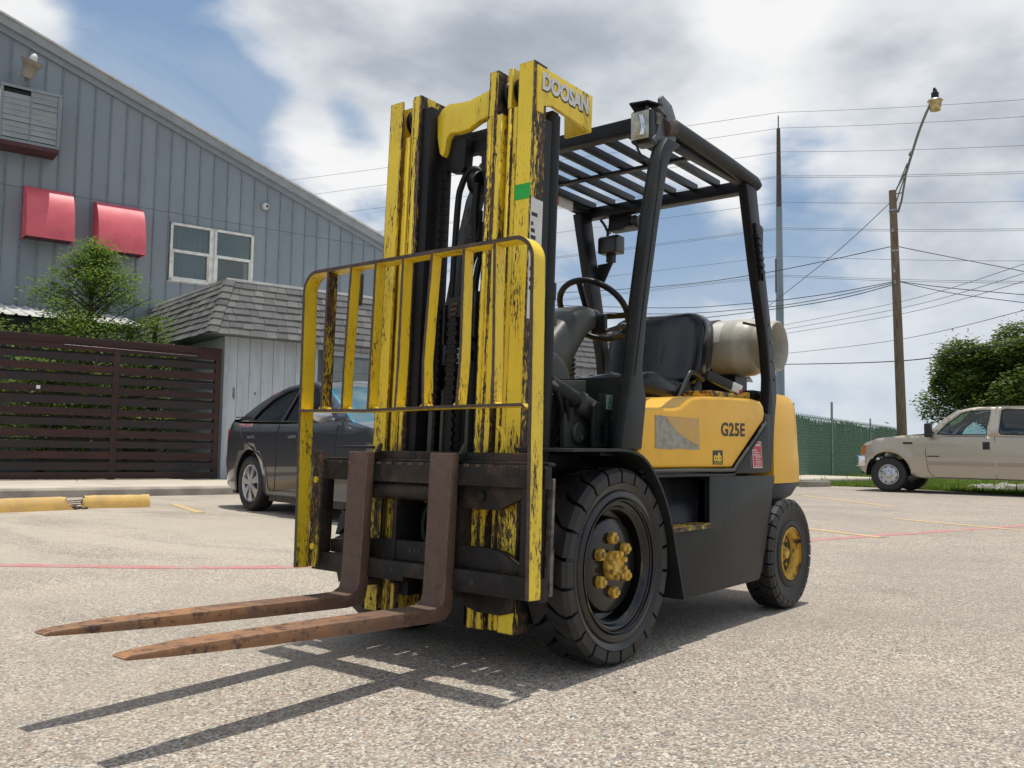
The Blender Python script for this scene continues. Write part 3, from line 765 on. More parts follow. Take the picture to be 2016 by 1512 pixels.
for y in (0.129, -0.302):
    fk = fork(y, 0.104)
    m_ = mm(); m_.box(0.40, 0.461, y - 0.035, y + 0.052, 0.705, 0.735); m_.box(0.405, 0.424, y - 0.035, y + 0.052, 0.66, 0.705)
    obj('hook', m_, 'carriage_steel', fk, bevel=0.004)
    m_ = mm(); m_.box(0.39, 0.461, y - 0.05, y + 0.052, 0.235, 0.262); obj('lower_hook', m_, 'carriage_steel', fk, bevel=0.004)
    m_ = mm(); m_.prism([(0.43, 0.735), (0.42, 0.765), (0.432, 0.772), (0.455, 0.735)], y + 0.040, y + 0.052, 'y'); obj('latch', m_, 'olive_grey', fk, bevel=0.003)

# ---- load backrest: bent flat bar frame with bare brown front edges
def flat(mb, a, b, dx, wy, y_is=True):
    pass
def strapbar(path, wx, th, name, parent, xf):
    """flat bar standing on edge: follows path in (y,z); depth wx along x behind front xf(z); front face uses slot 1"""
    m_ = mm(); n = len(path); vs = []; fs = []; mi = []
    for i, (y, z) in enumerate(path):
        a = Vector(path[max(i - 1, 0)]); b = Vector(path[min(i + 1, n - 1)]); t = (b - a).normalized(); nn = Vector((-t.y, t.x))
        x = xf(z)
        for sx_, sn in ((0, -1), (0, 1), (-wx, 1), (-wx, -1)):
            vs.append((x + sx_, y + nn.x * sn * th / 2, z + nn.y * sn * th / 2))
    for i in range(n - 1):
        for j in range(4):
            q = (i * 4 + j, i * 4 + (j + 1) % 4, (i + 1) * 4 + (j + 1) % 4, (i + 1) * 4 + j)
            m_.add([], []) ; fs.append(q); mi.append(1 if j == 0 else 0)
    fs.append((0, 3, 2, 1)); mi.append(0); k = (n - 1) * 4; fs.append((k, k + 1, k + 2, k + 3)); mi.append(0)
    o0 = len(m_.v); m_.v += [T(*v) for v in vs]; m_.f += fs; m_.m += mi
    return obj(name, m_, ['guard_yellow', 'bare_brown'], parent, weld=False)
def bx(z): return 0.553 + (z - 0.28) * (0.5935 - 0.553) / 1.16
br = 0.075
arch = [(-0.573, 0.277), (-0.573, 0.6), (-0.573, 0.9)] + [(-0.573, 1.2)] + [(-0.573 + br - br * math.cos(R(a)), 1.436 - br + br * math.sin(R(a))) for a in range(0, 91, 9)] \
    + [(-0.2, 1.436), (0.2, 1.437)] + [(0.573 - br + br * math.sin(R(a)), 1.438 - br + br * math.cos(R(a))) for a in range(0, 91, 9)] + [(0.573, 1.2), (0.573, 0.9), (0.573, 0.6), (0.573, 0.277)]
bk = strapbar(arch, 0.062, 0.014, 'load_backrest', FL, bx)
strapbar([(-0.568, 0.889), (-0.2, 0.884), (0.0, 0.888), (0.2, 0.891), (0.54, 0.892), (0.55, 0.880)], 0.05, 0.010, 'crossbar', bk, bx)
tops = [-0.432, -0.298, -0.162, -0.018, 0.126, 0.276, 0.413]; bots = [-0.448, -0.328, -0.184, -0.040, 0.099, 0.256, 0.415]
for i in range(7):
    a, b = tops[i], bots[i]; w = (0.0, -0.004, 0.0, 0.004, -0.012, 0.008, 0.002)[i]
    path = [(b, 0.889), (b + (a - b) * 0.3 + w, 1.05), (b + (a - b) * 0.6 + w * 0.6, 1.22), (a, 1.43)]
    o = strapbar(path, 0.046, 0.0115, 'bar', bk, lambda z: bx(z) - 0.002)
    if i == 0:
        o['label'] = 'backrest bar whose yellow paint has mostly worn to black'
        o.data.materials[0] = MATS['worn_yellow']
    g_ = mm(); g_.hexa([(bx(0.9) - 0.045, b - 0.016, 0.894), (bx(0.9) - 0.002, b - 0.016, 0.894), (bx(0.9) - 0.002, b + 0.016, 0.894), (bx(0.9) - 0.045, b + 0.016, 0.894),
                        (bx(0.9) - 0.040, b - 0.007, 0.906), (bx(0.9) - 0.005, b - 0.007, 0.906), (bx(0.9) - 0.005, b + 0.007, 0.906), (bx(0.9) - 0.040, b + 0.007, 0.906)])
    obj('weld', g_, 'guard_yellow', bk)
for s in (1, -1):
    m_ = mm()
    y0 = -0.565 if s < 0 else 0.515
    m_.box(0.485, 0.497, y0, y0 + 0.052, 0.28, 0.735)
    obj('mounting_flange', m_, 'worn_yellow' if s < 0 else 'carriage_steel', bk, bevel=0.003)
    m_ = mm()
    for z in (0.36, 0.62): hexbolt(m_, (0.497, y0 + 0.028, z), 0.014, 0.010)
    obj('bolt', m_, 'guard_yellow', bk)
m_ = mm(); m_.box(0.50, 0.512, -0.375, -0.325, 1.315, 1.425); m_.box(0.505, 0.53, -0.378, -0.322, 1.30, 1.325)
for z in (1.325, 1.35): m_.cyl((0.513, -0.345, z), 0.008, 0, 0.002, 'x', 12)
obj('hanging_bracket', m_, 'olive_grey', bk, bevel=0.003)
# steel plate at the right of the backrest (side-shift end)
m_ = mm(); m_.box(0.385, 0.40, 0.524, 0.548, 0.275, 0.66); m_.box(0.382, 0.402, 0.524, 0.5495, 0.275, 0.43)
P('side_shift_end_plate', m_, 'bracket_steel', bevel=0.003)
m_ = MB(T); m_.box(0.38, 0.425, 0.49, 0.522, 0.29, 0.69)
P('carriage_end_block', m_, 'carriage_steel', bevel=0.003)
m_ = mm(); m_.tube([(0.40, 0.30 + 0.03 * math.sin(a), 0.78 + 0.05 * math.cos(a)) for a in [math.pi * i / 10 for i in range(11)]], 0.008, 8)
P('hose', m_, 'mast_yellow', smooth=True, label='short bent yellow hose beside the mast')

# ---- wheels
def tyre(mb, yo, w, Rr, rin, nb, cx=0.0, inner_detail=True):
    """carcass: side wall and base; o = outer face at y = yo, width w inward"""
    s = 1 if yo > 0 else -1
    def Y(d): return yo - s * d
    prof = [(rin, Y(0.012)), (rin + 0.012, Y(0.002)), (rin + 0.03, Y(0.006)), (rin + 0.034, Y(0.012)), (Rr * 0.80, Y(0.004)), (Rr * 0.84, Y(0.0)), (Rr * 0.855, Y(0.006)), (Rr - 0.042, Y(0.008)),
            (Rr - 0.030, Y(0.02)), (Rr - 0.026, Y(0.05)), (Rr - 0.026, Y(w - 0.05)), (Rr - 0.030, Y(w - 0.02)), (Rr * 0.80, Y(w)), (rin, Y(w - 0.01)), (rin, Y(0.012))]
    mb.lathe(prof, (cx, 0, Rr), 'y', 72, 0)
    # tread lugs: shoulder blocks on both sides skewed towards the middle
    for side in (0, 1):
        for i in range(nb):
            a = 2 * math.pi * (i + 0.5 * side) / nb
            da = 2 * math.pi / nb * 0.435
            def p(r, d, aa): return (cx + r * math.cos(aa), Y(d), Rr + r * math.sin(aa))
            sk = 2 * math.pi / nb * 0.55
            d0, d1 = (0.002, w * 0.53) if side == 0 else (w - 0.002, w * 0.47)
            dm = d0 + (d1 - d0) * 0.42
            ro = Rr - 0.002 - 0.004
            vs = []
            for (d, sh, rt, rb) in ((d0, 0.0, Rr - 0.016, Rr - 0.052), (d0 + (d1 - d0) * 0.16, 0.0, Rr - 0.001, Rr - 0.034), (dm, 0.15, Rr, Rr - 0.03), (d1, 1.0, Rr - 0.001, Rr - 0.03)):
                for q in (-1, 1):
                    wd = da * (1.0 if d != d1 else 0.8)
                    for rr in (rt, rb):
                        vs.append(p(rr, d, a + q * wd + sk * sh))
            fs = [(0, 2, 3, 1)]
            for k in range(3):
                o = k * 4; n = o + 4
                fs += [(o, n, n + 2, o + 2), (o + 1, o, n, n + 1)[::-1], (o + 2, o + 3, n + 3, n + 2)]
            fs.append((12, 13, 15, 14))
            mb.add(vs, fs, 1)
def front_wheel(s):
    yo = 0.584 * s
    hub = MB()
    Rf = 0.352
    def Y(d): return yo - s * d
    prof = [(0.231, Y(0.004)), (0.238, Y(0.012)), (0.232, Y(0.018)), (0.222, Y(0.016)), (0.214, Y(0.020)), (0.208, Y(0.036)), (0.201, Y(0.040)), (0.196, Y(0.085)), (0.176, Y(0.090)), (0.171, Y(0.056)), (0.163, Y(0.049)), (0.10, Y(0.048)), (0.0001, Y(0.048))]
    hub.lathe(prof, (0, 0, Rf), 'y', 72)
    w = obj('front_wheel', hub, 'rim_black', FL, smooth=True, ang=50, label='front wheel with glossy black dished rim and gold wheel nuts' if s > 0 else None)
    lp = MB(); lp.lathe([(0.232, Y(0.0035)), (0.2365, Y(0.003)), (0.2365, Y(0.009))], (0, 0, Rf), 'y', 72); lp.lathe([(0.2085, Y(0.0355)), (0.206, Y(0.0362)), (0.2015, Y(0.0392))], (0, 0, Rf), 'y', 72)
    obj('rim_edge', lp, 'rim_worn', w, smooth=True, label='thin edge where gold paint shows through')
    t = MB(); tyre(t, yo, 0.185, Rf, 0.236, 22)
    obj('tyre', t, ['rubber_shine', 'tyre_rubber'], w, bevel=0.0, smooth=True, ang=30)
    _Y = Y
    Y = lambda d: _Y(d - 0.055)
    h = MB()
    h.lathe([(0.052, Y(0.102)), (0.052, Y(0.082)), (0.046, Y(0.076)), (0.026, Y(0.075)), (0.022, Y(0.071)), (0.0001, Y(0.071))], (0, 0, Rf), 'y', 32)
    for i in range(8):
        a = 2 * math.pi * (i + 0.4) / 8
        h.lathe([(0.0105, Y(0.085)), (0.0105, Y(0.062)), (0.009, Y(0.060)), (0.0001, Y(0.060))], (0.043 * math.cos(a), 0, Rf + 0.043 * math.sin(a)), 'y', 8)
    obj('hub_cap', h, 'hub_gold', w, smooth=True, ang=28)
    for i in range(6):
        a = 2 * math.pi * i / 6 + R(87)
        n_ = MB(); o_ = (0.097 * math.cos(a), 0, Rf + 0.097 * math.sin(a))
        n_.lathe([(0.0235, Y(0.102)), (0.0235, Y(0.083)), (0.0205, Y(0.079)), (0.010, Y(0.078))], o_, 'y', 6)
        n_.lathe([(0.010, Y(0.079)), (0.010, Y(0.071)), (0.0085, Y(0.069)), (0.0001, Y(0.069))], o_, 'y', 12)
        obj('wheel_nut', n_, 'hub_gold', w, bevel=0.001, seg=1)
for s in (1, -1): front_wheel(s)
# axle
m_ = MB(); m_.tube([(0, -0.5, 0.352), (0, 0.5, 0.352)], 0.07, 16); m_.box(-0.12, 0.12, -0.39, 0.39, 0.24, 0.46); P('drive_axle', m_, 'frame_black', bevel=0.01)

def rear_wheel(s):
    yo = 0.575 * s; Rr = 0.269; cx = -1.615
    def Y(d): return yo - s * d
    hub = MB()
    hub.lathe([(0.124, Y(0.0)), (0.130, Y(0.004)), (0.130, Y(0.012)), (0.118, Y(0.016)), (0.108, Y(0.022)), (0.102, Y(0.040)), (0.099, Y(0.050))], (cx, 0, Rr), 'y', 48)
    w = obj('rear_wheel', hub, 'rim_gold', FL, smooth=True, ang=50)
    h = MB(); h.lathe([(0.100, Y(0.050)), (0.05, Y(0.053)), (0.0001, Y(0.053))], (cx, 0, Rr), 'y', 40)
    obj('disc', h, 'recess_dark', w, smooth=True)
    h = MB(); h.lathe([(0.045, Y(0.053)), (0.040, Y(0.048)), (0.030, Y(0.046)), (0.028, Y(0.028)), (0.024, Y(0.024)), (0.0001, Y(0.024))], (cx, 0, Rr), 'y', 24)
    obj('hub_cap', h, 'hub_gold', w, smooth=True)
    b_ = MB()
    for i in range(6):
        a = 2 * math.pi * i / 6
        b_.lathe([(0.011, Y(0.053)), (0.011, Y(0.044)), (0.0001, Y(0.043))], (cx + 0.07 * math.cos(a), 0, Rr + 0.07 * math.sin(a)), 'y', 6)
    obj('wheel_nut', b_, 'hub_gold', w)
    t = MB(); tyre(t, yo, 0.155, Rr, 0.130, 26, cx)
    obj('tyre', t, ['tyre_rubber', 'tyre_rubber'], w, smooth=True, ang=30)
for s in (1, -1): rear_wheel(s)
m_ = MB(); m_.box(-1.68, -1.55, -0.42, 0.42, 0.2, 0.36); P('steer_axle', m_, 'frame_black', bevel=0.01)

# ---- chassis, skirts, fender, step
for s in (1, -1):
    yo = 0.56 * s
    a, b = (yo - 0.012, yo) if s > 0 else (yo, yo + 0.012)
    sk = [(-0.505, 0.170), (-1.245, 0.176), (-1.27, 0.20), (-1.33, 0.33), (-1.385, 0.56), (-1.43, 0.62), (-1.438, 0.657), (-0.742, 0.662), (-0.742, 0.452), (-0.385, 0.462), (-0.43, 0.33)]
    m_ = MB(); m_.prism(sk, a, b, 'y')
    P('side_skirt', m_, 'charcoal', bevel=0.004)
    # pocket above the step
    m_ = MB(); yi = 0.505 * s
    m_.box(-0.742, -0.26, *sorted((yi, yi - 0.01 * s)), 0.44, 0.664)
    m_.box(-0.752, -0.742, *sorted((yi, yo - 0.002 * s)), 0.44, 0.664)
    P('step_pocket', m_, 'frame_black', bevel=0.003)
    m_ = MB(); m_.box(-0.742, -0.372, *sorted((yi, 0.578 * s)), 0.448, 0.462)
    st_ = P('step_plate', m_, 'bare_brown', bevel=0.002)
    m_ = MB()
    for i in range(16):
        for j in range(5):
            x = -0.73 + i * 0.0225; y = s * (0.445 + j * 0.027)
            m_.box(x, x + 0.014, *sorted((y, y + 0.012 * s)), 0.462, 0.4655)
    obj('tread_pattern', m_, 'rim_gold', st_)
    m_ = MB(); m_.box(-0.742, -0.37, *sorted((0.5785 * s, 0.581 * s)), 0.446, 0.463); obj('step_edge', m_, 'worn_yellow', st_)
    # fender: curved sheet over the front wheel
    path = [(0.345, 0.758), (0.2, 0.760), (0.02, 0.761), (-0.06, 0.752), (-0.12, 0.732), (-0.175, 0.695), (-0.235, 0.635), (-0.285, 0.565), (-0.335, 0.46), (-0.375, 0.345), (-0.41, 0.24), (-0.43, 0.184)]
    path = [(q.x, q.y) for q in spline([(x, z, 0) for x, z in path], 3)]
    m_ = MB(); n = len(path)
    vs = []
    y0, y1 = sorted((0.605 * s, 0.36 * s))
    for i, (x, z) in enumerate(path):
        aa = Vector(path[max(i - 1, 0)]); bb = Vector(path[min(i + 1, n - 1)]); t = (bb - aa).normalized(); nn = Vector((t.y, -t.x)) * -1
        for yy in (y0, y1):
            vs.append((x, yy, z)); vs.append((x - nn.x * 0.010, yy, z - nn.y * 0.010))
    fs = []
    for i in range(n - 1):
        o = i * 4; q = o + 4
        fs += [(o, q, q + 2, o + 2), (o + 1, o + 3, q + 3, q + 1), (o, o + 1, q + 1, q), (o + 2, q + 2, q + 3, o + 3)]
    fs += [(0, 2, 3, 1), ((n - 1) * 4, (n - 1) * 4 + 1, (n - 1) * 4 + 3, (n - 1) * 4 + 2)]
    m_.add(vs, fs)
    P('front_fender', m_, 'charcoal', smooth=True, ang=35)
    # wheel housing behind the fender
    m_ = MB(); m_.prism([(0.20, 0.20), (0.20, 0.745), (-0.05, 0.742), (-0.24, 0.62), (-0.37, 0.34), (-0.48, 0.18), (-0.50, 0.17)], *sorted((0.365 * s, 0.350 * s)), 'y')
    P('wheel_housing', m_, 'frame_black')
    m_ = MB(); m_.prism([(-0.20, 0.69), (-0.385, 0.462), (-0.372, 0.462), (-0.26, 0.664), (-0.742, 0.664), (-0.742, 0.674), (-0.18, 0.69)], *sorted((0.552 * s, 0.540 * s)), 'y')
    P('pocket_trim', m_, 'charcoal')
m_ = MB(); m_.box(-1.45, 0.02, -0.42, 0.42, 0.22, 0.69); m_.box(0.0, 0.16, -0.34, 0.34, 0.25, 0.66)
P('chassis', m_, 'frame_black', bevel=0.01)
m_ = MB(); m_.box(-1.44, -0.742, -0.545, 0.545, 0.2, 0.655); P('side_tank', m_, 'frame_black', bevel=0.01)

# ---- yellow engine cover: side profile swept across with rounded edges
prof = [(-0.172, 0.697), (-0.178, 0.925), (-0.30, 0.935), (-0.44, 0.940), (-0.50, 0.948), (-0.55, 0.972), (-0.60, 0.992), (-0.70, 1.003), (-0.95, 1.013), (-1.20, 1.018), (-1.30, 1.010), (-1.335, 0.99), (-1.345, 0.95), (-1.33, 0.918), (-0.985, 0.697)]
m_ = MB(); m_.prism(prof, -0.550, 0.550, 'y')
cover = P('engine_cover', m_, 'body_yellow', bevel=0.026, seg=4, ang=60)
# rear lower dark panel and trim
for s in (1, -1):
    m_ = MB(); m_.prism([(-1.00, 0.670), (-1.40, 0.670), (-1.42, 0.95), (-1.36, 0.955), (-1.345, 0.905)], *sorted((0.548 * s, 0.52 * s)), 'y')
    P('rear_corner_panel', m_, 'charcoal', bevel=0.003)
    for dz, r, mt in ((0.0, 0.008, 'column_grey'), (-0.020, 0.007, 'frame_black')):
        m_ = MB(); m_.tube(spline([(-0.18, 0.555 * s, 0.688 + dz), (-0.6, 0.555 * s, 0.688 + dz), (-0.95, 0.555 * s, 0.686 + dz), (-1.00, 0.555 * s, 0.695 + dz), (-1.03, 0.555 * s, 0.716 + dz), (-1.2, 0.555 * s, 0.820 + dz), (-1.34, 0.555 * s, 0.908 + dz)], 5), r, 8)
        P('rubber_trim', m_, mt, smooth=True)
m_ = MB(); m_.box(-1.40, -1.12, -0.47, 0.47, 0.985, 1.024); m_.box(-1.12, -0.75, -0.3, 0.3, 0.96, 1.0); P('cover_seal', m_, 'frame_black', bevel=0.006)
m_ = MB(); m_.box(-1.46, -1.02, 0.15, 0.43, 1.026, 1.05); m_.box(-1.47, -1.40, 0.38, 0.44, 1.026, 1.062); P('hood_plate', m_, 'rim_gold', bevel=0.004, label='dirty yellow plate on the hood behind the seat')
# decals on the visible side
yd = 0.5512
def decal(name, poly, mat, y=yd, th=0.0008, parent=FL, **k):
    m_ = MB(); m_.prism(poly, y, y + th, 'y'); return obj(name, m_, mat, parent, **k)
text('lettering', 'G25E', 0.082, frame((-0.868, yd, 0.838), (-1, 0, 0.012), (0, 0, 1)), 'black_decal', FL, bold=0.0022, xs=1.26, sp=1.10, label='black G25E lettering on the engine cover')
decal('logo_sticker', [(-0.790, 0.772), (-0.884, 0.773), (-0.884, 0.711), (-0.790, 0.712)], 'black_decal', label='small black square sticker with yellow letters')
text('lettering', 'odb', 0.050, frame((-0.794, yd + 0.0016, 0.727), (-1, 0, 0), (0, 0, 1)), 'yellow_decal', FL, ext=0.0003, bold=0.0022, xs=1.05, sp=0.9, label='yellow odb letters')
for i in range(10):
    m_ = MB(); m_.box(-0.80 - i * 0.0078 - 0.005, -0.80 - i * 0.0078, yd + 0.0008, yd + 0.0014, 0.716, 0.720); obj('label_print', m_, 'yellow_decal', FL)
decal('decal_residue', [(-0.292, 0.905), (-0.372, 0.905), (-0.42, 0.87), (-0.48, 0.838), (-0.56, 0.815), (-0.60, 0.803), (-0.66, 0.788), (-0.67, 0.776), (-0.60, 0.773), (-0.50, 0.777), (-0.40, 0.772), (-0.292, 0.776)], 'grey_decal', label='torn silver grey remains of a sticker')
decal('decal_residue', [(-0.374, 0.905), (-0.66, 0.905), (-0.672, 0.790), (-0.60, 0.8045), (-0.56, 0.8165), (-0.48, 0.8395), (-0.422, 0.8715)], 'decal_ghost', th=0.0003, label='faded ghost of the peeled sticker')
rs = decal('dealer_sticker', [(-1.195, 0.820), (-1.300, 0.818), (-1.318, 0.694), (-1.212, 0.694)], 'white_decal', y=0.5485, label='red and white dealer sticker')
decal('sticker_field', [(-1.200, 0.8165), (-1.296, 0.8145), (-1.313, 0.698), (-1.217, 0.698)], 'red_decal', y=0.5493, th=0.0006)
for i, (z, x0, w, h) in enumerate(((0.803, 1.205, 0.085, 0.012), (0.778, 1.21, 0.04, 0.007), (0.767, 1.225, 0.05, 0.006), (0.756, 1.215, 0.075, 0.007), (0.746, 1.235, 0.06, 0.006), (0.735, 1.24, 0.05, 0.005), (0.725, 1.235, 0.06, 0.004), (0.717, 1.24, 0.055, 0.004), (0.706, 1.235, 0.06, 0.006))):
    n_ = max(2, int(w / 0.011)); 
    for k in range(n_):
        ww = w / n_ * random.uniform(0.55, 0.85)
        m_ = MB(); xx = -x0 - k * w / n_; m_.box(xx - ww, xx, 0.5500, 0.5505, z - h / 2, z + h / 2 * random.uniform(0.6, 1.0)); obj('label_print', m_, 'white_decal', FL)
m_ = MB(); m_.box(-1.20, -1.175, 0.5482, 0.549, 0.70, 0.755); P('small_label', m_, 'olive_grey')

# ---- counterweight (rounded block, dark bottom)
def cw_plan(z):
    return 0
outer = [(-1.50, 0.62), (-1.50, 1.045), (-1.56, 1.060), (-1.66, 1.060), (-1.745, 1.045), (-1.785, 1.005), (-1.82, 0.88), (-1.845, 0.752), (-1.858, 0.70), (-1.860, 0.615)]
m_ = MB()
n = len(outer)
ring = []
plan = [(-0.53, 0.0), (-0.525, 0.35), (-0.49, 0.72), (-0.40, 0.92), (-0.2, 1.0), (0.2, 1.0), (0.40, 0.92), (0.49, 0.72), (0.525, 0.35), (0.53, 0.0)]
levels = [(0.615, -1.860), (0.70, -1.858), (0.752, -1.848), (0.756, -1.840), (0.88, -1.822), (1.0, -1.788), (1.035, -1.765), (1.055, -1.72), (1.06, -1.66)]
vs = []
for z, xr in levels:
    ins = max(0.0, (z - 1.0) / 0.06) * 0.02
    for y, f in plan: vs.append((-1.50 + (xr + 1.50 - 0.10) * f - (0.10 if f > 0 else 0) * 1.0 if f > 0 else -1.50, y * (1 - ins), z))
k = len(plan); fs = []
for i in range(len(levels) - 1):
    for j in range(k - 1):
        fs.append((i * k + j, i * k + j + 1, (i + 1) * k + j + 1, (i + 1) * k + j))
    fs.append((i * k + k - 1, i * k, (i + 1) * k, (i + 1) * k + k - 1))
fs.append(tuple(range(k - 1, -1, -1))); fs.append(tuple((len(levels) - 1) * k + j for j in range(k)))
m_.add(vs, fs)
P('counterweight', m_, 'body_yellow', bevel=0.010, seg=3, ang=55)
m_ = MB(); m_.prism([(-1.50, 0.52), (-1.50, 0.617), (-1.845, 0.617), (-1.85, 0.60), (-1.76, 0.55), (-1.66, 0.53)], -0.515, 0.515, 'y'); P('counterweight_underside', m_, 'frame_black', bevel=0.008)
m_ = MB(); m_.box(-1.845, -1.70, -0.30, 0.30, 0.28, 0.53); P('towing_block', m_, 'frame_black', bevel=0.01)
m_ = MB(); m_.box(-1.66, -1.42, 0.30, 0.46, 1.03, 1.075); P('hood_latch_block', m_, 'frame_black', bevel=0.008)

# ---- overhead guard
gm = MB()
for s in (1, -1):
    # side tube, front-to-rear
    q_ = 0.505 if s > 0 else -0.465
    m_ = MB(); m_.tube([(-0.43, q_, 2.105), (-0.50, q_, 2.125), (-1.0, q_, 2.105), (-1.32, q_, 2.085), (-1.345, q_, 2.07)], 0.036, 14)
    P('guard_side_tube', m_, 'charcoal', smooth=True)
    m_ = MB(); m_.box(-1.28, -0.47, *((0.455, 0.49) if s > 0 else (-0.45, -0.42)), 2.058, 2.098); P('guard_side_flange', m_, 'charcoal', bevel=0.004)
    m_ = MB(); m_.tube([(-0.425, q_, 2.10), (-0.50, q_, 2.122)], 0.0375, 14); P('tube_end', m_, 'bare_brown', smooth=True)
    # front pillar: twin section bar with a widened foot
    y0, y1 = sorted((0.512 * s, 0.552 * s))
    def pil(a, b, z): return [(a, z), (b, z)]
    rows = [(0.77, -0.045, -0.192), (0.87, -0.068, -0.208), (0.965, -0.092, -0.225), (1.02, -0.106, -0.205), (1.08, -0.122, -0.195), (1.31, -0.162, -0.228), (1.70, -0.250, -0.322), (1.93, -0.315, -0.392), (1.99, -0.345, -0.43), (2.04, -0.385, -0.50)]
    poly = [(a, z) for z, a, b in rows] + [(b, z) for z, a, b in reversed(rows)]
    if s < 0: y0, y1 = -0.47, -0.43
    m_ = MB(); m_.prism(poly, y0, y1, 'y'); fp = P('front_pillar', m_, 'charcoal', bevel=0.008)
    m_ = MB(); m_.bar((-0.135, 0.553 if s > 0 else -0.4295, 1.05), (-0.335, 0.553 if s > 0 else -0.4295, 1.93), 0.008, 0.004, (0, 1, 0)); obj('pillar_seam', m_, 'frame_black', fp)
    m_ = MB(); m_.prism([(x - 0.004, z) for z, x, b in rows[3:]] + [(x - 0.02, z) for z, x, b in reversed(rows[3:])], *((0.500, 0.511) if s > 0 else (-0.482, -0.471)), 'y'); obj('inner_strip', m_, 'frame_black', fp)
    # rear pillar
    rows = [(0.675, -1.385, -1.478), (0.90, -1.418, -1.515), (1.04, -1.445, -1.540), (1.13, -1.452, -1.540), (1.29, -1.425, -1.505), (1.68, -1.295, -1.400), (2.05, -1.19, -1.31)]
    poly = [(a, z) for z, a, b in rows] + [(b, z) for z, a, b in reversed(rows)]
    m_ = MB(); m_.prism(poly, *((0.482, 0.53) if s > 0 else (-0.48, -0.432)), 'y'); rp = P('rear_pillar', m_, 'frame_black', bevel=0.008)
    for z in (1.40, 1.31, 1.22, 1.13):
        f_ = (z - 1.11) / 0.94; xx = -1.522 + f_ * 0.22
        if s < 0: continue
        m_ = MB(); m_.cyl((xx, 0.53 * s, z), 0.007, 0, 0.003 * s, 'y', 8); obj('rivet', m_, 'bracket_steel', rp)
# grip ribs on the visible rear pillar
m_ = MB(); m_.prism([(-1.335, 1.60), (-1.352, 1.86), (-1.318, 1.87), (-1.262, 1.87), (-1.345, 1.60)], 0.531, 0.545, 'y'); P('grab_rib_plate', m_, 'charcoal', bevel=0.003)
for i in range(6):
    z = 1.63 + i * 0.033; m_ = MB(); x = -1.345 + (z - 1.6) * 0.25; m_.box(x - 0.01, x + 0.035, 0.545, 0.557, z, z + 0.017); P('grab_rib', m_, 'frame_black', bevel=0.003)
# cross bars
m_ = MB(); m_.box(-0.455, -0.395, -0.46, 0.50, 2.100, 2.165); P('guard_front_bar', m_, 'frame_black', bevel=0.008)
m_ = MB(); m_.box(-1.34, -1.27, -0.46, 0.50, 2.035, 2.095); P('guard_rear_bar', m_, 'frame_black', bevel=0.008)
m_ = MB(); m_.box(-0.80, -0.765, -0.45, 0.48, 2.073, 2.088); P('guard_middle_bar', m_, 'frame_black', bevel=0.003)
for i in range(7):
    y = -0.40 + 0.1225 * i
    m_ = MB(); m_.bar((-0.44, y, 2.117), (-1.29, y, 2.100), 0.024, 0.036); P('guard_slat', m_, 'frame_black', bevel=0.004)
m_ = MB(); m_.box(-1.10, -0.80, -0.428, -0.414, 2.04, 2.10); P('warning_label', m_, 'white_decal', label='white and orange warning strip on the far side of the guard')
m_ = MB(); m_.box(-0.97, -0.80, -0.4135, -0.413, 2.045, 2.095); P('warning_label_end', m_, 'orange_decal')
# work light with bracket and lid
WLT = lambda x, y, z: (x - 0.045, y + 0.03, z - 0.022)
wl = MB(WLT); wl.box(-0.38, -0.285, 0.375, 0.475, 2.045, 2.185)
for v in range(len(wl.v)): pass
wlo = P('work_light', wl, 'plastic_black', bevel=0.018, seg=3)
m_ = MB(WLT); m_.grid(lambda u, v: (-0.281 + 0.010 * math.sin(math.pi * u) * math.sin(math.pi * v), 0.383 + 0.084 * u, 2.057 + 0.116 * v), 8, 8); obj('lens', m_, 'lamp_lens', wlo, smooth=True)
m_ = MB(WLT); m_.grid(lambda u, v: (-0.274 + 0.006 * math.sin(math.pi * u) , 0.425 + 0.022 * u + 0.006 * math.sin(4 * v), 2.07 + 0.085 * v), 3, 6); obj('bulb_reflection', m_, 'chrome', wlo, smooth=True)
m_ = MB(WLT); m_.prism([(-0.27, 0.38), (-0.285, 0.46), (-0.36, 0.485), (-0.43, 0.46), (-0.42, 0.38), (-0.35, 0.355)], 2.208, 2.216, 'z'); obj('lid', m_, 'frame_black', wlo, bevel=0.002)
m_ = MB(WLT); m_.tube([(-0.33, 0.43, 2.185), (-0.33, 0.43, 2.21)], 0.008, 8); obj('stud', m_, 'bracket_steel', wlo)
m_ = MB(lambda x, y, z: (x * 1.12, y, z)); m_.prism([(-0.30, 2.03), (-0.335, 2.07), (-0.355, 2.17), (-0.35, 2.215), (-0.37, 2.235), (-0.44, 2.215), (-0.47, 2.17), (-0.475, 2.08), (-0.43, 2.0), (-0.37, 1.97)], 0.497, 0.512, 'y'); P('lamp_bracket', m_, 'lamp_grey', bevel=0.005)
m_ = MB(); m_.box(-0.43, -0.37, 0.4755, 0.513, 2.10, 2.15); m_.bar((-0.37, 0.516, 2.168), (-0.435, 0.516, 2.148), 0.010, 0.008); P('lamp_bolt', m_, 'bracket_steel', bevel=0.002)
m_ = MB(); m_.tube(spline([(-0.33, 0.43, 2.05), (-0.335, 0.44, 2.0), (-0.33, 0.47, 1.95), (-0.31, 0.495, 1.93)], 5), 0.005, 6); P('lamp_cable', m_, 'plastic_black', smooth=True)
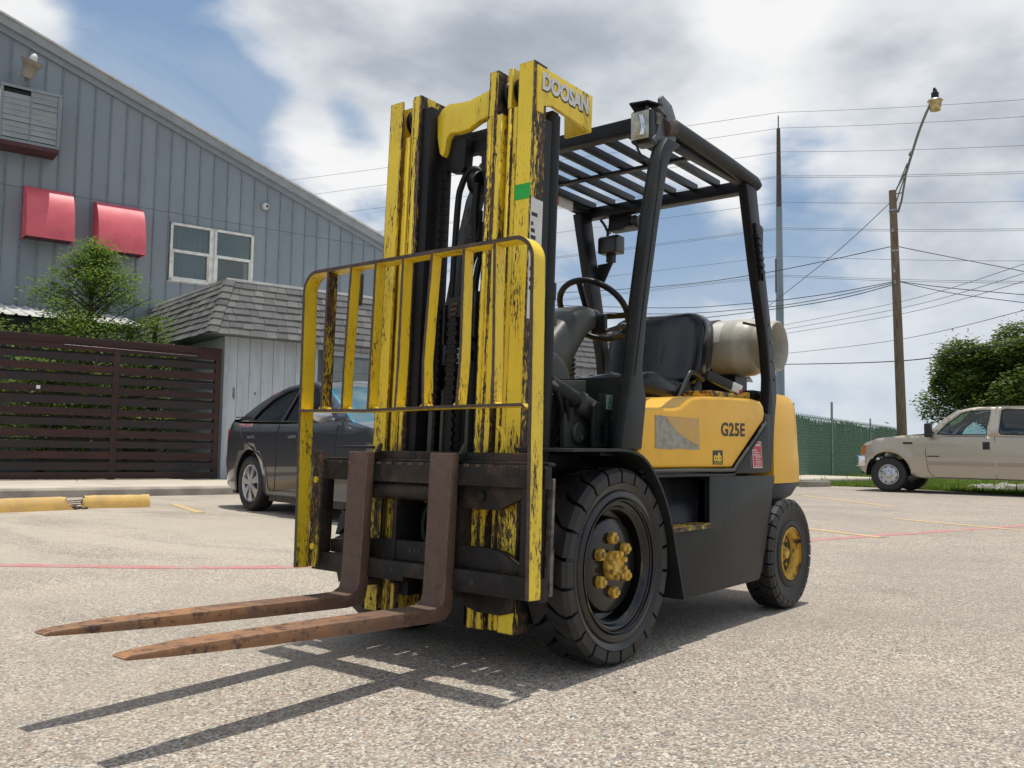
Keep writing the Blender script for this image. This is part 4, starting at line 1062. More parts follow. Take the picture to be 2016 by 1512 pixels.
# horn box and rear light under the guard
m_ = MB(); m_.box(-1.40, -1.32, -0.33, -0.20, 1.972, 2.04); m_.box(-1.41, -1.30, -0.34, -0.165, 1.964, 1.972); hb = P('buzzer_box', m_, 'frame_black', bevel=0.004)
m_ = MB(); m_.lathe([(0.033, -0.20), (0.035, -0.17), (0.029, -0.158), (0.0001, -0.155)], (-1.36, 0, 2.005), 'y', 20); obj('cone', m_, 'column_grey', hb, smooth=True)
m_ = MB(); m_.prism([(-1.325, 1.845), (-1.325, 1.93), (-1.345, 1.945), (-1.42, 1.945), (-1.42, 1.845)], -0.405, -0.285, 'y'); P('rear_work_light', m_, 'plastic_black', bevel=0.012, seg=3)
m_ = MB(); m_.box(-1.40, -1.36, -0.37, -0.33, 1.80, 1.85); m_.tube([(-1.38, -0.35, 1.79), (-1.38, -0.35, 1.83)], 0.012, 8)
m_.prism([(-0.445, 1.80), (-0.345, 1.805), (-0.40, 1.70), (-0.445, 1.69)], -1.40, -1.39, 'x'); P('light_bracket', m_, 'charcoal', bevel=0.002)
m_ = MB(); m_.tube(spline([(-1.35, -0.40, 2.04), (-1.36, -0.375, 2.0), (-1.36, -0.36, 1.95), (-1.37, -0.40, 1.88)], 5), 0.008, 8); m_.tube(spline([(-1.36, -0.345, 2.03), (-1.36, -0.355, 1.97), (-1.36, -0.34, 1.96)], 4), 0.005, 6)
P('lamp_cable', m_, 'plastic_black', smooth=True)
m_ = MB(); m_.bar((-1.50, 0.46, 1.40), (-1.43, 0.40, 1.415), 0.012, 0.012); P('mirror_stub', m_, 'bracket_steel', bevel=0.002)

# ---- dash, cowl, floor
m_ = MB(); m_.box(-0.20, 0.02, -0.545, 0.50, 0.745, 0.765); m_.box(-0.60, -0.18, -0.44, 0.44, 0.69, 0.72); P('floor_plate', m_, 'frame_black', bevel=0.003)
m_ = MB(); m_.prism([(0.07, 0.98), (0.07, 1.025), (-0.44, 1.060), (-0.44, 0.78), (-0.10, 0.78)], 0.30, 0.315, 'y'); cw_ = P('cowl_side', m_, 'olive_grey', bevel=0.004)
m_ = MB(); m_.box(0.0, 0.03, -0.5, 0.30, 0.76, 1.02); m_.box(-0.36, 0.0, -0.50, -0.485, 0.76, 1.04); P('cowl_front', m_, 'olive_grey', bevel=0.005)
m_ = MB(); m_.prism([(-0.035, 0.775), (-0.035, 0.93), (-0.05, 0.945), (-0.085, 0.945), (-0.085, 0.775)], 0.42, 0.435, 'y'); m_.box(-0.165, -0.085, 0.42, 0.435, 0.775, 0.79); m_.box(-0.165, -0.085, 0.42, 0.435, 0.88, 0.98); m_.box(-0.165, -0.125, 0.42, 0.435, 0.79, 0.88); m_.box(-0.171, -0.160, -0.54, 0.535, 0.70, 1.05)
P('cylinder_bracket', m_, 'charcoal', bevel=0.003)
m_ = MB(); m_.box(-0.165, -0.118, 0.4355, 0.437, 0.922, 0.978); P('lift_point_label', m_, 'green_decal', label='pale green label with a lifting hook symbol')
m_ = MB()
m_.tube([(-0.1415 + 0.007 * math.cos(a), 0.4375, 0.964 + 0.007 * math.sin(a)) for a in [2 * math.pi * i / 12 for i in range(13)]], 0.0014, 5)
m_.tube([(-0.1415 + 0.011 * math.cos(a), 0.4375, 0.939 + 0.011 * math.sin(a)) for a in [2 * math.pi * i / 14 for i in range(15)]], 0.0022, 5)
m_.tube([(-0.1415, 0.4375, 0.957), (-0.1415, 0.4375, 0.950)], 0.002, 5)
P('label_symbol', m_, 'dark_green')
# tilt cylinder: rod end near mast, barrel going down and back
m_ = MB(); m_.tube([(0.115, 0.33, 1.01), (-0.01, 0.36, 0.955)], 0.034, 18); m_.tube([(-0.01, 0.36, 0.955), (-0.035, 0.366, 0.944)], 0.024, 14); P('tilt_cylinder_rod', m_, 'charcoal', smooth=True)
m_ = MB(); m_.tube([(-0.028, 0.364, 0.947), (-0.045, 0.368, 0.94), (-0.047, 0.369, 0.939), (-0.18, 0.40, 0.88)], 0.045, 20, rad=[0.045, 0.047, 0.042, 0.042]); P('tilt_cylinder', m_, 'column_grey', smooth=True)
m_ = MB()
for i in range(5):
    a = 2 * math.pi * i / 5; m_.tube([(0.10, 0.33 + 0.03 * math.cos(a), 1.0 + 0.03 * math.sin(a)), (0.125, 0.325 + 0.03 * math.cos(a), 1.012 + 0.03 * math.sin(a))], 0.010, 8)
P('fitting', m_, 'bracket_steel', smooth=True)
m_ = MB(); m_.prism([(0.05, 0.775), (0.05, 0.90), (0.02, 0.925), (-0.07, 0.925), (-0.11, 0.86), (-0.11, 0.775)], 0.34, 0.36, 'y'); m_.lathe([(0.042, 0.36), (0.042, 0.375), (0.036, 0.38), (0.0001, 0.38)], (-0.03, 0, 0.83), 'y', 20); hexbolt(m_, (-0.03, 0.38, 0.81), 0.012, 0.01, 'y')
P('valve_block', m_, 'column_grey', bevel=0.004)
m_ = MB()
for q in ([(0.04, 0.30, 0.78), (0.02, 0.34, 0.84), (0.03, 0.36, 0.90), (0.06, 0.37, 0.95)], [(0.06, 0.28, 0.78), (0.05, 0.33, 0.86), (0.07, 0.36, 0.92), (0.10, 0.36, 0.98)], [(0.08, 0.25, 0.80), (0.09, 0.31, 0.9), (0.10, 0.34, 0.97)]):
    m_.tube(spline(q, 5), 0.010, 8)
P('hydraulic_hose', m_, 'grease_black', smooth=True)
# side lamp peeking past the mast
m_ = MB(); m_.box(0.02, 0.09, 0.22, 0.30, 1.235, 1.285); P('front_side_light', m_, 'olive_grey', bevel=0.006)
# instrument panel / steering column cover
secs = [  # (x, zc, half width, half height) loft along x
    (-0.02, 1.045, 0.17, 0.10), (-0.14, 1.08, 0.17, 0.115), (-0.23, 1.14, 0.16, 0.12), (-0.30, 1.20, 0.145, 0.11), (-0.38, 1.275, 0.135, 0.095), (-0.47, 1.335, 0.12, 0.07), (-0.55, 1.355, 0.10, 0.055), (-0.60, 1.352, 0.08, 0.045)]
m_ = MB(); vs = []; N_ = 16
for (x, zc, hw_, hh) in secs:
    for j in range(N_):
        a = 2 * math.pi * j / N_; c_, s_ = math.cos(a), math.sin(a)
        e = 0.55
        vs.append((x + 0.5 * hh * s_ * 0.5, hw_ * math.copysign(abs(c_) ** e, c_), zc + hh * math.copysign(abs(s_) ** e, s_)))
fs = [(i * N_ + j, i * N_ + (j + 1) % N_, (i + 1) * N_ + (j + 1) % N_, (i + 1) * N_ + j) for i in range(len(secs) - 1) for j in range(N_)]
fs += [tuple(range(N_ - 1, -1, -1)), tuple((len(secs) - 1) * N_ + j for j in range(N_))]
m_.add(vs, fs)
col_ = P('steering_column_cover', m_, 'column_grey', smooth=True, subsurf=2)
m_ = MB(); m_.prism([(0.06, 0.95), (0.06, 1.13), (-0.14, 1.16), (-0.21, 1.12), (-0.28, 1.0), (-0.30, 0.80), (0.06, 0.80)], -0.17, 0.19, 'y'); P('dash_cover', m_, 'column_grey', bevel=0.03, seg=4)
m_ = MB(); m_.box(-0.10, 0.0, 0.1905, 0.195, 0.98, 1.10); P('dash_side_panel', m_, 'charcoal', bevel=0.003)
m_ = MB(); m_.tube(spline([(-0.05, 0.196, 0.985), (-0.12, 0.197, 0.99), (-0.20, 0.197, 0.96), (-0.26, 0.197, 0.90), (-0.29, 0.197, 0.83)], 4), 0.004, 6); P('dash_seam', m_, 'black_decal')
# steering wheel
SWC = Vector((-0.682, 0.0, 1.415)); ax_ = Vector((-0.70, 0.0, 0.714)).normalized(); e1 = Vector((0, 1, 0)); e2 = ax_.cross(e1)
RW = 0.172
m_ = MB(); m_.tube([SWC + (e1 * math.cos(a) + e2 * math.sin(a)) * RW for a in [2 * math.pi * i / 40 for i in range(41)]], 0.0145, 10, caps=False)
sw = P('steering_wheel', m_, 'frame_black', smooth=True)
HUB = SWC - ax_ * 0.045
for a in (R(150), R(15), R(270)):
    d = e1 * math.cos(a) + e2 * math.sin(a)
    m_ = MB(); m_.bar(HUB + d * 0.03, SWC + d * (RW - 0.006) - ax_ * 0.004, 0.028, 0.014, tuple(ax_)); obj('spoke', m_, 'frame_black', sw, bevel=0.005)
m_ = MB(); m_.ball(tuple(HUB), 0.055, 0.055, 0.035); m_.tube([HUB - ax_ * 0.10, HUB], 0.035, 16); obj('wheel_hub', m_, 'column_grey', sw, smooth=True)
KP = SWC + (e1 * math.cos(R(52)) + e2 * math.sin(R(52))) * RW
KP = SWC + (e1 * math.cos(R(60)) - e2 * math.sin(R(60)) * -1) * RW
m_ = MB(); m_.tube([KP + ax_ * 0.0, KP + ax_ * 0.03], 0.012, 10); m_.lathe([(0.0001, 0.0)], (0, 0, 0)) if False else None
m_.ball(tuple(KP + ax_ * 0.048), 0.026, 0.026, 0.024); kn = obj('spinner_knob', m_, 'chrome', sw, smooth=True)
m_ = MB(); m_.bar(KP - ax_ * 0.012 + Vector((0.0, -0.035, 0)), KP - ax_ * 0.012 + Vector((0.0, 0.035, 0)), 0.03, 0.028, tuple(ax_)); obj('knob_clamp', m_, 'plastic_black', sw, bevel=0.006)
m_ = MB(); m_.tube([(-0.60, 0.12, 1.30), (-0.68, 0.20, 1.335), (-0.72, 0.24, 1.35), (-0.74, 0.26, 1.352)], 0.01, 10, rad=[0.009, 0.012, 0.014, 0.008]); P('direction_lever', m_, 'plastic_black', smooth=True)
m_ = MB(); m_.box(-0.625, -0.60, 0.045, 0.115, 1.29, 1.375); P('switch_recess', m_, 'black_decal', bevel=0.004)
for i in range(4):
    m_ = MB(); a = Vector((-0.62 - 0.02 * i, -0.34 + 0.03 * i, 1.0)); m_.tube([a, a + Vector((0.02, 0, 0.20))], 0.008, 8); m_.ball(tuple(a + Vector((0.022, 0, 0.22))), 0.016, 0.016, 0.03, 10)
    P('hydraulic_lever', m_, 'plastic_black', smooth=True)
m_ = MB()
for i in range(9): m_.lathe([(0.018, 0), (0.026, 0.012), (0.018, 0.024)], (-1.02 + 0.0 * i, -0.36, 1.03 + 0.024 * i), 'z', 14)
P('lever_boot', m_, 'plastic_black', smooth=True)
m_ = MB(); m_.tube([(-1.02, -0.36, 1.2), (-1.02, -0.36, 1.30)], 0.012, 8); m_.ball((-1.02, -0.36, 1.31), 0.02, 0.02, 0.03); P('brake_lever', m_, 'plastic_black', smooth=True)

# ---- seat
def cushion(cx, cy, cz, hx, hy, hz, e=0.45, n=28, m2=18, fx=None):
    mb = MB()
    def pw(c): return math.copysign(abs(c) ** e, c)
    vs = []; fs = []
    for i in range(m2 + 1):
        t = -math.pi / 2 + math.pi * i / m2
        for j in range(n):
            a = 2 * math.pi * j / n
            x = hx * pw(math.cos(t)) * pw(math.cos(a)); y = hy * pw(math.cos(t)) * pw(math.sin(a)); z = hz * pw(math.sin(t))
            if fx: x, y, z = fx(x, y, z)
            vs.append((cx + x, cy + y, cz + z))
    for i in range(m2):
        for j in range(n): fs.append((i * n + j, i * n + (j + 1) % n, (i + 1) * n + (j + 1) % n, (i + 1) * n + j))
    mb.add(vs, fs); return mb
def bf(x, y, z):   # seat back: leaning, slight wrap, narrower at the top
    k = 1 - 0.05 * max(0, z / 0.19) ** 2
    return (x - 0.20 * z + 0.35 * y * y * 1.2 - 0.02 * math.cos(y * 12) * (x > 0), y * k, z)
seatm = P('seat', cushion(-1.03, 0.02, 1.035, 0.27, 0.25, 0.072, 0.5, fx=lambda x, y, z: (x, y, z + 0.25 * y * y + 0.04 * (x / 0.26) ** 3 + (0.012 * math.sin(y * 26 + x * 9) + 0.008 * math.sin(x * 40)) * (z > 0))), 'seat_vinyl', smooth=True, label='cracked black vinyl seat cushion')
obj('seat_back', cushion(-1.29, 0.02, 1.282, 0.060, 0.275, 0.188, 0.42, fx=bf), 'seat_vinyl', seatm, smooth=True)
obj('seat_back_shell', cushion(-1.345, 0.02, 1.28, 0.03, 0.268, 0.178, 0.4, fx=bf), 'plastic_black', seatm, smooth=True)
m_ = MB(); m_.tube([(-1.215 - 0.0 * a, -0.055 + 0.0, 1.33 - 0.10 * a) for a in (0, 0.5, 1)], 0.002, 5); m_.tube([(-1.215, 0.035, 1.33), (-1.21, 0.03, 1.26), (-1.205, 0.034, 1.22)], 0.002, 5); obj('stitching', m_, 'charcoal', seatm)
for s in (1, -1):
    m_ = MB(); m_.tube(spline([(-0.98, 0.275 * s, 1.00), (-1.03, 0.28 * s, 1.07), (-1.075, 0.285 * s, 1.13), (-1.10, 0.285 * s, 1.145), (-1.16, 0.28 * s, 1.14), (-1.25, 0.27 * s, 1.12)], 5), 0.012, 10); obj('hip_rail', m_, 'plastic_black', seatm, smooth=True)
m_ = MB(); m_.prism([(-0.98, 0.985), (-1.10, 1.13), (-1.13, 1.03), (-1.20, 1.12), (-1.24, 1.10), (-1.22, 0.985)], 0.262, 0.272, 'y'); obj('hip_plate', m_, 'charcoal', seatm, bevel=0.002)
m_ = MB(); m_.bar((-1.16, 0.34, 1.135), (-1.26, 0.415, 1.085), 0.03, 0.045); obj('belt_buckle', m_, 'plastic_black', seatm, bevel=0.006)
m_ = MB(); m_.bar((-1.262, 0.4165, 1.084), (-1.30, 0.445, 1.066), 0.031, 0.045); obj('buckle_tip', m_, 'white_decal', seatm, bevel=0.004)
m_ = MB(); m_.bar((-1.287, 0.4365, 1.061), (-1.302, 0.447, 1.054), 0.032, 0.020); obj('buckle_release', m_, 'red_lens', seatm, bevel=0.003)
m_ = MB(); m_.box(-1.25, -0.80, -0.20, 0.20, 0.985, 1.02); obj('seat_rail', m_, 'frame_black', seatm, bevel=0.004)
# tank bracket
m_ = MB()
for y in (-0.18, 0.16):
    m_.lathe([(0.150, y - 0.02), (0.154, y - 0.02), (0.154, y + 0.02), (0.150, y + 0.02)], (-1.63, 0, 1.315), 'y', 40, closed=True)
m_.box(-1.70, -1.56, -0.25, 0.30, 1.06, 1.165)
P('tank_bracket', m_, 'frame_black', smooth=True, ang=30)
m_ = MB(); m_.bar((-1.47, 0.13, 1.40), (-1.475, 0.12, 1.30), 0.012, 0.018); m_.bar((-1.475, 0.12, 1.30), (-1.478, 0.08, 1.275), 0.012, 0.018); P('bracket_latch', m_, 'frame_black', bevel=0.002)

# ---- gas cylinder strapped on top of the counterweight
GT = thing('gas_cylinder', 'dirty white gas cylinder lying across the forklift behind its seat', 'gas cylinder', (-1.63, 0.055, 1.312))
def tk(mb, name, mat, **k): return obj(name, mb, mat, GT, **k)
m_ = MB(); m_.lathe([(0.0001, -0.36), (0.07, -0.355), (0.12, -0.33), (0.145, -0.28), (0.150, -0.22), (0.150, 0.245), (0.1515, 0.25), (0.1515, 0.265), (0.150, 0.27), (0.148, 0.31), (0.135, 0.345), (0.10, 0.37), (0.05, 0.38), (0.0001, 0.382)], (0, 0, 0), 'y', 48)
tk(m_, 'shell', 'tank_paint', smooth=True, ang=60)
m_ = MB(); m_.lathe([(0.112, 0.355), (0.116, 0.44), (0.122, 0.452), (0.128, 0.447), (0.130, 0.435), (0.124, 0.43), (0.120, 0.355)], (0, 0, 0), 'y', 40, closed=True); tk(m_, 'foot_ring', 'tank_paint', smooth=True, ang=60)
m_ = MB(); m_.lathe([(0.10, -0.34), (0.10, -0.46), (0.106, -0.46), (0.106, -0.34)], (0, 0, 0), 'y', 32, a0=R(-60), a1=R(200)); tk(m_, 'collar', 'tank_paint', smooth=True)
m_ = MB(); m_.lathe([(0.0001, -0.40), (0.03, -0.40), (0.03, -0.37), (0.02, -0.35)], (0, 0, 0), 'y', 12); tk(m_, 'valve', 'hub_gold', smooth=True)
m_ = MB(); m_.grid(lambda u, v: (0.1503 * math.cos(R(150 - 30) * 0 + R(8 + 52 * v)), -0.14 + 0.33 * u, 0.1503 * math.sin(R(8 + 52 * v))), 6, 8); 
tk(m_, 'paper_label', 'tank_label', smooth=True, label='large pale paper label wrapped round the upper half')
# ================================================================== SETTING MATERIALS
plain('siding_blue', (0.222, 0.262, 0.295), (0.185, 0.216, 0.248), 0.45, scale=0.9, lo=0.35, hi=0.7, sc3=(1, 1, 0.35), dust=0.18, bmp=0.12, bscale=5, vary=0.10)
plain('siding_rib', (0.19, 0.225, 0.26), None, 0.45)
plain('siding_dark', (0.10, 0.12, 0.145), None, 0.6)
plain('roof_trim', (0.27, 0.29, 0.30), (0.22, 0.24, 0.255), 0.4, scale=2)
plain('awning_red', (0.70, 0.12, 0.155), (0.60, 0.10, 0.13), 0.5, scale=3, rv=0.08, bmp=0.06, bscale=6)
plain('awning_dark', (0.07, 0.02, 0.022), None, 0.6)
plain('wood_panel', (0.48, 0.53, 0.57), (0.39, 0.43, 0.47), 0.6, scale=3, sc3=(3, 3, 0.5), lo=0.35, hi=0.75, bmp=0.1, bscale=50, vary=0.12, dust=0.15)
plain('bare_wood', (0.24, 0.20, 0.18), (0.15, 0.12, 0.10), 0.8, scale=14, bmp=0.2)
plain('window_frame', (0.68, 0.68, 0.63), (0.55, 0.52, 0.48), 0.5, scale=6)
plain('blind_beige', (0.42, 0.38, 0.31), (0.34, 0.31, 0.25), 0.6, scale=5)
plain('metal_edge', (0.62, 0.62, 0.60), (0.5, 0.5, 0.48), 0.4, scale=4)
plain('white_metal_roof', (0.72, 0.72, 0.70), (0.55, 0.55, 0.52), 0.35, scale=3)
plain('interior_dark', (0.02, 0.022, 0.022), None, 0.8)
plain('backing_teal', (0.15, 0.24, 0.25), (0.20, 0.22, 0.26), 0.8, scale=2.5)  # colour of the panels added to lighten the dark panes
plain('interior_teal', (0.035, 0.085, 0.08), (0.05, 0.07, 0.08), 0.8, scale=1.5)
plain('lamp_metal', (0.27, 0.24, 0.20), (0.20, 0.17, 0.14), 0.55, scale=4)
plain('curb_concrete', (0.34, 0.30, 0.25), (0.24, 0.21, 0.18), 0.85, scale=3, bmp=0.2, bscale=40)
plain('walk_concrete', (0.52, 0.46, 0.38), (0.45, 0.40, 0.33), 0.85, scale=1.5, bmp=0.1, bscale=60)
plain('rust_steel', (0.030, 0.011, 0.010), (0.052, 0.018, 0.014), 0.75, scale=3, sc3=(0.6, 0.6, 5), bmp=0.2, vary=0.3)
plain('dark_slat', (0.014, 0.011, 0.012), (0.030, 0.013, 0.011), 0.7, scale=4, bmp=0.1)
plain('patio_ground', (0.28, 0.17, 0.12), (0.2, 0.13, 0.1), 0.9)
plain('hazel_wood', (0.10, 0.075, 0.055), (0.06, 0.045, 0.035), 0.85, scale=12, bmp=0.3, bscale=30)
plain('pole_wood', (0.20, 0.145, 0.10), (0.11, 0.08, 0.06), 0.85, scale=3, sc3=(6, 6, 0.5), bmp=0.3, bscale=20)
plain('pole_steel', (0.22, 0.27, 0.31), (0.18, 0.22, 0.26), 0.5, scale=1)
plain('galvanised', (0.34, 0.35, 0.35), (0.24, 0.25, 0.26), 0.45, metal=0.4, scale=8)
plain('wire_black', (0.03, 0.03, 0.033), None, 0.6)
plain('wire_alu', (0.20, 0.21, 0.23), None, 0.5)
plain('lamp_amber', (0.55, 0.42, 0.16), (0.3, 0.2, 0.08), 0.25, scale=8)
plain('wheel_stop_yellow', (0.72, 0.45, 0.12), (0.60, 0.38, 0.12), 0.75, scale=5, dust=0.3, bmp=0.2, bscale=40)
plain('broken_concrete', (0.07, 0.05, 0.035), (0.22, 0.17, 0.12), 0.95, scale=30, bmp=0.8, bscale=60)
plain('fence_wire', (0.16, 0.28, 0.20), (0.11, 0.22, 0.15), 0.45, scale=10)
plain('fence_green', (0.035, 0.10, 0.065), (0.075, 0.15, 0.10), 0.5, scale=12, sc3=(1, 1, 4))
plain('limestone', (0.30, 0.28, 0.25), (0.16, 0.15, 0.13), 0.9, scale=6, bmp=0.4, bscale=20)
m, nt, bs, out = newmat('shingle')
p = gpos(nt)
oi = nt.nodes.new('ShaderNodeObjectInfo')
f = nz(nt, p, 2.2, 6, 0.65)
c0 = ramp(nt, oi.outputs['Random'], [(0.0, (0.075, 0.078, 0.080)), (0.35, (0.115, 0.116, 0.114)), (0.7, (0.155, 0.154, 0.148)), (1.0, (0.205, 0.20, 0.188))])
c0 = mixc(nt, step(nt, f, 0.35, 0.75), c0, (0.13, 0.135, 0.135))
c0 = mixc(nt, M_(nt, 'MULTIPLY', step(nt, nz(nt, p, 90, 3, 0.7), 0.45, 0.7), 0.3), c0, (0.28, 0.27, 0.26))
nt.links.new(c0, bs.inputs['Base Color']); bs.inputs['Roughness'].default_value = 0.9
bump(nt, bs, nz(nt, p, 160, 3, 0.7), 0.3, 0.004)

def glassmat(name, tint, spec_rough=0.02, base_t=0.8):
    m = bpy.data.materials.new(name); m.use_nodes = True; nt = m.node_tree; nt.nodes.clear(); MATS[name] = m
    out = nt.nodes.new('ShaderNodeOutputMaterial')
    tr = nd(nt, 'ShaderNodeBsdfTransparent', {'Color': tuple(tint) + (1,)})
    gl = nd(nt, 'ShaderNodeBsdfGlossy', {'Color': (0.9, 0.93, 0.95, 1), 'Roughness': spec_rough})
    fr = nd(nt, 'ShaderNodeFresnel', {'IOR': 1.52})
    mx = nt.nodes.new('ShaderNodeMixShader')
    nt.links.new(M_(nt, 'ADD', M_(nt, 'MULTIPLY', fr.outputs[0], 1.0), 0.03, clamp=True), mx.inputs[0]); nt.links.new(tr.outputs[0], mx.inputs[1]); nt.links.new(gl.outputs[0], mx.inputs[2])
    nt.links.new(mx.outputs[0], out.inputs[0])
    return m
glassmat('window_glass', (0.70, 0.80, 0.80))
glassmat('clear_glass', (0.9, 0.92, 0.9))
glassmat('car_glass', (0.10, 0.12, 0.13))
glassmat('windscreen_glass', (0.35, 0.42, 0.42))
glassmat('truck_glass', (0.50, 0.66, 0.64))
glassmat('truck_rear_glass', (0.12, 0.13, 0.14))
m, nt, bs, out = newmat('sunshade')   # metallic folded sun shade behind the windscreen
p = gpos(nt)
nt.links.new(ramp(nt, nz(nt, p, 4, 4, 0.6, 0.5), [(0.3, (0.10, 0.30, 0.75)), (0.5, (0.15, 0.62, 0.80)), (0.7, (0.75, 0.85, 0.9))]), bs.inputs['Base Color'])
bs.inputs['Metallic'].default_value = 0.3; bs.inputs['Roughness'].default_value = 0.35
def carpaint(name, c, metal=0.5, rough=0.35):
    m, nt, bs, out = newmat(name)
    p = gpos(nt)
    nt.links.new(mixc(nt, nz(nt, p, 3, 4), c, tuple(x * 0.85 for x in c)), bs.inputs['Base Color'])
    bs.inputs['Metallic'].default_value = metal; bs.inputs['Roughness'].default_value = rough
    bs.inputs['Coat Weight'].default_value = 0.9; bs.inputs['Coat Roughness'].default_value = 0.04
carpaint('paint_graphite', (0.050, 0.056, 0.068), 0.45, 0.38)
carpaint('paint_champagne', (0.47, 0.42, 0.34), 0.45, 0.36)
carpaint('paint_champagne_low', (0.34, 0.29, 0.215), 0.25, 0.45)
plain('alloy', (0.55, 0.56, 0.58), (0.48, 0.49, 0.51), 0.28, metal=0.7, rv=0.05)
plain('trim_black', (0.012, 0.012, 0.013), None, 0.4)
plain('leather_dark', (0.04, 0.04, 0.04), None, 0.6)

def leafmat(name, a, b, tr=0.35):
    m = bpy.data.materials.new(name); m.use_nodes = True; nt = m.node_tree; nt.nodes.clear(); MATS[name] = m
    out = nt.nodes.new('ShaderNodeOutputMaterial')
    p = gpos(nt)
    col = mixc(nt, step(nt, nz(nt, p, 3.0, 5, 0.7), 0.35, 0.65), a, b)
    df = nd(nt, 'ShaderNodeBsdfPrincipled', {'Roughness': 0.55}); nt.links.new(col, df.inputs['Base Color']); df.inputs['Specular IOR Level'].default_value = 0.25
    tl = nt.nodes.new('ShaderNodeBsdfTranslucent'); nt.links.new(mixc(nt, 0.5, col, (0.20, 0.30, 0.03)), tl.inputs[0])
    mx = nt.nodes.new('ShaderNodeMixShader'); mx.inputs[0].default_value = tr
    nt.links.new(df.outputs[0], mx.inputs[1]); nt.links.new(tl.outputs[0], mx.inputs[2]); nt.links.new(mx.outputs[0], out.inputs[0])
leafmat('leaf_cypress', (0.13, 0.22, 0.055), (0.21, 0.31, 0.07), 0.45)
leafmat('leaf_oak', (0.075, 0.12, 0.03), (0.13, 0.175, 0.045), 0.3)
leafmat('leaf_hedge', (0.13, 0.21, 0.035), (0.20, 0.27, 0.05))
leafmat('grass_blade', (0.12, 0.20, 0.03), (0.20, 0.27, 0.05), 0.3)
plain('grass_soil', (0.10, 0.15, 0.035), (0.17, 0.17, 0.07), 0.95, scale=2.5)

# ================================================================== building frame
BO = Vector((-7.432, -13.0, 0)); BAZ = R(166.637)
BU = Vector((math.cos(BAZ), math.sin(BAZ), 0)); BV = Vector((-BU.y, BU.x, 0))
def Bw(u, v, z=0): return BO + BU * u + BV * v + Vector((0, 0, z))
def bthing(name, label, cat, u=0, v=0, z=0, group=None, rot=0.0):
    return thing(name, label, cat, tuple(Bw(u, v, z)), BAZ + rot, group)

# ---- sidewalk in slabs with a kerb
swk = MB(); swk.box(-30, 17.5, -3.15, 6.0, -0.3, 0.118)
sw_o = obj('sidewalk', swk, 'curb_concrete'); sw_o['kind'] = 'structure'
sw_o.location = BO; sw_o.rotation_euler = (0, 0, BAZ)
u = -29.5; i = 0
slab_src = None
while u < 17:
    if slab_src is None:
        m_ = MB(); m_.box(0, 2.985, -3.14, -0.02, 0.119, 0.13); slab_src = obj('slab', m_, 'walk_concrete', sw_o, bevel=0.004); slab_src.location = (u, 0, 0)
    else: inst('slab', slab_src, (u, 0, random.uniform(-0.003, 0.002)), sw_o)
    u += 3.0
m_ = MB(); m_.prism([(-3.32, -0.3), (-3.30, 0.10), (-3.27, 0.128), (-3.15, 0.131), (-3.15, -0.3)], -30, 17.5, 'x')
obj('kerb', m_, 'curb_concrete', sw_o, bevel=0.004)

# ---- warehouse with standing-seam siding
WV = 5.0
WH = bthing('warehouse', 'tall blue grey warehouse clad in vertical metal siding with sloping roof', 'warehouse', 0, WV)
def wob(name, mb, mat, parent=None, **k): return obj(name, mb, mat, WH if parent is None else parent, **k)
def roofz(u): return 9.9 - 0.356 * (u + 3.46)
UW0, UW1, ZW0, ZW1 = 0.36, 2.49, 4.70, 6.17
m_ = MB(); m_.prism([(-16, 0.0), (UW0, 0.0), (UW0, roofz(UW0) - 0.05), (-10, roofz(-10) - 0.05), (-16, roofz(-10) - 0.2)], 0.03, 0.3, 'y')
m_.prism([(UW1, 0.0), (6.33, 0.0), (6.33, roofz(6.33) - 0.05), (UW1, roofz(UW1) - 0.05)], 0.03, 0.3, 'y')
m_.box(UW0, UW1, 0.03, 0.3, 0, ZW0); m_.prism([(UW0, ZW1), (UW1, ZW1), (UW1, roofz(UW1) - 0.05), (UW0, roofz(UW0) - 0.05)], 0.03, 0.3, 'y')
m_.box(6.2, 6.33, 0.3, 22, 0, 6.0)
wob('wall', m_, 'siding_dark')
PW = 0.355
u = UW0 - 27 * PW
k = 0
while u < 6.3:
    a, b = u, min(u + PW - 0.008, 6.33)
    zl = 6.385
    segs = []
    def clip_seg(z0, z1a, z1b):
        segs.append((z0, z1a, z1b))
    if b > UW0 + 0.05 and a < UW1 - 0.05:
        clip_seg(0.1, ZW0, ZW0)
        clip_seg(ZW1, zl, zl)
    else: clip_seg(0.1, zl, zl)
    clip_seg(zl + 0.008, roofz(a) - 0.10, roofz(b) - 0.10)
    for (z0, za, zb) in segs:
        d = random.uniform(0, 0.003)
        m_ = MB(); m_.prism([(a, z0), (b, z0), (b, zb), (a, za)], 0.0 - d, 0.028, 'y', 0)
        m_.prism([(b - 0.026, z0), (b, z0), (b, zb), (b - 0.026, za if False else zb + 0.009)], -0.022 - d, -0.0003 - d, 'y', 1)
        wob('siding_panel', m_, ['siding_blue', 'siding_rib'])
    u += PW
# roof edge trim, gutter line
m_ = MB(); m_.prism([(-10, roofz(-10)), (6.45, roofz(6.45)), (6.45, roofz(6.45) + 0.20), (-10, roofz(-10) + 0.20)], -0.16, 0.30, 'y'); wob('rake_trim', m_, 'roof_trim', bevel=0.015)
m_ = MB(); m_.prism([(-10, roofz(-10) - 0.14), (6.40, roofz(6.40) - 0.14), (6.40, roofz(6.40) - 0.001), (-10, roofz(-10) - 0.001)], -0.07, 0.02, 'y'); wob('rake_trim', m_, 'siding_blue', bevel=0.01)
m_ = MB(); m_.prism([(-10, roofz(-10) + 0.2), (6.5, roofz(6.5) + 0.2), (6.5, roofz(6.5) + 0.24), (-10, roofz(-10) + 0.24)], -0.22, 24, 'y'); wob('roof', m_, 'metal_edge')
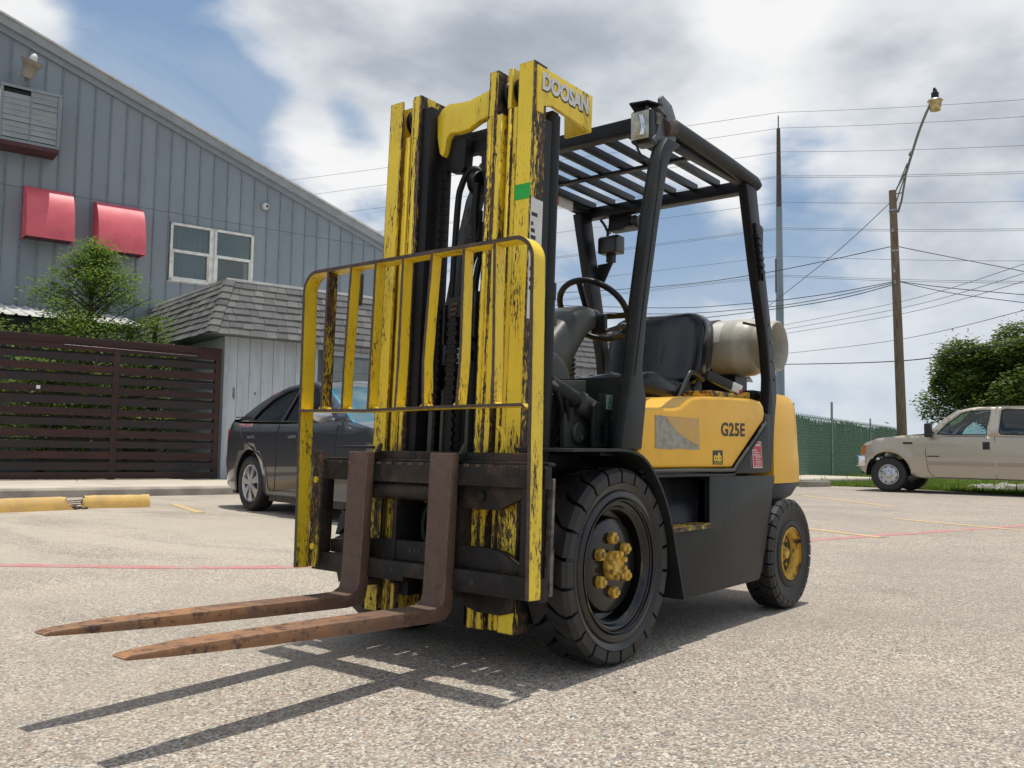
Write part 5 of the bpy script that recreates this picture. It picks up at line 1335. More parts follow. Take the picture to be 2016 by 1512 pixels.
# window: two double-hung units
for j, (a, b) in enumerate(((UW0 + 0.02, 1.40), (1.46, UW1 - 0.02))):
    m_ = MB(); z0, z1 = ZW0 + 0.02, ZW1 - 0.02
    for (x0, x1, y0, y1) in ((a, b, z0, z0 + 0.07), (a, b, z1 - 0.06, z1), (a, a + 0.06, z0, z1), (b - 0.06, b, z0, z1)): m_.box(x0, x1, -0.06, 0.05, y0, y1)
    w = wob('window', m_, 'window_frame', bevel=0.004, label='left window beside the red hoods' if j == 0 else 'right window above the shingled roof')
    zm = (z0 + z1) / 2 + 0.03
    m_ = MB(); m_.box(a + 0.06, b - 0.06, -0.045, 0.03, zm - 0.035, zm + 0.035); m_.box(a + 0.06, a + 0.10, -0.04, 0.03, z0 + 0.07, zm - 0.035); m_.box(b - 0.10, b - 0.06, -0.04, 0.03, z0 + 0.07, zm - 0.035); m_.box(a + 0.1, b - 0.1, -0.04, 0.03, z0 + 0.07, z0 + 0.11)
    obj('sash', m_, 'window_frame', w, bevel=0.003)
    m_ = MB(); m_.box(a + 0.06, b - 0.06, -0.005, 0.003, zm + 0.035, z1 - 0.06); obj('pane', m_, 'window_glass', w)
    m_ = MB(); m_.box(a + 0.10, b - 0.10, 0.008, 0.016, z0 + 0.11, zm - 0.035); obj('pane', m_, 'window_glass', w)
for a_, b_, z_, y_ in ((UW0 + 0.09, 1.33, ZW0 + 0.75, 0.07), (UW0 + 0.13, 1.29, ZW0 + 0.10, 0.09), (1.53, UW1 - 0.09, ZW0 + 0.75, 0.07)):  # pleated teal panels added behind the glass so the panes look lighter
    m_ = MB(); n_ = 14
    for i in range(n_): m_.box(a_ + (b_ - a_) * i / n_, a_ + (b_ - a_) * (i + 0.96) / n_, y_ + 0.010 * (i % 2), y_ + 0.010 * (i % 2) + 0.006, z_, z_ + 0.64)
    wob('pane_backing', m_, 'backing_teal')
m_ = MB(); m_.box(UW0, UW1, -0.001, 0.03, ZW0 - 0.0, ZW0 + 0.02); m_.box(1.40, 1.46, -0.03, 0.03, ZW0 + 0.02, ZW1 - 0.02); wob('mullion', m_, 'window_frame')
m_ = MB(); m_.box(UW0 - 0.1, UW1 + 0.1, 0.9, 0.92, ZW0 - 0.3, ZW1 + 0.3); m_.box(UW0 + 0.06, UW0 + 1.0, 0.10, 0.11, ZW1 - 0.7, ZW1); m_.box(1.55, UW1, 0.12, 0.13, ZW1 - 0.75, ZW1); wob('room_interior', m_, 'interior_teal')
# hole in the backing wall is covered by the interior: cut by building the wall in front only where panels stand
# red quarter-barrel hoods
for j, (a, b, z0, z1) in enumerate(((-2.83, -1.87, 5.22, 6.42), (-1.37, -0.34, 5.14, 6.33))):
    hz_ = z1 - z0 - 0.12
    prof_ = [(0.0, z1)] + [(-0.62 * math.sin(R(t)) ** 0.9, z1 - hz_ + hz_ * math.cos(R(t))) for t in range(8, 91, 6)] + [(-0.62, z0)]
    m_ = MB(); n = len(prof_)
    vs = [(a, v, z) for v, z in prof_] + [(b, v, z) for v, z in prof_]
    fs = [(i, i + 1, i + 1 + n, i + n) for i in range(n - 1)]
    vs += [(a, 0.0, z0 + 0.0), (b, 0.0, z0 + 0.0)]
    fs += [tuple(list(range(n)) + [2 * n])] + [tuple(list(range(2 * n - 1, n - 1, -1)) + [2 * n + 1])]
    m_.add(vs, fs)
    h = wob('hood', m_, 'awning_red', smooth=True, ang=50, label=('red quarter barrel hood on the left' if j == 0 else 'red quarter barrel hood beside the window'))
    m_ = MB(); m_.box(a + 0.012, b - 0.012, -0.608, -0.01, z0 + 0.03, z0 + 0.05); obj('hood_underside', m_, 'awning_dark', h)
    m_ = MB(); m_.box(a - 0.008, b + 0.008, -0.632, -0.60, z0 - 0.01, z0 + 0.02); obj('hood_lip', m_, 'awning_red', h, bevel=0.004)
# louvred vent box
va, vb, vz0, vz1 = -3.46, -2.26, 7.24, 8.44
m_ = MB()
for (x0, x1, z0, z1) in ((va, vb, vz1 - 0.06, vz1), (vb - 0.07, vb, vz0, vz1 - 0.06), (va, va + 0.06, vz0, vz1 - 0.06), (va, vb, vz0 - 0.03, vz0 + 0.03)): m_.box(x0, x1, -0.60, 0.0, z0, z1)
m_.box((va + vb) / 2 - 0.012, (va + vb) / 2 + 0.012, -0.60, -0.56, vz0, vz1 - 0.06)
ve = wob('louvre_vent', m_, 'siding_blue', bevel=0.004)
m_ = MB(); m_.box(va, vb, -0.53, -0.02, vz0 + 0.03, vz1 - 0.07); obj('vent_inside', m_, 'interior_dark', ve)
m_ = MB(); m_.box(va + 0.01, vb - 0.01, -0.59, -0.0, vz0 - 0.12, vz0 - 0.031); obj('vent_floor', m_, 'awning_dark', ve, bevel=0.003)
for cxi in (0, 1):
    x0 = va + 0.065 if cxi == 0 else (va + vb) / 2 + 0.014; x1 = (va + vb) / 2 - 0.014 if cxi == 0 else vb - 0.075
    for i in range(9):
        z = vz0 + 0.05 + i * 0.122
        if cxi == 0 and i == 8: continue
        t = random.uniform(-0.01, 0.014)
        sag = 0.035 if (cxi == 1 and i == 4) else 0.0
        m_ = MB(); m_.hexa([(x0, -0.60 + t, z), (x1, -0.60 + t, z - sag), (x1, -0.594 + t, z - sag), (x0, -0.594 + t, z), (x0, -0.580, z + 0.122), (x1, -0.580, z + 0.122), (x1, -0.574, z + 0.122), (x0, -0.574, z + 0.122)])
        obj('louvre', m_, 'roof_trim', ve)
# wall flood lamp on the vent and dome camera
WLx, WLz = -2.98, 8.47
wl_ = bthing('flood_lamp', 'weathered bell shaped flood lamp with white bulb above the louvred vent', 'lamp', WLx, WV - 0.55, WLz)
m_ = MB(); m_.tube([(-0.03, 0, 0.0), (0.0, 0, 0.20)], 0.022, 8); obj('stem', m_, 'bracket_steel', wl_, smooth=True)
tilt = Matrix.Rotation(R(14), 4, 'Y') @ Matrix.Rotation(R(12), 4, 'X')
def tl_(mb):
    mb.v = [tuple(tilt @ Vector(v) + Vector((0.0, 0, 0.19))) for v in mb.v]; return mb
m_ = MB(); m_.lathe([(0.0001, 0.0), (0.09, 0.0), (0.115, 0.05), (0.14, 0.20), (0.15, 0.25), (0.165, 0.26), (0.20, 0.33), (0.235, 0.38), (0.225, 0.38), (0.15, 0.30), (0.08, 0.27)], (0, 0, 0), 'z', 24); obj('lamp_bell', tl_(m_), 'lamp_metal', wl_, smooth=True)
m_ = MB(); m_.ball((0, 0, 0.43), 0.08, 0.08, 0.14, 14); obj('bulb', tl_(m_), 'white_decal', wl_, smooth=True)
dc = bthing('dome_camera', 'small white dome security camera on the blue grey siding', 'security camera', 2.74, WV - 0.04, 6.95)
m_ = MB(); m_.lathe([(0.0001, -0.12), (0.04, -0.115), (0.075, -0.085), (0.095, -0.03), (0.095, 0.0), (0.0001, 0.0)], (0, 0, 0), 'y', 20); obj('housing', m_, 'metal_edge', dc, smooth=True)
m_ = MB(); m_.ball((0.01, -0.10, -0.01), 0.042, 0.03, 0.042, 14); obj('lens', m_, 'plastic_black', dc, smooth=True)

# ---- low annex with vertical board walls and a shingled mansard
AN = bthing('annex', 'low pale wooden annex with a steep grey shingled mansard roof', 'building')
def aob(name, mb, mat, parent=None, **k): return obj(name, mb, mat, AN if parent is None else parent, **k)
AU1 = 15.2
WX0, WX1, WZ0, WZ1 = 2.12, 3.22, 1.15, 2.68
m_ = MB(); m_.box(0.03, WX0, 0.02, 0.2, 0.12, 3.0); m_.box(WX1, AU1, 0.02, 0.2, 0.12, 3.0); m_.box(WX0, WX1, 0.02, 0.2, 0.12, WZ0); m_.box(WX0, WX1, 0.02, 0.2, WZ1, 3.0); m_.box(0.03, 0.2, 0.2, 4.95, 0.12, 3.0); m_.box(AU1 - 0.2, AU1, 0.2, 4.95, 0.12, 3.0)
aob('wall', m_, 'siding_dark')
u = 0.0; k = 0
bw = 0.245
while u < AU1 - 0.01:
    a, b = u, min(u + bw - 0.007, AU1)
    rngs = [(0.13, WZ0 - 0.08), (WZ1 + 0.09, 3.0)] if (b > WX0 - 0.05 and a < WX1 + 0.05) else [(0.13, 3.0)]
    for z0, z1 in rngs:
        m_ = MB(); m_.box(a, b, -0.0 - random.uniform(0, 0.002), 0.02, z0 + random.uniform(0, 0.01), z1); aob('board', m_, 'wood_panel', bevel=0.003)
    u += bw
v = 0.021
while v < 4.9:
    m_ = MB(); m_.box(-0.002, 0.03, v, v + bw - 0.007, 0.13, 3.0); aob('board', m_, 'wood_panel'); v += bw
m_ = MB(); m_.box(-0.03, 0.06, -0.025, -0.003, 0.13, 2.95); aob('corner_board', m_, 'wood_panel', bevel=0.004)
for (a, z, w, h) in ((0.19, 1.77, 0.035, 0.15), (0.62, 1.80, 0.02, 0.05), (0.10, 0.45, 0.02, 0.12)):
    m_ = MB(); n = 9; m_.prism([(a + w * math.cos(2 * math.pi * i / n) * random.uniform(0.6, 1.2), z + h * math.sin(2 * math.pi * i / n) * random.uniform(0.7, 1.1)) for i in range(n)], -0.0035, -0.0022, 'y'); aob('peeled_patch', m_, 'bare_wood', label='brown patch where paint has peeled')
# window with blinds
m_ = MB()
for (x0, x1, z0, z1) in ((WX0 - 0.05, WX1 + 0.05, WZ1, WZ1 + 0.09), (WX0 - 0.05, WX1 + 0.05, WZ0 - 0.08, WZ0), (WX0 - 0.05, WX0 + 0.03, WZ0, WZ1), (WX1 - 0.03, WX1 + 0.05, WZ0, WZ1)): m_.box(x0, x1, -0.04, 0.05, z0, z1)
w = aob('window', m_, 'wood_panel', bevel=0.004)
m_ = MB(); m_.box(WX0 + 0.03, WX1 - 0.03, 0.0, 0.006, WZ0, WZ1); obj('pane', m_, 'clear_glass', w)
m_ = MB()
for i in range(5):
    z0 = WZ0 + i * 0.30; m_.hexa([(WX0 + 0.03, 0.035, z0), (WX1 - 0.03, 0.035, z0), (WX1 - 0.03, 0.04, z0), (WX0 + 0.03, 0.04, z0), (WX0 + 0.03, 0.03, z0 + 0.285), (WX1 - 0.03, 0.03, z0 + 0.285), (WX1 - 0.03, 0.035, z0 + 0.285), (WX0 + 0.03, 0.035, z0 + 0.285)])
obj('blind', m_, 'blind_beige', w)
# mansard: backing planes, then courses of single shingles
ZT, ZB, OUT = 3.98, 2.86, 0.50
m_ = MB()
m_.hexa([(-OUT + 0.03, -OUT + 0.03, ZB + 0.02), (AU1 + OUT - 0.03, -OUT + 0.03, ZB + 0.02), (AU1 + OUT - 0.03, 4.9, ZB + 0.02), (-OUT + 0.03, 4.9, ZB + 0.02),
         (0.03, 0.03, ZT), (AU1 - 0.03, 0.03, ZT), (AU1 - 0.03, 4.9, ZT), (0.03, 4.9, ZT)])
aob('mansard_core', m_, 'siding_dark')
nC = 8
def mans_front(u, t): return Vector((u, -OUT + OUT * t, ZB + (ZT - ZB) * t))
def mans_side(v, t): return Vector((-OUT + OUT * t, v, ZB + (ZT - ZB) * t))
sh_rest = MB(); made = 0
nrmf = Vector((0, -(ZT - ZB), OUT)).normalized(); nrms = Vector((-(ZT - ZB), 0, OUT)).normalized()
def shingle(mb, pf, nn, a, b, t0, t1, lift0, lift1):
    p = [pf(a, t0), pf(b, t0), pf(b, t1), pf(a, t1)]
    lo = [p[0] + nn * (lift0 - 0.010), p[1] + nn * (lift0 - 0.010), p[2] + nn * (lift1 - 0.010), p[3] + nn * (lift1 - 0.010)]
    hi = [p[0] + nn * lift0, p[1] + nn * lift0, p[2] + nn * lift1, p[3] + nn * lift1]
    mb.hexa([tuple(q) for q in lo + hi])
for c in range(nC):
    t0 = c / nC; t1 = min((c + 1.12) / nC, 1.0)
    ins = OUT * t0
    u = -OUT + ins + 0.05
    while u < AU1 + OUT - ins - 0.02:
        w = random.uniform(0.17, 0.34); b = min(u + w, AU1 + OUT - ins)
        tt = t0 - random.uniform(0, 0.012)
        if u < 4.3:
            mb = MB(); shingle(mb, mans_front, nrmf, u, b - 0.006, tt, t1, random.uniform(0.030, 0.042), 0.014)
            aob('shingle', mb, 'shingle')
        else: shingle(sh_rest, mans_front, nrmf, u, b - 0.006, tt, t1, random.uniform(0.030, 0.042), 0.014)
        u = b
    v = -OUT + ins + 0.05
    while v < 4.9:
        w = random.uniform(0.20, 0.40); b = min(v + w, 4.9)
        mb = MB(); shingle(mb, mans_side, nrms, v, b - 0.008, t0 - random.uniform(0, 0.015), t1, random.uniform(0.030, 0.045), 0.014)
        aob('shingle', mb, 'shingle')
        v = b
    # bent hip shingle
    mb = MB(); q0 = Vector((-OUT + OUT * t0, -OUT + OUT * t0, ZB + (ZT - ZB) * t0)); q1 = Vector((-OUT + OUT * t1, -OUT + OUT * t1, ZB + (ZT - ZB) * t1))
    wv = 0.13
    L = Vector((0, 1, 0)) * wv; Rr_ = Vector((1, 0, 0)) * wv; o_ = Vector((-0.6, -0.6, 0.4)).normalized()
    l0, l1 = 0.062, 0.040
    vs = [q0 + L + nrms * l0, q0 + o_ * l0 * 1.15, q0 + Rr_ + nrmf * l0, q1 + L + nrms * l1, q1 + o_ * l1 * 1.15, q1 + Rr_ + nrmf * l1]
    vs += [x - o_ * 0.014 for x in vs]
    mb.add([tuple(x) for x in vs], [(0, 1, 4, 3), (1, 2, 5, 4), (6, 9, 10, 7), (7, 10, 11, 8), (0, 6, 7, 1), (1, 7, 8, 2), (3, 4, 10, 9), (4, 5, 11, 10), (0, 3, 9, 6), (2, 8, 11, 5)])
    aob('hip_shingle', mb, 'shingle')
sr = aob('shingle_rows', sh_rest, 'shingle'); sr['kind'] = 'stuff'
m_ = MB(); m_.box(-0.03, AU1 + 0.03, -0.035, 0.05, ZT - 0.01, ZT + 0.045); m_.box(-0.03, 0.05, 0.05, 4.95, ZT - 0.01, ZT + 0.045); aob('roof_edge', m_, 'metal_edge', bevel=0.006)
m_ = MB(); m_.box(0, AU1, 0, 4.95, ZT + 0.0, ZT + 0.02); aob('flat_roof', m_, 'metal_edge')
# patio roof of corrugated white metal behind the fence
PR = bthing('patio_roof', 'low white corrugated metal roof behind the tree and the slatted fence', 'roof', 0, 3.0)
m_ = MB()
pr_ = []
x = -12.0
while x < -0.75:
    pr_ += [(x, 0.0), (x + 0.17, 0.0), (x + 0.19, 0.03), (x + 0.22, 0.03)]; x += 0.24
def prz(u, v): return 3.30 + 0.22 * v
vs = []; fs = []
for v in (0.0, 1.97):
    for (a, h) in pr_: vs.append((a, v, prz(a, v) + h))
n = len(pr_)
for i in range(n - 1): fs.append((i, i + 1, n + i + 1, n + i))
m_.add(vs, fs); obj('corrugated_sheet', m_, 'white_metal_roof', PR, solid=0.006)
m_ = MB(); m_.box(-12, -0.8, 0.05, 0.13, 3.13, 3.26); m_.box(-12, -0.8, 1.8, 1.9, 3.4, 3.55); m_.box(-6.2, -6.1, 0.05, 0.15, 0.1, 3.13); m_.box(-1.0, -0.9, 0.05, 0.15, 0.1, 3.13); obj('roof_beam', m_, 'interior_dark', PR)

# ---- slatted rusty fence
FN = bthing('slatted_fence', 'tall rust brown horizontal slatted metal fence beside the annex', 'fence', 0, -0.10)
def fob(name, mb, mat, **k): return obj(name, mb, mat, FN, **k)
posts = [-0.17, -2.02, -3.95, -5.9, -7.85, -9.8]
for i, pu in enumerate(posts):
    m_ = MB(); m_.box(pu - 0.055, pu + 0.055, -0.02, 0.09, 0.13, 2.60); fob('post', m_, 'rust_steel', bevel=0.004)
m_ = MB(); m_.box(posts[-1], -0.115, -0.035, 0.095, 2.50, 2.62); fob('top_rail', m_, 'rust_steel', bevel=0.004)
m_ = MB(); m_.box(posts[-1], -0.115, -0.03, 0.05, 0.145, 0.26); fob('bottom_rail', m_, 'rust_steel', bevel=0.004)
for i in range(len(posts) - 1):
    a, b = posts[i + 1] + 0.057, posts[i] - 0.057
    z = 0.30; k = 0
    while z < 2.42:
        h = 0.128 + 0.01 * math.sin(k * 2.3 + i)
        m_ = MB(); sg = random.uniform(-0.008, 0.008)
        m_.hexa([(a, -0.018, z), (b, -0.018, z + sg), (b, -0.006, z + sg), (a, -0.006, z), (a, -0.018, z + h), (b, -0.018, z + h + sg), (b, -0.006, z + h + sg), (a, -0.006, z + h)])
        fob('slat', m_, 'rust_steel' if k % 2 else 'dark_slat')
        if k % 2 == 0:
            m_ = MB(); m_.box(a, b, 0.06, 0.066, z + h + 0.006, z + h + 0.036); fob('back_slat', m_, 'dark_slat')
        z += h + 0.062; k += 1
m_ = MB(); m_.tube([(-2.9, -0.037, 2.47), (-0.6, -0.037, 2.44)], 0.004, 6); fob('loose_wire', m_, 'galvanised')
m_ = MB(); m_.box(-3.30, -3.24, -0.03, -0.019, 1.68, 1.74); fob('small_plate', m_, 'white_decal')

# ---- broken wheel stop in two pieces
def stopper(name, label, pu0, pv0, pu1, pv1, brk=0):
    a = Bw(pu0, pv0); b = Bw(pu1, pv1); L = (b - a).length
    t = thing(name, label, 'wheel stop', tuple(a), math.atan2(b.y - a.y, b.x - a.x), 'broken pieces of a yellow wheel stop')
    pr = [(-0.085, 0.0), (-0.078, 0.07), (-0.055, 0.125), (-0.02, 0.150), (0.02, 0.150), (0.055, 0.125), (0.078, 0.07), (0.085, 0.0)]
    m_ = MB(); nseg = 14; vs = []; fs = []; k = len(pr)
    for i in range(nseg + 1):
        x = L * i / nseg
        for j, (y, z) in enumerate(pr):
            rag = 0.0
            if brk == 1 and i == nseg: rag = -0.05 * random.random() - 0.09 * (z / 0.15)
            if brk == -1 and i == 0: rag = 0.05 * random.random() + 0.03 * (z / 0.15)
            vs.append((x + rag, y * random.uniform(0.97, 1.03), z * random.uniform(0.97, 1.02)))
    for i in range(nseg):
        for j in range(k - 1): fs.append((i * k + j, i * k + j + 1, (i + 1) * k + j + 1, (i + 1) * k + j))
    m_.add(vs, fs, 0)
    m_.add([vs[j] for j in range(k)], [tuple(range(k))], 1 if brk == -1 else 0)
    m_.add([vs[nseg * k + j] for j in range(k)], [tuple(range(k))], 1 if brk == 1 else 0)
    obj('concrete_body', m_, ['wheel_stop_yellow', 'broken_concrete'], t, smooth=True, ang=35)
    if brk == 1:
        m_ = MB()
        for q in range(16):
            x = L + random.uniform(-0.10, 0.14); y = random.uniform(-0.07, 0.07); s = random.uniform(0.015, 0.045)
            m_.ball((x, y, s * 0.6), s, s, s * 0.7, 6)
        for q in range(3): m_.tube([(L - 0.12, -0.03 + q * 0.03, 0.05 + q * 0.02), (L + 0.12, -0.03 + q * 0.035, 0.06 + q * 0.02)], 0.007, 6)
        obj('rubble', m_, 'broken_concrete', t)
stopper('wheel_stop', 'long piece of the broken yellow concrete wheel stop at the left edge', -5.75, -6.25, -3.90, -5.82, 1)
stopper('wheel_stop', 'short piece of the broken yellow concrete wheel stop nearer the dark car', -3.80, -5.66, -3.02, -5.72, -1)

# ---- feathery tree behind the fence and hedge bits
def leafy(mb, centre, n, spread, size, droop=0.0, rnd=random):
    for i in range(n):
        p = Vector((rnd.gauss(0, 1), rnd.gauss(0, 1), rnd.gauss(0, 1)))
        p = Vector((p.x * spread[0], p.y * spread[1], p.z * spread[2])) * 0.5 + centre
        a = rnd.uniform(0, 2 * math.pi); el = rnd.uniform(-0.5, 0.5) - droop
        d = Vector((math.cos(a) * math.cos(el), math.sin(a) * math.cos(el), math.sin(el))); s = size * rnd.uniform(0.6, 1.4)
        w = d.cross(Vector((rnd.gauss(0, .5), rnd.gauss(0, .5), 1))).normalized() * s * 0.22
        o = len(mb.v)
        mb.v += [tuple(p), tuple(p + d * s * 0.5 + w), tuple(p + d * s), tuple(p + d * s * 0.5 - w)]
        mb.f.append((o, o + 1, o + 2, o + 3)); mb.m.append(0)
def cypress(u, v, z0, h, rad, label, seed, nb=70, per=330):
    rnd = random.Random(seed)
    t = bthing('cypress_tree', label, 'tree', u, v, z0)
    tr = MB(); tr.tube([(0, 0, 0), (0.03, 0.02, h * 0.4), (-0.02, 0.0, h * 0.75), (0, 0, h * 0.97)], 0.06, 10, rad=[0.085, 0.06, 0.035, 0.01])
    cr = MB()
    for i in range(nb):
        f = (i + rnd.random()) / nb; z = h * (0.10 + 0.88 * f)
        # irregular outline: narrow top, full middle
        rr = rad * (1.0 - f) ** 1.0 * (0.55 + 0.75 * rnd.random()) + 0.13
        a = rnd.uniform(0, 2 * math.pi); tip = Vector((math.cos(a) * rr, math.sin(a) * rr, z + rr * rnd.uniform(0.02, 0.40)))
        base = Vector((0, 0, z * 0.9))
        midp = (base + tip) / 2 + Vector((0, 0, 0.06))
        tr.tube([base, midp, tip], 0.012, 5, rad=[0.018, 0.012, 0.004])
        for k in range(7):
            g = 0.18 + 0.80 * ((k + rnd.random()) / 7) ** 0.7
            c = base.lerp(tip, g) + Vector((rnd.gauss(0, 0.07), rnd.gauss(0, 0.07), rnd.gauss(0, 0.05) - 0.05))
            if c.y < -v + 0.45: continue
            leafy(cr, c, per // 7, (0.30, 0.26, 0.11), 0.075, 0.2, rnd)
    obj('trunk', tr, 'hazel_wood', t, smooth=True)
    obj('crown', cr, 'leaf_cypress', t, weld=False)
    return t
cypress(-2.00, 2.0, 0.1, 4.85, 2.7, 'feathery bright green young tree rising behind the slatted fence', 3, 115, 235)
cypress(-4.3, 2.4, 0.1, 3.35, 0.8, 'feathery green tree at the left edge half hidden by the slatted fence', 5, 26, 200)
cypress(-0.85, 1.6, 0.1, 3.35, 1.0, 'small feathery tree between the taller one and the shingled annex', 8, 30, 190)
def shrub(u, v, z, r, h, label, seed, n=3500):
    rnd = random.Random(seed); t = bthing('shrub', label, 'shrub', u, v, 0.12)
    cr = MB(); st = MB()
    for k in range(26):
        a = rnd.uniform(0, 6.28); rr = r * rnd.random() ** 0.5; c = Vector((rr * math.cos(a), rr * math.sin(a), h * rnd.uniform(0.25, 1.0)))
        leafy(cr, c, n // 26, (0.4, 0.4, 0.3), 0.09, 0, rnd); st.tube([(0, 0, 0), c], 0.01, 5)
    obj('foliage', cr, 'leaf_hedge', t, weld=False); obj('stem', st, 'hazel_wood', t)
shrub(-4.2, 1.7, 0, 0.5, 2.85, 'yellow green shrub poking over the fence at the left edge', 11)
shrub(-2.9, 1.5, 0, 0.6, 2.2, 'low green shrub seen through the fence slats', 12)
# ================================================================== VEHICLES
def wheel_parts(root, x, y, r, rw, side, rim_r, style, tyre_mat='tyre_rubber', rim_mat='alloy', name='wheel'):
    yo = y; s = side
    def Y(d): return yo - s * d
    m_ = MB()
    m_.lathe([(rim_r, Y(0.02)), (rim_r + 0.01, Y(0.008)), (rim_r + 0.03, Y(0.0)), (r * 0.88, Y(-0.004)), (r * 0.95, Y(0.006)), (r, Y(0.035)), (r, Y(rw - 0.035)), (r * 0.95, Y(rw - 0.006)), (rim_r, Y(rw - 0.01))], (x, 0, r), 'y', 48)
    w = obj(name, m_, tyre_mat, root, smooth=True, ang=50)
    m_ = MB(); m_.lathe([(rim_r, Y(0.022)), (rim_r - 0.012, Y(0.018)), (rim_r - 0.02, Y(0.03)), (rim_r - 0.035, Y(0.08)), (0.05, Y(0.11)), (0.0001, Y(0.11))], (x, 0, r), 'y', 48)
    obj('rim', m_, rim_mat if style != 'spoke' else 'trim_black', w, smooth=True)
    if style == 'spoke':
        m_ = MB()
        m_.lathe([(rim_r, Y(0.021)), (rim_r - 0.010, Y(0.012)), (rim_r - 0.022, Y(0.020)), (rim_r - 0.030, Y(0.04))], (x, 0, r), 'y', 48)
        for k in range(7):
            a = 2 * math.pi * k / 7 + 0.3; d = Vector((math.cos(a), 0, math.sin(a))); q = Vector((-math.sin(a), 0, math.cos(a))); c = Vector((x, 0, r))
            vs = []
            for (rr, hw_, dd) in ((0.03, 0.022, 0.018), (0.10, 0.030, 0.012), (rim_r * 0.75, 0.040, 0.014), (rim_r - 0.012, 0.064, 0.018)):
                for sg in (-1, 1): vs.append(tuple(c + d * rr + q * sg * hw_ + Vector((0, Y(dd), 0)) + Vector((0, 0, 0))))
            for (rr, hw_, dd) in ((0.03, 0.022, 0.05), (0.10, 0.030, 0.04), (rim_r * 0.75, 0.040, 0.045), (rim_r - 0.012, 0.064, 0.05)):
                for sg in (-1, 1): vs.append(tuple(c + d * rr + q * sg * hw_ + Vector((0, Y(dd), 0))))
            m_.add(vs, [(0, 1, 3, 2), (2, 3, 5, 4), (4, 5, 7, 6), (0, 2, 10, 8), (2, 4, 12, 10), (4, 6, 14, 12), (1, 9, 11, 3), (3, 11, 13, 5), (5, 13, 15, 7), (6, 7, 15, 14)])
        m_.cyl((x, 0, r), 0.04, Y(0.03), Y(0.012), 'y', 20)
        for k in range(5):
            a = 2 * math.pi * k / 5; m_.cyl((x + 0.057 * math.cos(a), 0, r + 0.057 * math.sin(a)), 0.009, Y(0.02), Y(0.009), 'y', 6)
        obj('spokes', m_, rim_mat, w, smooth=True, ang=30)
    else:
        m_ = MB(); m_.lathe([(rim_r - 0.02, Y(0.03)), (rim_r - 0.05, Y(0.055)), (0.10, Y(0.045)), (0.075, Y(0.035)), (0.070, Y(-0.01)), (0.05, Y(-0.025)), (0.0001, Y(-0.027))], (x, 0, r), 'y', 40)
        obj('hub', m_, rim_mat, w, smooth=True)
        m_ = MB()
        for k in range(8):
            a = 2 * math.pi * (k + 0.5) / 8; m_.cyl((x + (rim_r - 0.052) * math.cos(a), 0, r + (rim_r - 0.052) * math.sin(a)), 0.017, Y(0.05), Y(0.044), 'y', 12)
        obj('rim_hole', m_, 'trim_black', w)
        m_ = MB()
        for k in range(8):
            a = 2 * math.pi * k / 8; m_.cyl((x + 0.088 * math.cos(a), 0, r + 0.088 * math.sin(a)), 0.011, Y(0.05), Y(0.012), 'y', 6)
        obj('lug_nut', m_, 'chrome', w)
    return w

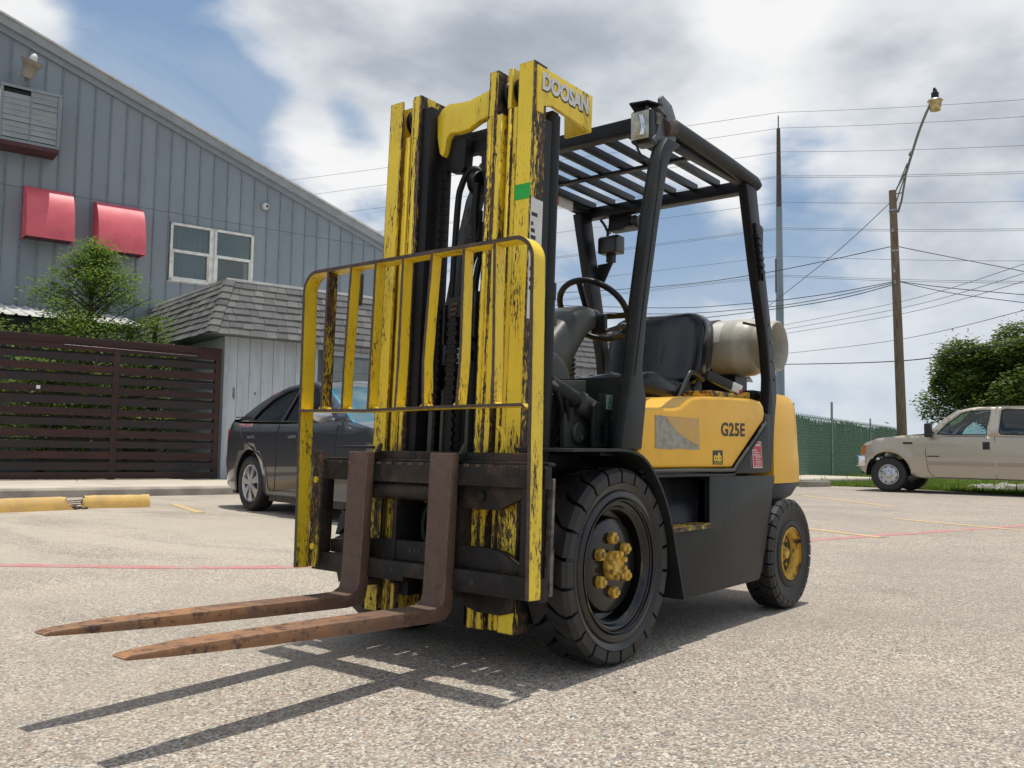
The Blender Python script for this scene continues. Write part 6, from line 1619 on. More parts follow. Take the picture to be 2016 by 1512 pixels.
# ---- dark sedan. local: x forward, y left, rear axle at x=0
def build_car():
    t = thing('parked_sedan', 'dark graphite sedan parked nose out beside the annex, partly behind the yellow load backrest', 'car', (-4.55, -6.64, 0), R(78.7))
    r = 0.325; WBc = 2.80
    def ycar(x, z, zb=0.0):
        # half width as a function of height and length
        w = 0.905
        if z > 0.92: w -= (z - 0.92) * 0.52 + 0.02
        else: w -= 0.10 * max(0, (0.55 - z)) ** 1.3 + 0.05 * max(0, (z - 0.70)) ** 1.0 * 1.2
        e = max(0, -x - 0.35) / 0.75; w -= 0.20 * e ** 2.0
        e = max(0, x - WBc - 0.2) / 0.75; w -= 0.24 * e ** 2.0
        return w
    base = [(-1.06, 0.32), (-0.40, 0.22)] + [(0.38 * math.cos(R(a)) - 0.0, r + 0.38 * math.sin(R(a))) for a in range(195, -16, -15)] + [(0.45, 0.20), (2.35, 0.20)] + [(WBc + 0.38 * math.cos(R(a)), r + 0.38 * math.sin(R(a))) for a in range(195, -16, -15)] + [(3.35, 0.22), (3.68, 0.30), (3.72, 0.50), (3.60, 0.70), (3.30, 0.80), (2.75, 0.90), (2.35, 0.955), (2.0, 0.965), (0.8, 0.955), (-0.3, 0.975), (-0.6, 1.000), (-0.85, 1.015), (-0.98, 0.995), (-1.05, 0.90), (-1.10, 0.62)]
    base = [p for p in base if True]
    # remove points of arches that fall below the sill
    base2 = []
    for p in base:
        if p[1] < 0.205 and 0.30 < abs(p[0]) < 0.44: continue
        base2.append(p)
    for s in (1, -1):
        f = lambda x, z, s=s: (x, s * ycar(x, z), z)
        m_ = MB(); sheet(m_, base, [], f, 0.09)
        obj('side_panel', m_, 'paint_graphite', t, smooth=True, solid=0.012, ang=70)
        # greenhouse side frame with window holes
        gh = [(-0.52, 0.965), (0.8, 0.955), (2.05, 0.965), (1.75, 1.10), (1.42, 1.26), (1.10, 1.375), (0.8, 1.420), (0.35, 1.430), (0.02, 1.395), (-0.30, 1.27), (-0.58, 1.10)]
        gh = [(2.30, 0.957), (1.75, 1.20), (1.40, 1.35), (1.12, 1.425), (0.80, 1.435), (0.45, 1.405), (0.12, 1.325), (-0.16, 1.21), (-0.38, 1.09), (-0.47, 1.005)]
        holes = [[(-0.10, 1.015), (0.66, 0.995), (0.70, 1.375), (0.44, 1.345), (0.18, 1.255), (0.0, 1.13)], [(0.74, 0.995), (1.86, 1.0), (1.52, 1.20), (1.22, 1.34), (1.05, 1.375), (0.78, 1.385)]]
        yg = lambda x, z, s=s: (x, s * (ycar(min(x, 2.6), z) - 0.004), z)
        m_ = MB(); sheet(m_, gh, holes, yg, 0.09)
        obj('window_frame', m_, 'paint_graphite', t, smooth=True, solid=0.012, ang=70)
        for h in holes:
            m_ = MB(); sheet(m_, h, [], lambda x, z, s=s: (x, s * (ycar(min(x, 2.6), z) - 0.020), z), 0.2); o = obj('side_window', m_, 'car_glass', t, smooth=True)
            m_ = MB(); pts = [Vector(yg(x, z)) + Vector((0, s * 0.002, 0)) for x, z in h]; m_.tube(pts + [pts[0]], 0.006, 5); obj('window_trim', m_, 'chrome' if False else 'trim_black', t, smooth=True)
        # door seams and handles
        for xs in ([(0.70, 0.95), (0.71, 0.6), (0.66, 0.30), (0.60, 0.26)], [(-0.33, 0.94), (-0.20, 0.80), (0.05, 0.72), (0.42, 0.55), (0.50, 0.30), (0.56, 0.27)], [(2.05, 0.94), (2.02, 0.6), (2.0, 0.28)], [(0.56, 0.268), (2.0, 0.278)]):
            m_ = MB(); m_.tube([Vector((x, s * (ycar(x, z) + 0.001), z)) for x, z in [(q.x, q.y) for q in spline([(x, z, 0) for x, z in xs], 5)]], 0.004, 5); obj('panel_gap', m_, 'trim_black', t)
        for xh in (-0.05, 1.0):
            m_ = MB(); m_.tube([Vector((xh + dx, s * (ycar(xh + dx, 0.83) + 0.02 * (0 if dx in (0.0, 0.18) else 1.3)), 0.83)) for dx in (0.0, 0.05, 0.13, 0.18)], 0.013, 8); obj('door_handle', m_, 'paint_graphite', t, smooth=True)
        m_ = MB(); m_.tube([(1.95, s * 0.88, 0.985), (1.96, s * 0.96, 0.995)], 0.02, 8); m_.ball((1.97, s * 1.02, 1.02), 0.06, 0.115, 0.07, 14); obj('wing_mirror', m_, 'paint_champagne' if False else 'alloy', t, smooth=True)
        m_ = MB(); sheet(m_, [(0.45, 0.20), (2.35, 0.20), (2.35, 0.14), (0.45, 0.14)], [], lambda x, z, s=s: (x, s * (ycar(x, 0.2) - 0.03), z), 0.3); obj('sill', m_, 'trim_black', t)
        m_ = MB(); m_.prism([(-1.065, 0.70), (-0.92, 0.74), (-0.86, 0.88), (-0.98, 0.93), (-1.05, 0.84)], 0.0, 0.001, 'y')
        m_ = MB(); sheet(m_, [(-1.075, 0.72), (-0.90, 0.76), (-0.80, 0.90), (-0.95, 0.925), (-1.03, 0.86)], [], lambda x, z, s=s: (x - 0.002, s * (ycar(x, z) + 0.004), z), 0.06); obj('tail_light', m_, 'red_lens', t, smooth=True, solid=0.006)
        for wx in (0.0, WBc): wheel_parts(t, wx, s * 0.895, r, 0.215, s, 0.225, 'spoke')
        m_ = MB(); m_.lathe([(0.39, s * 0.60), (0.39, s * 0.885)], (0, 0, r), 'y', 30, a0=R(-20), a1=R(200)); m_.lathe([(0.39, s * 0.60), (0.39, s * 0.885)], (WBc, 0, r), 'y', 30, a0=R(-20), a1=R(200)); m_.box(-0.4, 3.2, s * 0.60 - 0.005, s * 0.60 + 0.005, 0.2, 0.8); obj('wheel_arch', m_, 'trim_black', t)
    # top surfaces spanning left to right
    def span(name, path, mat, ny=10, crown=0.03, inset=0.0, gh=False, x_clip=None):
        pth = [(q.x, q.y) for q in spline([(x, z, 0) for x, z in path], 5)]
        m_ = MB(); n = len(pth)
        def ff(u, v):
            k = u * (n - 1); i = min(int(k), n - 2); fr = k - i
            x = pth[i][0] * (1 - fr) + pth[i + 1][0] * fr; z = pth[i][1] * (1 - fr) + pth[i + 1][1] * fr
            w = (ycar(min(x, 2.6), z) if gh else ycar(x, z)) - inset; q = 2 * v - 1
            return (x, q * w, z + crown * (1 - q * q) - 0.012 * abs(q) ** 6)
        m_.grid(ff, n - 1, ny); return obj(name, m_, mat, t, smooth=True, ang=80)
    span('roof', [(1.12, 1.425), (0.80, 1.435), (0.45, 1.405), (0.22, 1.355)], 'paint_graphite', crown=0.045, gh=True)
    span('windscreen', [(2.28, 0.965), (1.75, 1.20), (1.40, 1.35), (1.12, 1.425)], 'windscreen_glass', crown=0.045, inset=0.05, gh=True)
    span('sunshade', [(2.16, 0.94), (1.70, 1.15), (1.36, 1.30), (1.14, 1.37)], 'sunshade', crown=0.04, inset=0.09, gh=True)
    span('rear_window', [(0.22, 1.355), (-0.16, 1.21), (-0.42, 1.07)], 'car_glass', crown=0.045, inset=0.03, gh=True)
    span('boot_lid', [(-0.40, 1.085), (-0.55, 1.045), (-0.95, 1.045), (-1.04, 0.98), (-1.08, 0.85), (-1.12, 0.62), (-1.10, 0.45), (-1.06, 0.30)], 'paint_graphite', crown=0.02)
    span('rear_deck', [(-0.70, 0.968), (-0.95, 0.955), (-1.03, 0.86)], 'paint_graphite', crown=0.06)
    span('bonnet', [(2.30, 0.96), (2.75, 0.90), (3.30, 0.80), (3.60, 0.70), (3.72, 0.50), (3.68, 0.30)], 'paint_graphite', crown=0.035)
    m_ = MB(); m_.box(-1.08, -0.88, -0.62, 0.62, 1.065, 1.080); m_.box(-0.98, -0.90, -0.5, -0.46, 1.02, 1.067); m_.box(-0.98, -0.90, 0.46, 0.5, 1.02, 1.067); obj('spoiler', m_, 'paint_graphite', t, bevel=0.004)
    m_ = MB(); m_.box(-0.6, 2.2, -0.78, 0.78, 0.25, 0.86); m_.box(0.3, 0.7, -0.62, -0.12, 0.8, 1.22); m_.box(0.3, 0.7, 0.12, 0.62, 0.8, 1.22); m_.box(1.15, 1.35, -0.62, -0.12, 0.8, 1.25); m_.box(1.15, 1.35, 0.12, 0.62, 0.8, 1.25); obj('interior', m_, 'leather_dark', t, bevel=0.04)
    m_ = MB(); m_.box(-0.9, 3.4, -0.7, 0.7, 0.17, 0.26); obj('underbody', m_, 'trim_black', t)
    for ch in t.children:
        if ch.name.startswith('wheel') and not ch.name.startswith('wheel_arch'): continue
        for v in ch.data.vertices: v.co.z += 0.055 * max(0.0, min(1.0, (v.co.z - 0.55) / 0.4))
build_car()

# ---- champagne pickup truck. local: x forward, y left, front axle at x=0; scaled root
def build_truck():
    t = thing('pickup_truck', 'champagne extended cab pickup truck parked facing left at the right edge', 'pickup truck', (-18.14, -3.50, 0), R(270))
    t.scale = (0.94, 0.94, 0.94)
    r = 0.39; KX = 1.06
    def yt(x, z):
        w = 0.985
        if z > 1.30: w -= (z - 1.30) * 0.30
        elif z > 1.18: w -= 0.02 * (1 - (1.30 - z) / 0.12)
        if z < 0.75: w -= (0.75 - z) * 0.12
        e = max(0, x - 0.10) / 0.8; w -= 0.16 * e ** 2.2
        return w
    X = lambda v: v * KX
    side = [(0.80, 0.62), (0.80, 0.78), (0.53, 0.50)]
    lower = [(X(0.62), 0.52), (0.50, 0.40)] + [(0.49 * math.cos(R(a)), r + 0.02 + 0.49 * math.sin(R(a))) for a in range(0, 181, 12)] + [(-0.58, 0.36), (-0.75, 0.33), (X(-2.98), 0.33), (X(-2.98), 1.22), (X(-2.9), 1.235), (X(-0.98), 1.265), (X(-0.80), 1.30), (X(-0.3), 1.265), (X(0.2), 1.20), (X(0.46), 1.10), (X(0.56), 1.0), (X(0.58), 0.8)]
    for s in (1, -1):
        f = lambda x, z, s=s: (x, s * (yt(x, z) + 0.035 * max(0, 1 - abs(math.hypot(x, z - r) - 0.52) / 0.10)), z)
        m_ = MB(); sheet(m_, lower, [], f, 0.09); obj('body_side', m_, 'paint_champagne', t, smooth=True, solid=0.012, ang=70)
        cab = [(X(-0.80), 1.30), (X(-0.98), 1.25), (X(-2.98), 1.22), (X(-2.98), 1.84), (X(-2.85), 1.90), (X(-1.95), 1.90), (X(-1.60), 1.865), (X(-1.38), 1.815), (X(-1.10), 1.60)]
        holes = [[(X(-0.98), 1.30), (X(-1.30), 1.285), (X(-1.90), 1.29), (X(-1.95), 1.81), (X(-1.62), 1.80), (X(-1.44), 1.745), (X(-1.15), 1.50)],
                 [(X(-2.16), 1.30), (X(-2.62), 1.285), (X(-2.66), 1.33), (X(-2.67), 1.79), (X(-2.62), 1.825), (X(-2.22), 1.825), (X(-2.17), 1.80), (X(-2.13), 1.34)]]
        g = lambda x, z, s=s: (x, s * yt(x, z), z)
        m_ = MB(); sheet(m_, cab, holes, g, 0.09); obj('cab_side', m_, 'paint_champagne', t, smooth=True, solid=0.02, ang=70)
        for h, gm_, nm in zip(holes, ('truck_glass', 'truck_rear_glass'), ('door_window', 'quarter_window')):
            m_ = MB(); sheet(m_, h, [], lambda x, z, s=s: (x, s * (yt(x, z) - 0.012), z), 0.3); obj(nm, m_, gm_, t, smooth=True)
            pts = [Vector(g(x, z)) + Vector((0, s * 0.003, 0)) for x, z in h]; m_ = MB(); m_.tube(pts + [pts[0]], 0.011, 6); obj('window_seal', m_, 'trim_black', t, smooth=True)
        # bed side and rear wheel
        bed = [(X(-3.02), 0.40), (X(-3.35), 0.42)] + [(-4.12 + 0.49 * math.cos(R(a)), r + 0.02 + 0.49 * math.sin(R(a))) for a in range(165, -1, -12)][::-1][::-1] + []
        bed = [(X(-3.02), 1.25), (X(-3.02), 0.42), (-3.60, 0.42)] + [(-4.12 + 0.49 * math.cos(R(a)), r + 0.02 + 0.49 * math.sin(R(a))) for a in range(0, 181, 12)] + [(-4.64, 0.42), (-5.4, 0.50), (-5.4, 1.25)]
        m_ = MB(); sheet(m_, bed, [], lambda x, z, s=s: (x, s * (0.975 + 0.035 * max(0, 1 - abs(math.hypot(x + 4.12, z - r) - 0.52) / 0.10)), z), 0.12); obj('bed_side', m_, 'paint_champagne', t, smooth=True, solid=0.015, ang=70)
        m_ = MB(); m_.box(X(-5.1), X(-3.03), s * 0.96 - 0.03, s * 0.96 + 0.03, 1.25, 1.275); obj('bed_rail', m_, 'trim_black', t, bevel=0.005)
        # seams, mouldings, badges, handle
        for xs in ([(X(-0.74), 1.27), (X(-0.76), 0.8), (X(-0.80), 0.50), (X(-0.90), 0.36)], [(X(-2.06), 1.88), (X(-2.05), 1.2), (X(-2.07), 0.35)], [(X(-2.74), 1.88), (X(-2.74), 1.2), (X(-2.76), 0.35)], [(X(-0.95), 0.355), (X(-2.76), 0.345)]):
            m_ = MB(); m_.tube([Vector((x, s * (yt(x, z) + 0.002), z)) for x, z in xs], 0.006, 5); obj('panel_gap', m_, 'trim_black', t)
        for a, b in ((-0.78, -2.03), (-2.08, -2.72)):
            m_ = MB(); m_.box(X(b), X(a), *sorted((s * (yt(-1, 0.66)), s * (yt(-1, 0.66) + 0.018))), 0.625, 0.695); obj('side_moulding', m_, 'paint_champagne_low', t, bevel=0.006)
        m_ = MB(); m_.box(X(-1.96), X(-1.83), *sorted((s * yt(-1.8, 1.05), s * (yt(-1.8, 1.05) + 0.006))), 0.97, 1.13); obj('door_handle', m_, 'trim_black', t, bevel=0.01)
        m_ = MB(); m_.box(X(-0.50), X(-0.31), *sorted((s * yt(-0.4, 1.1), s * (yt(-0.4, 1.1) + 0.006))), 1.075, 1.12); obj('badge', m_, 'plastic_black', t, bevel=0.003)
        m_ = MB(); m_.box(X(-1.02), X(-0.78), *sorted((s * yt(-0.9, 0.8), s * (yt(-0.9, 0.8) + 0.005))), 0.80, 0.825); obj('badge', m_, 'plastic_black', t, bevel=0.003)
        m_ = MB(); m_.tube([(X(-0.90), s * 0.95, 1.33), (X(-0.86), s * 1.12, 1.36)], 0.03, 8); m_.box(X(-0.92), X(-0.80), *sorted((s * 1.06, s * 1.26)), 1.22, 1.52); obj('wing_mirror', m_, 'trim_black', t, bevel=0.035, seg=3)
        # front corner: marker lamp, headlamp, bumper
        m_ = MB(); sheet(m_, [(X(0.545), 0.84), (X(0.47), 0.84), (X(0.46), 1.04), (X(0.52), 1.05)], [], lambda x, z, s=s: (x + 0.006, s * (yt(x, z) + 0.006), z), 0.05); obj('side_marker', m_, 'orange_lens', t, solid=0.005)
        m_ = MB(); m_.box(0.56, 0.60, *sorted((s * 0.52, s * 0.80)), 0.84, 1.04); obj('headlight', m_, 'lamp_lens', t, bevel=0.01)
        wheel_parts(t, 0.0, s * 0.965, r, 0.25, s, 0.225, 'steel', rim_mat='alloy'); wheel_parts(t, -4.12, s * 0.965, r, 0.25, s, 0.225, 'steel', rim_mat='alloy')
        m_ = MB(); m_.lathe([(0.485, s * 0.62), (0.485, s * 0.95)], (0, 0, r + 0.02), 'y', 30, a0=R(-5), a1=R(185)); m_.lathe([(0.485, s * 0.62), (0.485, s * 0.95)], (-4.12, 0, r + 0.02), 'y', 30, a0=R(-5), a1=R(185)); obj('wheel_arch', m_, 'trim_black', t)
        m_ = MB(); m_.tube(spline([(X(-0.80), s * 0.86, 1.30), (X(-1.10), s * 0.83, 1.60), (X(-1.38), s * 0.79, 1.815)], 4), 0.03, 8); obj('windscreen_pillar', m_, 'paint_champagne', t, smooth=True)
    m_ = MB(); m_.grid(lambda u, v: (X(0.46) * (1 - u) + X(-0.85) * u, (2 * v - 1) * (yt(X(0.46) * (1 - u) + X(-0.85) * u, 1.2) - 0.01), 1.10 + 0.205 * math.sin(u * math.pi / 2 * 0.97) + 0.035 * (1 - (2 * v - 1) ** 2)), 12, 10); obj('bonnet', m_, 'paint_champagne', t, smooth=True)
    m_ = MB(); m_.grid(lambda u, v: (X(-0.80) * (1 - u) + X(-1.38) * u, (2 * v - 1) * 0.80, 1.30 + 0.515 * u + 0.03 * (1 - (2 * v - 1) ** 2)), 6, 8); obj('windscreen', m_, 'truck_glass', t, smooth=True)
    m_ = MB(); m_.grid(lambda u, v: (X(-1.38) * (1 - u) + X(-2.95) * u, (2 * v - 1) * 0.81, 1.815 + 0.085 * min(1, u * 3) ** 0.6 - 0.03 * max(0, u - 0.85) * 6 * 0.3 + 0.03 * (1 - (2 * v - 1) ** 2)), 10, 8); obj('roof', m_, 'paint_champagne', t, smooth=True)
    m_ = MB(); m_.box(X(-2.99), X(-2.96), -0.80, 0.80, 0.5, 1.40); m_.box(X(-2.99), X(-2.96), -0.80, -0.55, 1.40, 1.82); m_.box(X(-2.99), X(-2.96), 0.55, 0.80, 1.40, 1.82); m_.box(X(-2.99), X(-2.96), -0.80, 0.80, 1.78, 1.88); obj('cab_back', m_, 'paint_champagne', t)
    m_ = MB(); m_.box(0.50, 0.58, -0.52, 0.52, 0.78, 1.08); obj('grille', m_, 'trim_black', t, bevel=0.01)
    m_ = MB(); m_.prism([(X(0.47), -0.98), (X(0.58), -0.95), (X(0.75), -0.75), (X(0.78), 0.0), (X(0.75), 0.75), (X(0.62), 0.97), (X(0.47), 0.98), (X(0.47), 0.9), (X(0.47), -0.9)], 0.56, 0.80, 'z'); obj('bumper', m_, 'chrome', t, bevel=0.02, seg=3)
    m_ = MB(); m_.prism([(X(0.40), -0.90), (X(0.60), -0.80), (X(0.62), 0.0), (X(0.60), 0.80), (X(0.40), 0.90)], 0.40, 0.555, 'z'); obj('air_dam', m_, 'trim_black', t, bevel=0.02)
    m_ = MB(); m_.box(-5.3, 0.3, -0.45, 0.45, 0.36, 0.52); m_.box(-2.9, -1.0, -0.85, 0.85, 0.33, 0.40); m_.tube([(0, -0.8, r), (0, 0.8, r)], 0.06, 10); m_.tube([(-4.12, -0.8, r), (-4.12, 0.8, r)], 0.07, 10); m_.tube([(-2.6, -0.6, 0.33), (-3.9, -0.7, 0.30)], 0.05, 10); obj('frame', m_, 'trim_black', t)
    m_ = MB(); m_.box(-5.3, X(-3.02), -0.93, 0.93, 0.62, 0.70); obj('bed_floor', m_, 'trim_black', t)
    m_ = MB()
    for y in (0.42, -0.42):
        m_.box(-2.25, -1.75, y - 0.24, y + 0.24, 0.75, 1.05); m_.box(-2.35, -2.15, y - 0.24, y + 0.24, 0.9, 1.48); m_.box(-2.33, -2.22, y - 0.12, y + 0.12, 1.48, 1.66)
    m_.box(-2.95, -2.65, -0.7, 0.7, 0.7, 1.5); m_.box(-1.15, -0.88, -0.82, 0.82, 0.8, 1.31); obj('seats', m_, 'leather_dark', t, bevel=0.04)
    m_ = MB(); C_ = Vector((-1.38, 0.42, 1.34)); d1 = Vector((0, 1, 0)); d2 = Vector((-0.5, 0, 0.86)).normalized(); m_.tube([C_ + (d1 * math.cos(a) + d2 * math.sin(a)) * 0.18 for a in [2 * math.pi * i / 24 for i in range(25)]], 0.014, 8, caps=False); m_.tube([C_, C_ + Vector((0.25, 0, -0.15))], 0.03, 8); m_.tube([C_ - d1 * 0.17, C_ + d1 * 0.17], 0.012, 6); obj('steering_wheel', m_, 'trim_black', t, smooth=True)
    m_ = MB(); m_.box(-1.44, -1.41, -0.11, 0.11, 1.66, 1.72); obj('rear_view_mirror', m_, 'trim_black', t, bevel=0.01)
build_truck()

# ================================================================== POLES AND WIRES
SP = thing('steel_pole', 'tall blue grey steel power pole with a thin spike on top behind the forklift', 'power pole', tuple(at(1537, 900, 60).xy) + (0.0,))
m_ = MB(); m_.tube([(0, 0, -0.1), (0, 0, 10), (0.03, 0, 17.3)], 0.3, 12, rad=[0.31, 0.26, 0.20]); obj('shaft', m_, 'pole_steel', SP, smooth=True, ang=60)
m_ = MB(); m_.tube([(0.03, 0, 17.2), (0.06, 0, 22.7)], 0.12, 8, rad=[0.195, 0.13]); m_.tube([(0.06, 0, 22.6), (0.07, 0, 23.6)], 0.04, 6); obj('top_spike', m_, 'hazel_wood', SP)
m_ = MB(); m_.box(-0.1, 0.22, -0.22, -0.15, 11.5, 13.8); obj('climbing_plate', m_, 'hazel_wood', SP)
LP0 = at(1779, 905, 30); LPa = at(1757, 375, 30)
WP = thing('wooden_pole', 'leaning brown wooden utility pole behind the pickup truck', 'utility pole', (LP0.x, LP0.y, 0))
topv = Vector((LPa.x - LP0.x, LPa.y - LP0.y, LPa.z))
m_ = MB(); m_.tube([(0, 0, -0.1), topv * 0.5, topv], 0.14, 14, rad=[0.165, 0.145, 0.115]); obj('shaft', m_, 'pole_wood', WP, smooth=True, ang=60)
m_ = MB()
for f in (0.93, 0.79, 0.62, 0.52):
    c = topv * f; m_.tube([c + Vector((0, 0, -0.03)), c + Vector((0, 0, 0.03))], 0.135, 12)
for f in (0.86, 0.72, 0.68): c = topv * f; m_.box(c.x + 0.08, c.x + 0.16, c.y - 0.03, c.y + 0.03, c.z - 0.06, c.z + 0.06)
obj('fittings', m_, 'galvanised', WP)
SL = thing('street_lamp', 'street lamp with amber bowl on a long slanting arm atop the wooden pole', 'street lamp', tuple(LPa))
def rel(px, py, D=30): return at(px, py, D) - LPa
arm = [rel(1768, 418), rel(1775, 395), rel(1784, 340), rel(1796, 300), rel(1808, 262), rel(1822, 226), rel(1833, 203)]
m_ = MB(); m_.tube(spline(arm[2:], 4), 0.045, 8); m_.tube(arm[:3], 0.035, 8); m_.tube([rel(1759, 388), rel(1786, 322)], 0.02, 6); m_.tube([rel(1765, 372), rel(1785, 335)], 0.025, 6); m_.tube([rel(1762, 405), rel(1780, 350)], 0.02, 6); m_.tube([rel(1762, 382), rel(1777, 379)], 0.02, 6)
obj('arm', m_, 'bracket_steel', SL, smooth=True)
m_ = MB(); m_.tube([rel(1792, 306), rel(1795, 300)], 0.07, 8); obj('arm_joint', m_, 'bracket_steel', SL, smooth=True)
hd = rel(1841, 202)
m_ = MB(); m_.lathe([(0.0001, -0.30), (0.16, -0.27), (0.20, -0.05), (0.22, 0.03), (0.24, 0.05)], tuple(hd), 'z', 20); obj('bowl', m_, 'lamp_amber', SL, smooth=True)
m_ = MB(); m_.lathe([(0.245, 0.05), (0.22, 0.09), (0.12, 0.14), (0.10, 0.16)], tuple(hd), 'z', 20); obj('reflector_rim', m_, 'galvanised', SL, smooth=True)
m_ = MB(); m_.lathe([(0.12, 0.13), (0.12, 0.33), (0.07, 0.36), (0.07, 0.43), (0.0001, 0.44)], tuple(hd), 'z', 12); m_.box(hd.x - 0.03, hd.x + 0.03, hd.y - 0.05, hd.y + 0.02, hd.z + 0.42, hd.z + 0.50); obj('ballast_housing', m_, 'charcoal', SL, smooth=True, ang=30)

def wire(label, pts, r, mat='wire_alu', n=10, group='overhead power lines'):
    """pts: 3D points the span passes through"""
    P_ = spline(pts, n) if len(pts) > 2 else [pts[0].lerp(pts[1], i / n) for i in range(n + 1)]
    m_ = MB(); m_.tube(P_, r, 5)
    o = obj('power_line', m_, mat); tag(o, label, 'wire', group); return o
DL = 72; DM = 60; DR = 51
for (lab, yl, ym, yr_, tw) in (('topmost thin wire meeting the spike of the steel pole', 364, 221, 188, 0), ('faint second wire from the top of the steel pole', 398, 252, 222, 0), ('third wire down the steel pole, crossing just above the forklift roof', 441, 299, 281, 0),
                               ('upper doubled wire crossing behind the roof bars of the forklift', 487, 346, 333, 1), ('single wire below the upper doubled one, level with the head of the wooden pole', 534, 398, 393, 0),
                               ('middle doubled wire crossing the wooden pole just under its head', 578, 448, 448, 1), ('thin wire crossing above the steering wheel', 620, 504, 513, 0), ('lowest doubled wire on the steel pole', 650, 541, 554, 1)):
    for k in range(2 if tw else 1):
        d = k * 3.0
        a = at(500, yl + d * 0.8, DL); b = at(1537, ym + d, DM); c = at(2120, yr_ + d * 1.3, DR)
        wire(lab + (', lower strand' if k else (', upper strand' if tw else '')), [a.lerp(b, i / 8) - Vector((0, 0, 0.10 * 4 * (i / 8) * (1 - i / 8))) for i in range(8)] + [b.lerp(c, i / 8) - Vector((0, 0, 0.12 * 4 * (i / 8) * (1 - i / 8))) for i in range(9)], 0.013 if not tw else 0.013, n=1)
# lines of the wooden pole
D3 = 30
wire('black line sloping up to the upper bracket of the wooden pole from the left', [at(1000, 582, 42), at(1300, 564, 38), at(1507, 537, 34), at(1761, 484, D3)], 0.014, 'wire_black')
wire('black line dropping right from the upper bracket of the wooden pole', [at(1761, 484, D3), at(1840, 500, D3), at(2060, 543, D3 - 2)], 0.014, 'wire_black')
wire('upper of three sagging lines reaching the middle of the wooden pole', [at(1000, 598, 44), at(1300, 606, 39), at(1465, 598, 35), at(1620, 580, 32), at(1768, 553, D3)], 0.014, 'wire_black')
wire('thicker middle one of the sagging lines reaching the wooden pole', [at(1000, 604, 44), at(1285, 618, 39), at(1485, 607, 35), at(1620, 588, 32), at(1768, 555, D3)], 0.014, 'wire_black')
wire('lowest of three sagging lines reaching the middle of the wooden pole', [at(1000, 610, 44), at(1300, 630, 39), at(1400, 624, 37), at(1620, 594, 32), at(1768, 558, D3)], 0.015, 'wire_black')
wire('upper line leaving the middle of the wooden pole to the right', [at(1768, 554, D3), at(1880, 568, D3), at(2060, 584, D3 - 2)], 0.013, 'wire_black')
wire('lower line leaving the middle of the wooden pole to the right', [at(1768, 554, D3), at(1880, 578, D3), at(2060, 601, D3 - 2)], 0.012, 'wire_black')
wire('thin slanting guy wire from the head of the wooden pole down to the left', [at(1757, 395, D3), at(1640, 502, 34), at(1480, 628, 40)], 0.012, 'wire_black')
for lab, yl, yr_ in (('highest of three rising lines at the right edge', 640, 512), ('middle of three rising lines at the right edge', 648, 531), ('lowest of three rising lines at the right edge', 656, 547)):
    wire(lab, [at(1500, yl + 8, 60), at(1780, (yl * 0.55 + yr_ * 0.45) + 10, 46), at(2040, yr_, 34)], 0.012, 'wire_black')
wire('thin rising line low above the trees', [at(1480, 703, 70), at(1761, 670, 55), at(2040, 605, 40)], 0.018, 'wire_alu')
wire('thick black cable crossing low behind the wooden pole to the tree', [at(1380, 718, 48), at(1560, 717, 42), at(1764, 711, 33), at(1900, 693, 30), at(2040, 664, 28)], 0.020, 'wire_black')

# ================================================================== OAK, GREEN FENCE, GRASS
def oak(px, py, D, w, h, label, seed, n=95000, trunk_h=1.6):
    rnd = random.Random(seed); c = at(px, py, D)
    t = thing('oak_tree', label, 'tree', (c.x, c.y, 0.0))
    tr = MB(); cr = MB(); cz = c.z
    tr.tube([(0, 0, 0), (0.05, 0, trunk_h * 0.7), (0, 0.05, trunk_h * 1.3)], 0.25, 12, rad=[0.34, 0.26, 0.20])
    lobes = []
    for k in range(34):
        a = rnd.uniform(0, 2 * math.pi); e = rnd.uniform(-0.75, 1.0)
        rr = 0.45 + 0.45 * rnd.random()
        q = Vector((math.cos(a) * math.sqrt(max(0, 1 - e * e)) * w * rr, math.sin(a) * math.sqrt(max(0, 1 - e * e)) * w * rr, cz + e * h * rr))
        lobes.append((q, w * rnd.uniform(0.20, 0.46)))
        tr.tube([(0, 0.05, trunk_h * 1.2), Vector((0, 0, trunk_h * 1.5)).lerp(q, 0.4), q], 0.05, 6, rad=[0.12, 0.06, 0.015])
    for k in range(n):
        q, lr = lobes[rnd.randrange(len(lobes))]
        d = Vector((rnd.gauss(0, 1), rnd.gauss(0, 1), rnd.gauss(0, 1))).normalized() * lr * rnd.random() ** 0.35
        d.z *= 0.72
        p = q + d
        if mnoise.noise(p * 1.3) < -0.38: continue
        leafy(cr, p, 1, (0.12, 0.12, 0.12), 0.20, 0, rnd)
    for i in range(2500):   # stray sprays on the outline
        q, lr = lobes[rnd.randrange(len(lobes))]; d = Vector((rnd.gauss(0, 1), rnd.gauss(0, 1), rnd.gauss(0, 1))).normalized() * lr * rnd.uniform(1.0, 1.18); leafy(cr, q + d, 1, (0.08, 0.08, 0.08), 0.16, 0, rnd)
    obj('trunk', tr, 'hazel_wood', t, smooth=True); obj('crown', cr, 'leaf_oak', t, weld=False)
oak(1990, 762, 41, 3.2, 2.5, 'broad dark green oak behind the champagne pickup truck', 21)
oak(2130, 752, 39, 2.9, 2.5, 'dark green oak cut off by the right edge of the photo', 22, 60000)

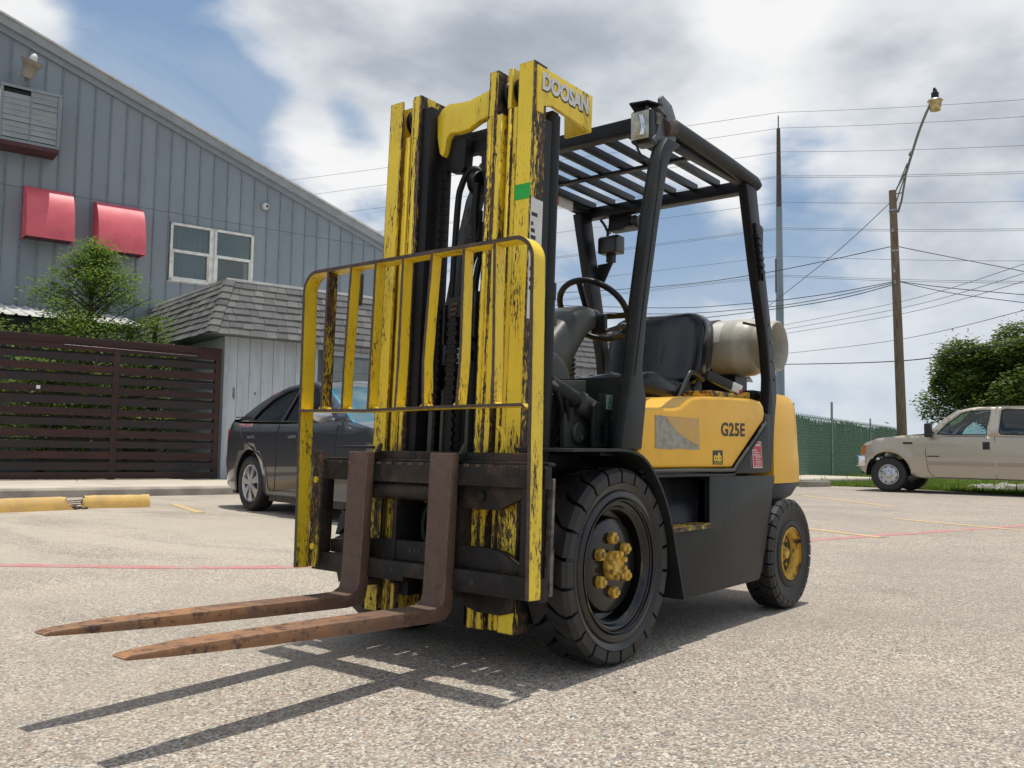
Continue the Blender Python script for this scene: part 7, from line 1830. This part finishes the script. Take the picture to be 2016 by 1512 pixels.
GF = thing('chain_link_fence', 'chain link fence woven with dark green privacy slats left of the pickup truck', 'fence', (0, 0, 0))
A0 = at(1560, 897, 27.2); A1 = at(1775, 897, 40.5); A0.z = 0; A1.z = 0
ext = A0 + (A0 - A1) * 0.35
dF = (A1 - A0).normalized(); Lf = (A1 - ext).length; nF = Vector((-dF.y, dF.x, 0))
GF.location = ext; GF.rotation_euler = (0, 0, math.atan2(dF.y, dF.x))
FT = 1.98
# woven slats: diagonal lattice bands in two directions in front of upright slats
m_ = MB(); x = 0.0
while x < Lf:
    h = FT - 0.10 + random.uniform(-0.05, 0.07) - 0.05 * math.sin(x * 0.9)
    t_ = random.uniform(-0.012, 0.012)
    m_.hexa([(x, -0.004, 0.03), (x + 0.062, -0.004, 0.03), (x + 0.062, 0.004, 0.03), (x, 0.004, 0.03), (x + t_, -0.004 + t_, h), (x + 0.062 + t_, -0.004, h), (x + 0.062 + t_, 0.004, h), (x + t_, 0.004 + t_, h)])
    x += 0.073
sl_ = obj('privacy_slats', m_, 'fence_green', GF); sl_['kind'] = 'stuff'
m_ = MB(); x = -FT
gs = 0.19
while x < Lf:
    for s in (1, -1):
        x0, z0, x1, z1 = (x, 0.03, x + FT, FT + 0.03) if s > 0 else (x + FT, 0.03, x, FT + 0.03)
        # clip
        pts = []
        if x < 0:
            if s > 0: x0, z0 = 0.0, 0.03 - x
            else: x1, z1 = 0.0, FT + 0.03 + x
        if max(x0, x1) > Lf: continue
        yy = 0.008 if s > 0 else 0.012
        m_.bar((x0, -yy, z0), (x1, -yy, z1), 0.034, 0.006, (0, 1, 0))
    x += gs
wm = obj('wire_mesh', m_, 'fence_wire', GF); wm['kind'] = 'stuff'
for k, (fx, hh, rr) in enumerate(((0.0, 2.3, 0.035), (0.26, 2.3, 0.03), (0.46, 2.55, 0.04), (0.72, 2.2, 0.03), (0.985, 2.35, 0.045))):
    m_ = MB(); m_.tube([(0, 0, -0.05), (0, 0, hh)], rr, 10); p_ = obj('post', m_, 'galvanised', GF, smooth=True, ang=60); p_.location = (fx * Lf, -0.03, 0)
m_ = MB(); m_.tube([(0, 0, FT - 0.02), (Lf, 0, FT - 0.05)], 0.012, 6); obj('top_wire', m_, 'galvanised', GF)

# grass strip: soil sheet and blades; a broken kerb and stones
g0 = at(1500, 897, 26.0); g1 = at(1800, 897, 38); 
def onray(px, py):   # ground point under a pixel of the photograph's ray
    d = (CF * 1792.58 + CR * (px - 1008) - CU * (py - 756)); k = -CAMPOS.z / d.z; q = CAMPOS + d * k; return Vector((q.x, q.y, 0))
edge = [onray(1480, 958), onray(1640, 957), onray(1760, 961), onray(1850, 966), onray(2016, 975), onray(2200, 986)]
back = [q + (q - Vector((CAMPOS.x, CAMPOS.y, 0))).normalized() * 160 for q in edge]
m_ = MB(); n = len(edge)
m_.add([(q.x, q.y, 0.012) for q in edge] + [(q.x, q.y, 0.012) for q in back] + [(q.x, q.y, -0.05) for q in edge], [(i, i + 1, n + i + 1, n + i) for i in range(n - 1)] + [(i, 2 * n + i, 2 * n + i + 1, i + 1) for i in range(n - 1)])
struct('grass_verge', m_, 'grass_soil')
rnd = random.Random(4); gb = MB()
for i in range(30000):
    k = rnd.randrange(len(edge) - 1); f = rnd.random(); e = edge[k].lerp(edge[k + 1], f); o_ = (e - Vector((CAMPOS.x, CAMPOS.y, 0))).normalized()
    p_ = e + o_ * (rnd.random() ** 1.5 * 16 - 0.05); h = rnd.uniform(0.04, 0.11) * (2.6 if rnd.random() < 0.012 else 1); a = rnd.uniform(0, 6.28); w = rnd.uniform(0.012, 0.03)
    dx, dy = math.cos(a) * w, math.sin(a) * w; lx, ly = rnd.gauss(0, 0.03), rnd.gauss(0, 0.03)
    gb.add([(p_.x - dx, p_.y - dy, 0.01), (p_.x + dx, p_.y + dy, 0.01), (p_.x + lx, p_.y + ly, h)], [(0, 1, 2)])
g_ = obj('grass', gb, 'grass_blade', weld=False); g_['kind'] = 'stuff'; tag(g_, 'short bright green grass in front of the green fence and behind the truck', 'grass')
ka, kb = onray(1578, 959), onray(1630, 958)
m_ = MB(); L = (kb - ka).length; m_.box(0, L, -0.08, 0.08, -0.02, 0.14); o = obj('parking_kerb', m_, 'curb_concrete', bevel=0.02); o.location = ka; o.rotation_euler = (0, 0, math.atan2(kb.y - ka.y, kb.x - ka.x)); tag(o, 'low weathered concrete kerb stone at the edge of the grass beside the forklift', 'kerb stone')
cs = [onray(1930, 966), onray(1975, 965), onray(2010, 968), onray(2060, 970), onray(1950, 970), onray(1992, 972), onray(2030, 966)]
SLAB_L = ['leftmost flat grey limestone slab in the grass under the truck bed', 'second flat limestone slab from the left, set further back in the grass', 'flat limestone slab in the grass near the right edge of the photo', 'flat limestone slab in the grass cut off by the right edge', 'thin limestone slab in front of the leftmost one in the grass', 'flat limestone slab nearest the pavement under the truck bed', 'small flat limestone slab furthest right behind the others']
for i, c in enumerate(cs):
    c = c + (c - Vector((CAMPOS.x, CAMPOS.y, 0))).normalized() * 1.2
    m_ = MB(); m_.ball((0, 0, 0.04), 0.30 + 0.15 * random.random(), 0.22, 0.07 + 0.05 * random.random(), 9)
    m_.v = [(x + random.gauss(0, 0.03), y + random.gauss(0, 0.03), z + random.gauss(0, 0.015)) for x, y, z in m_.v]
    o = obj('flat_stone', m_, 'limestone'); o.location = (c.x, c.y, 0); o.rotation_euler = (0, 0, random.uniform(0, 3)); tag(o, SLAB_L[i], 'stone', 'flat stones behind the truck')
# loose pebbles on the lot
def peb(px, py, s, lab):
    q = onray(px, py); m_ = MB(); m_.ball((0, 0, s * 0.5), s * 0.8, s, s * 0.55, 7); m_.v = [(x + random.gauss(0, s * 0.07), y + random.gauss(0, s * 0.07), z) for x, y, z in m_.v]
    o = obj('pebble', m_, 'limestone'); o.location = q; tag(o, lab, 'pebble', 'loose pebbles on the lot')
peb(1250, 1364, 0.008, 'small grey pebble on the asphalt below the front wheel')
peb(1364, 1383, 0.005, 'tiny dark pebble on the asphalt right of the front wheel')
# far tree line at the horizon behind the lot
rnd = random.Random(9)
tl = MB()
for i in range(26):
    a = R(150 + i * 4.6); D = 190 + rnd.uniform(-20, 30); c = Vector((CAMPOS.x + math.cos(a) * D, CAMPOS.y + math.sin(a) * D, 0))
    leafy(tl, c + Vector((0, 0, 1.6)), 900, (9, 9, 2.6), 0.9, 0, rnd)
o = obj('far_trees', tl, 'leaf_oak', weld=False); o['kind'] = 'stuff'; tag(o, 'distant low tree line at the horizon behind the parking lot', 'trees')
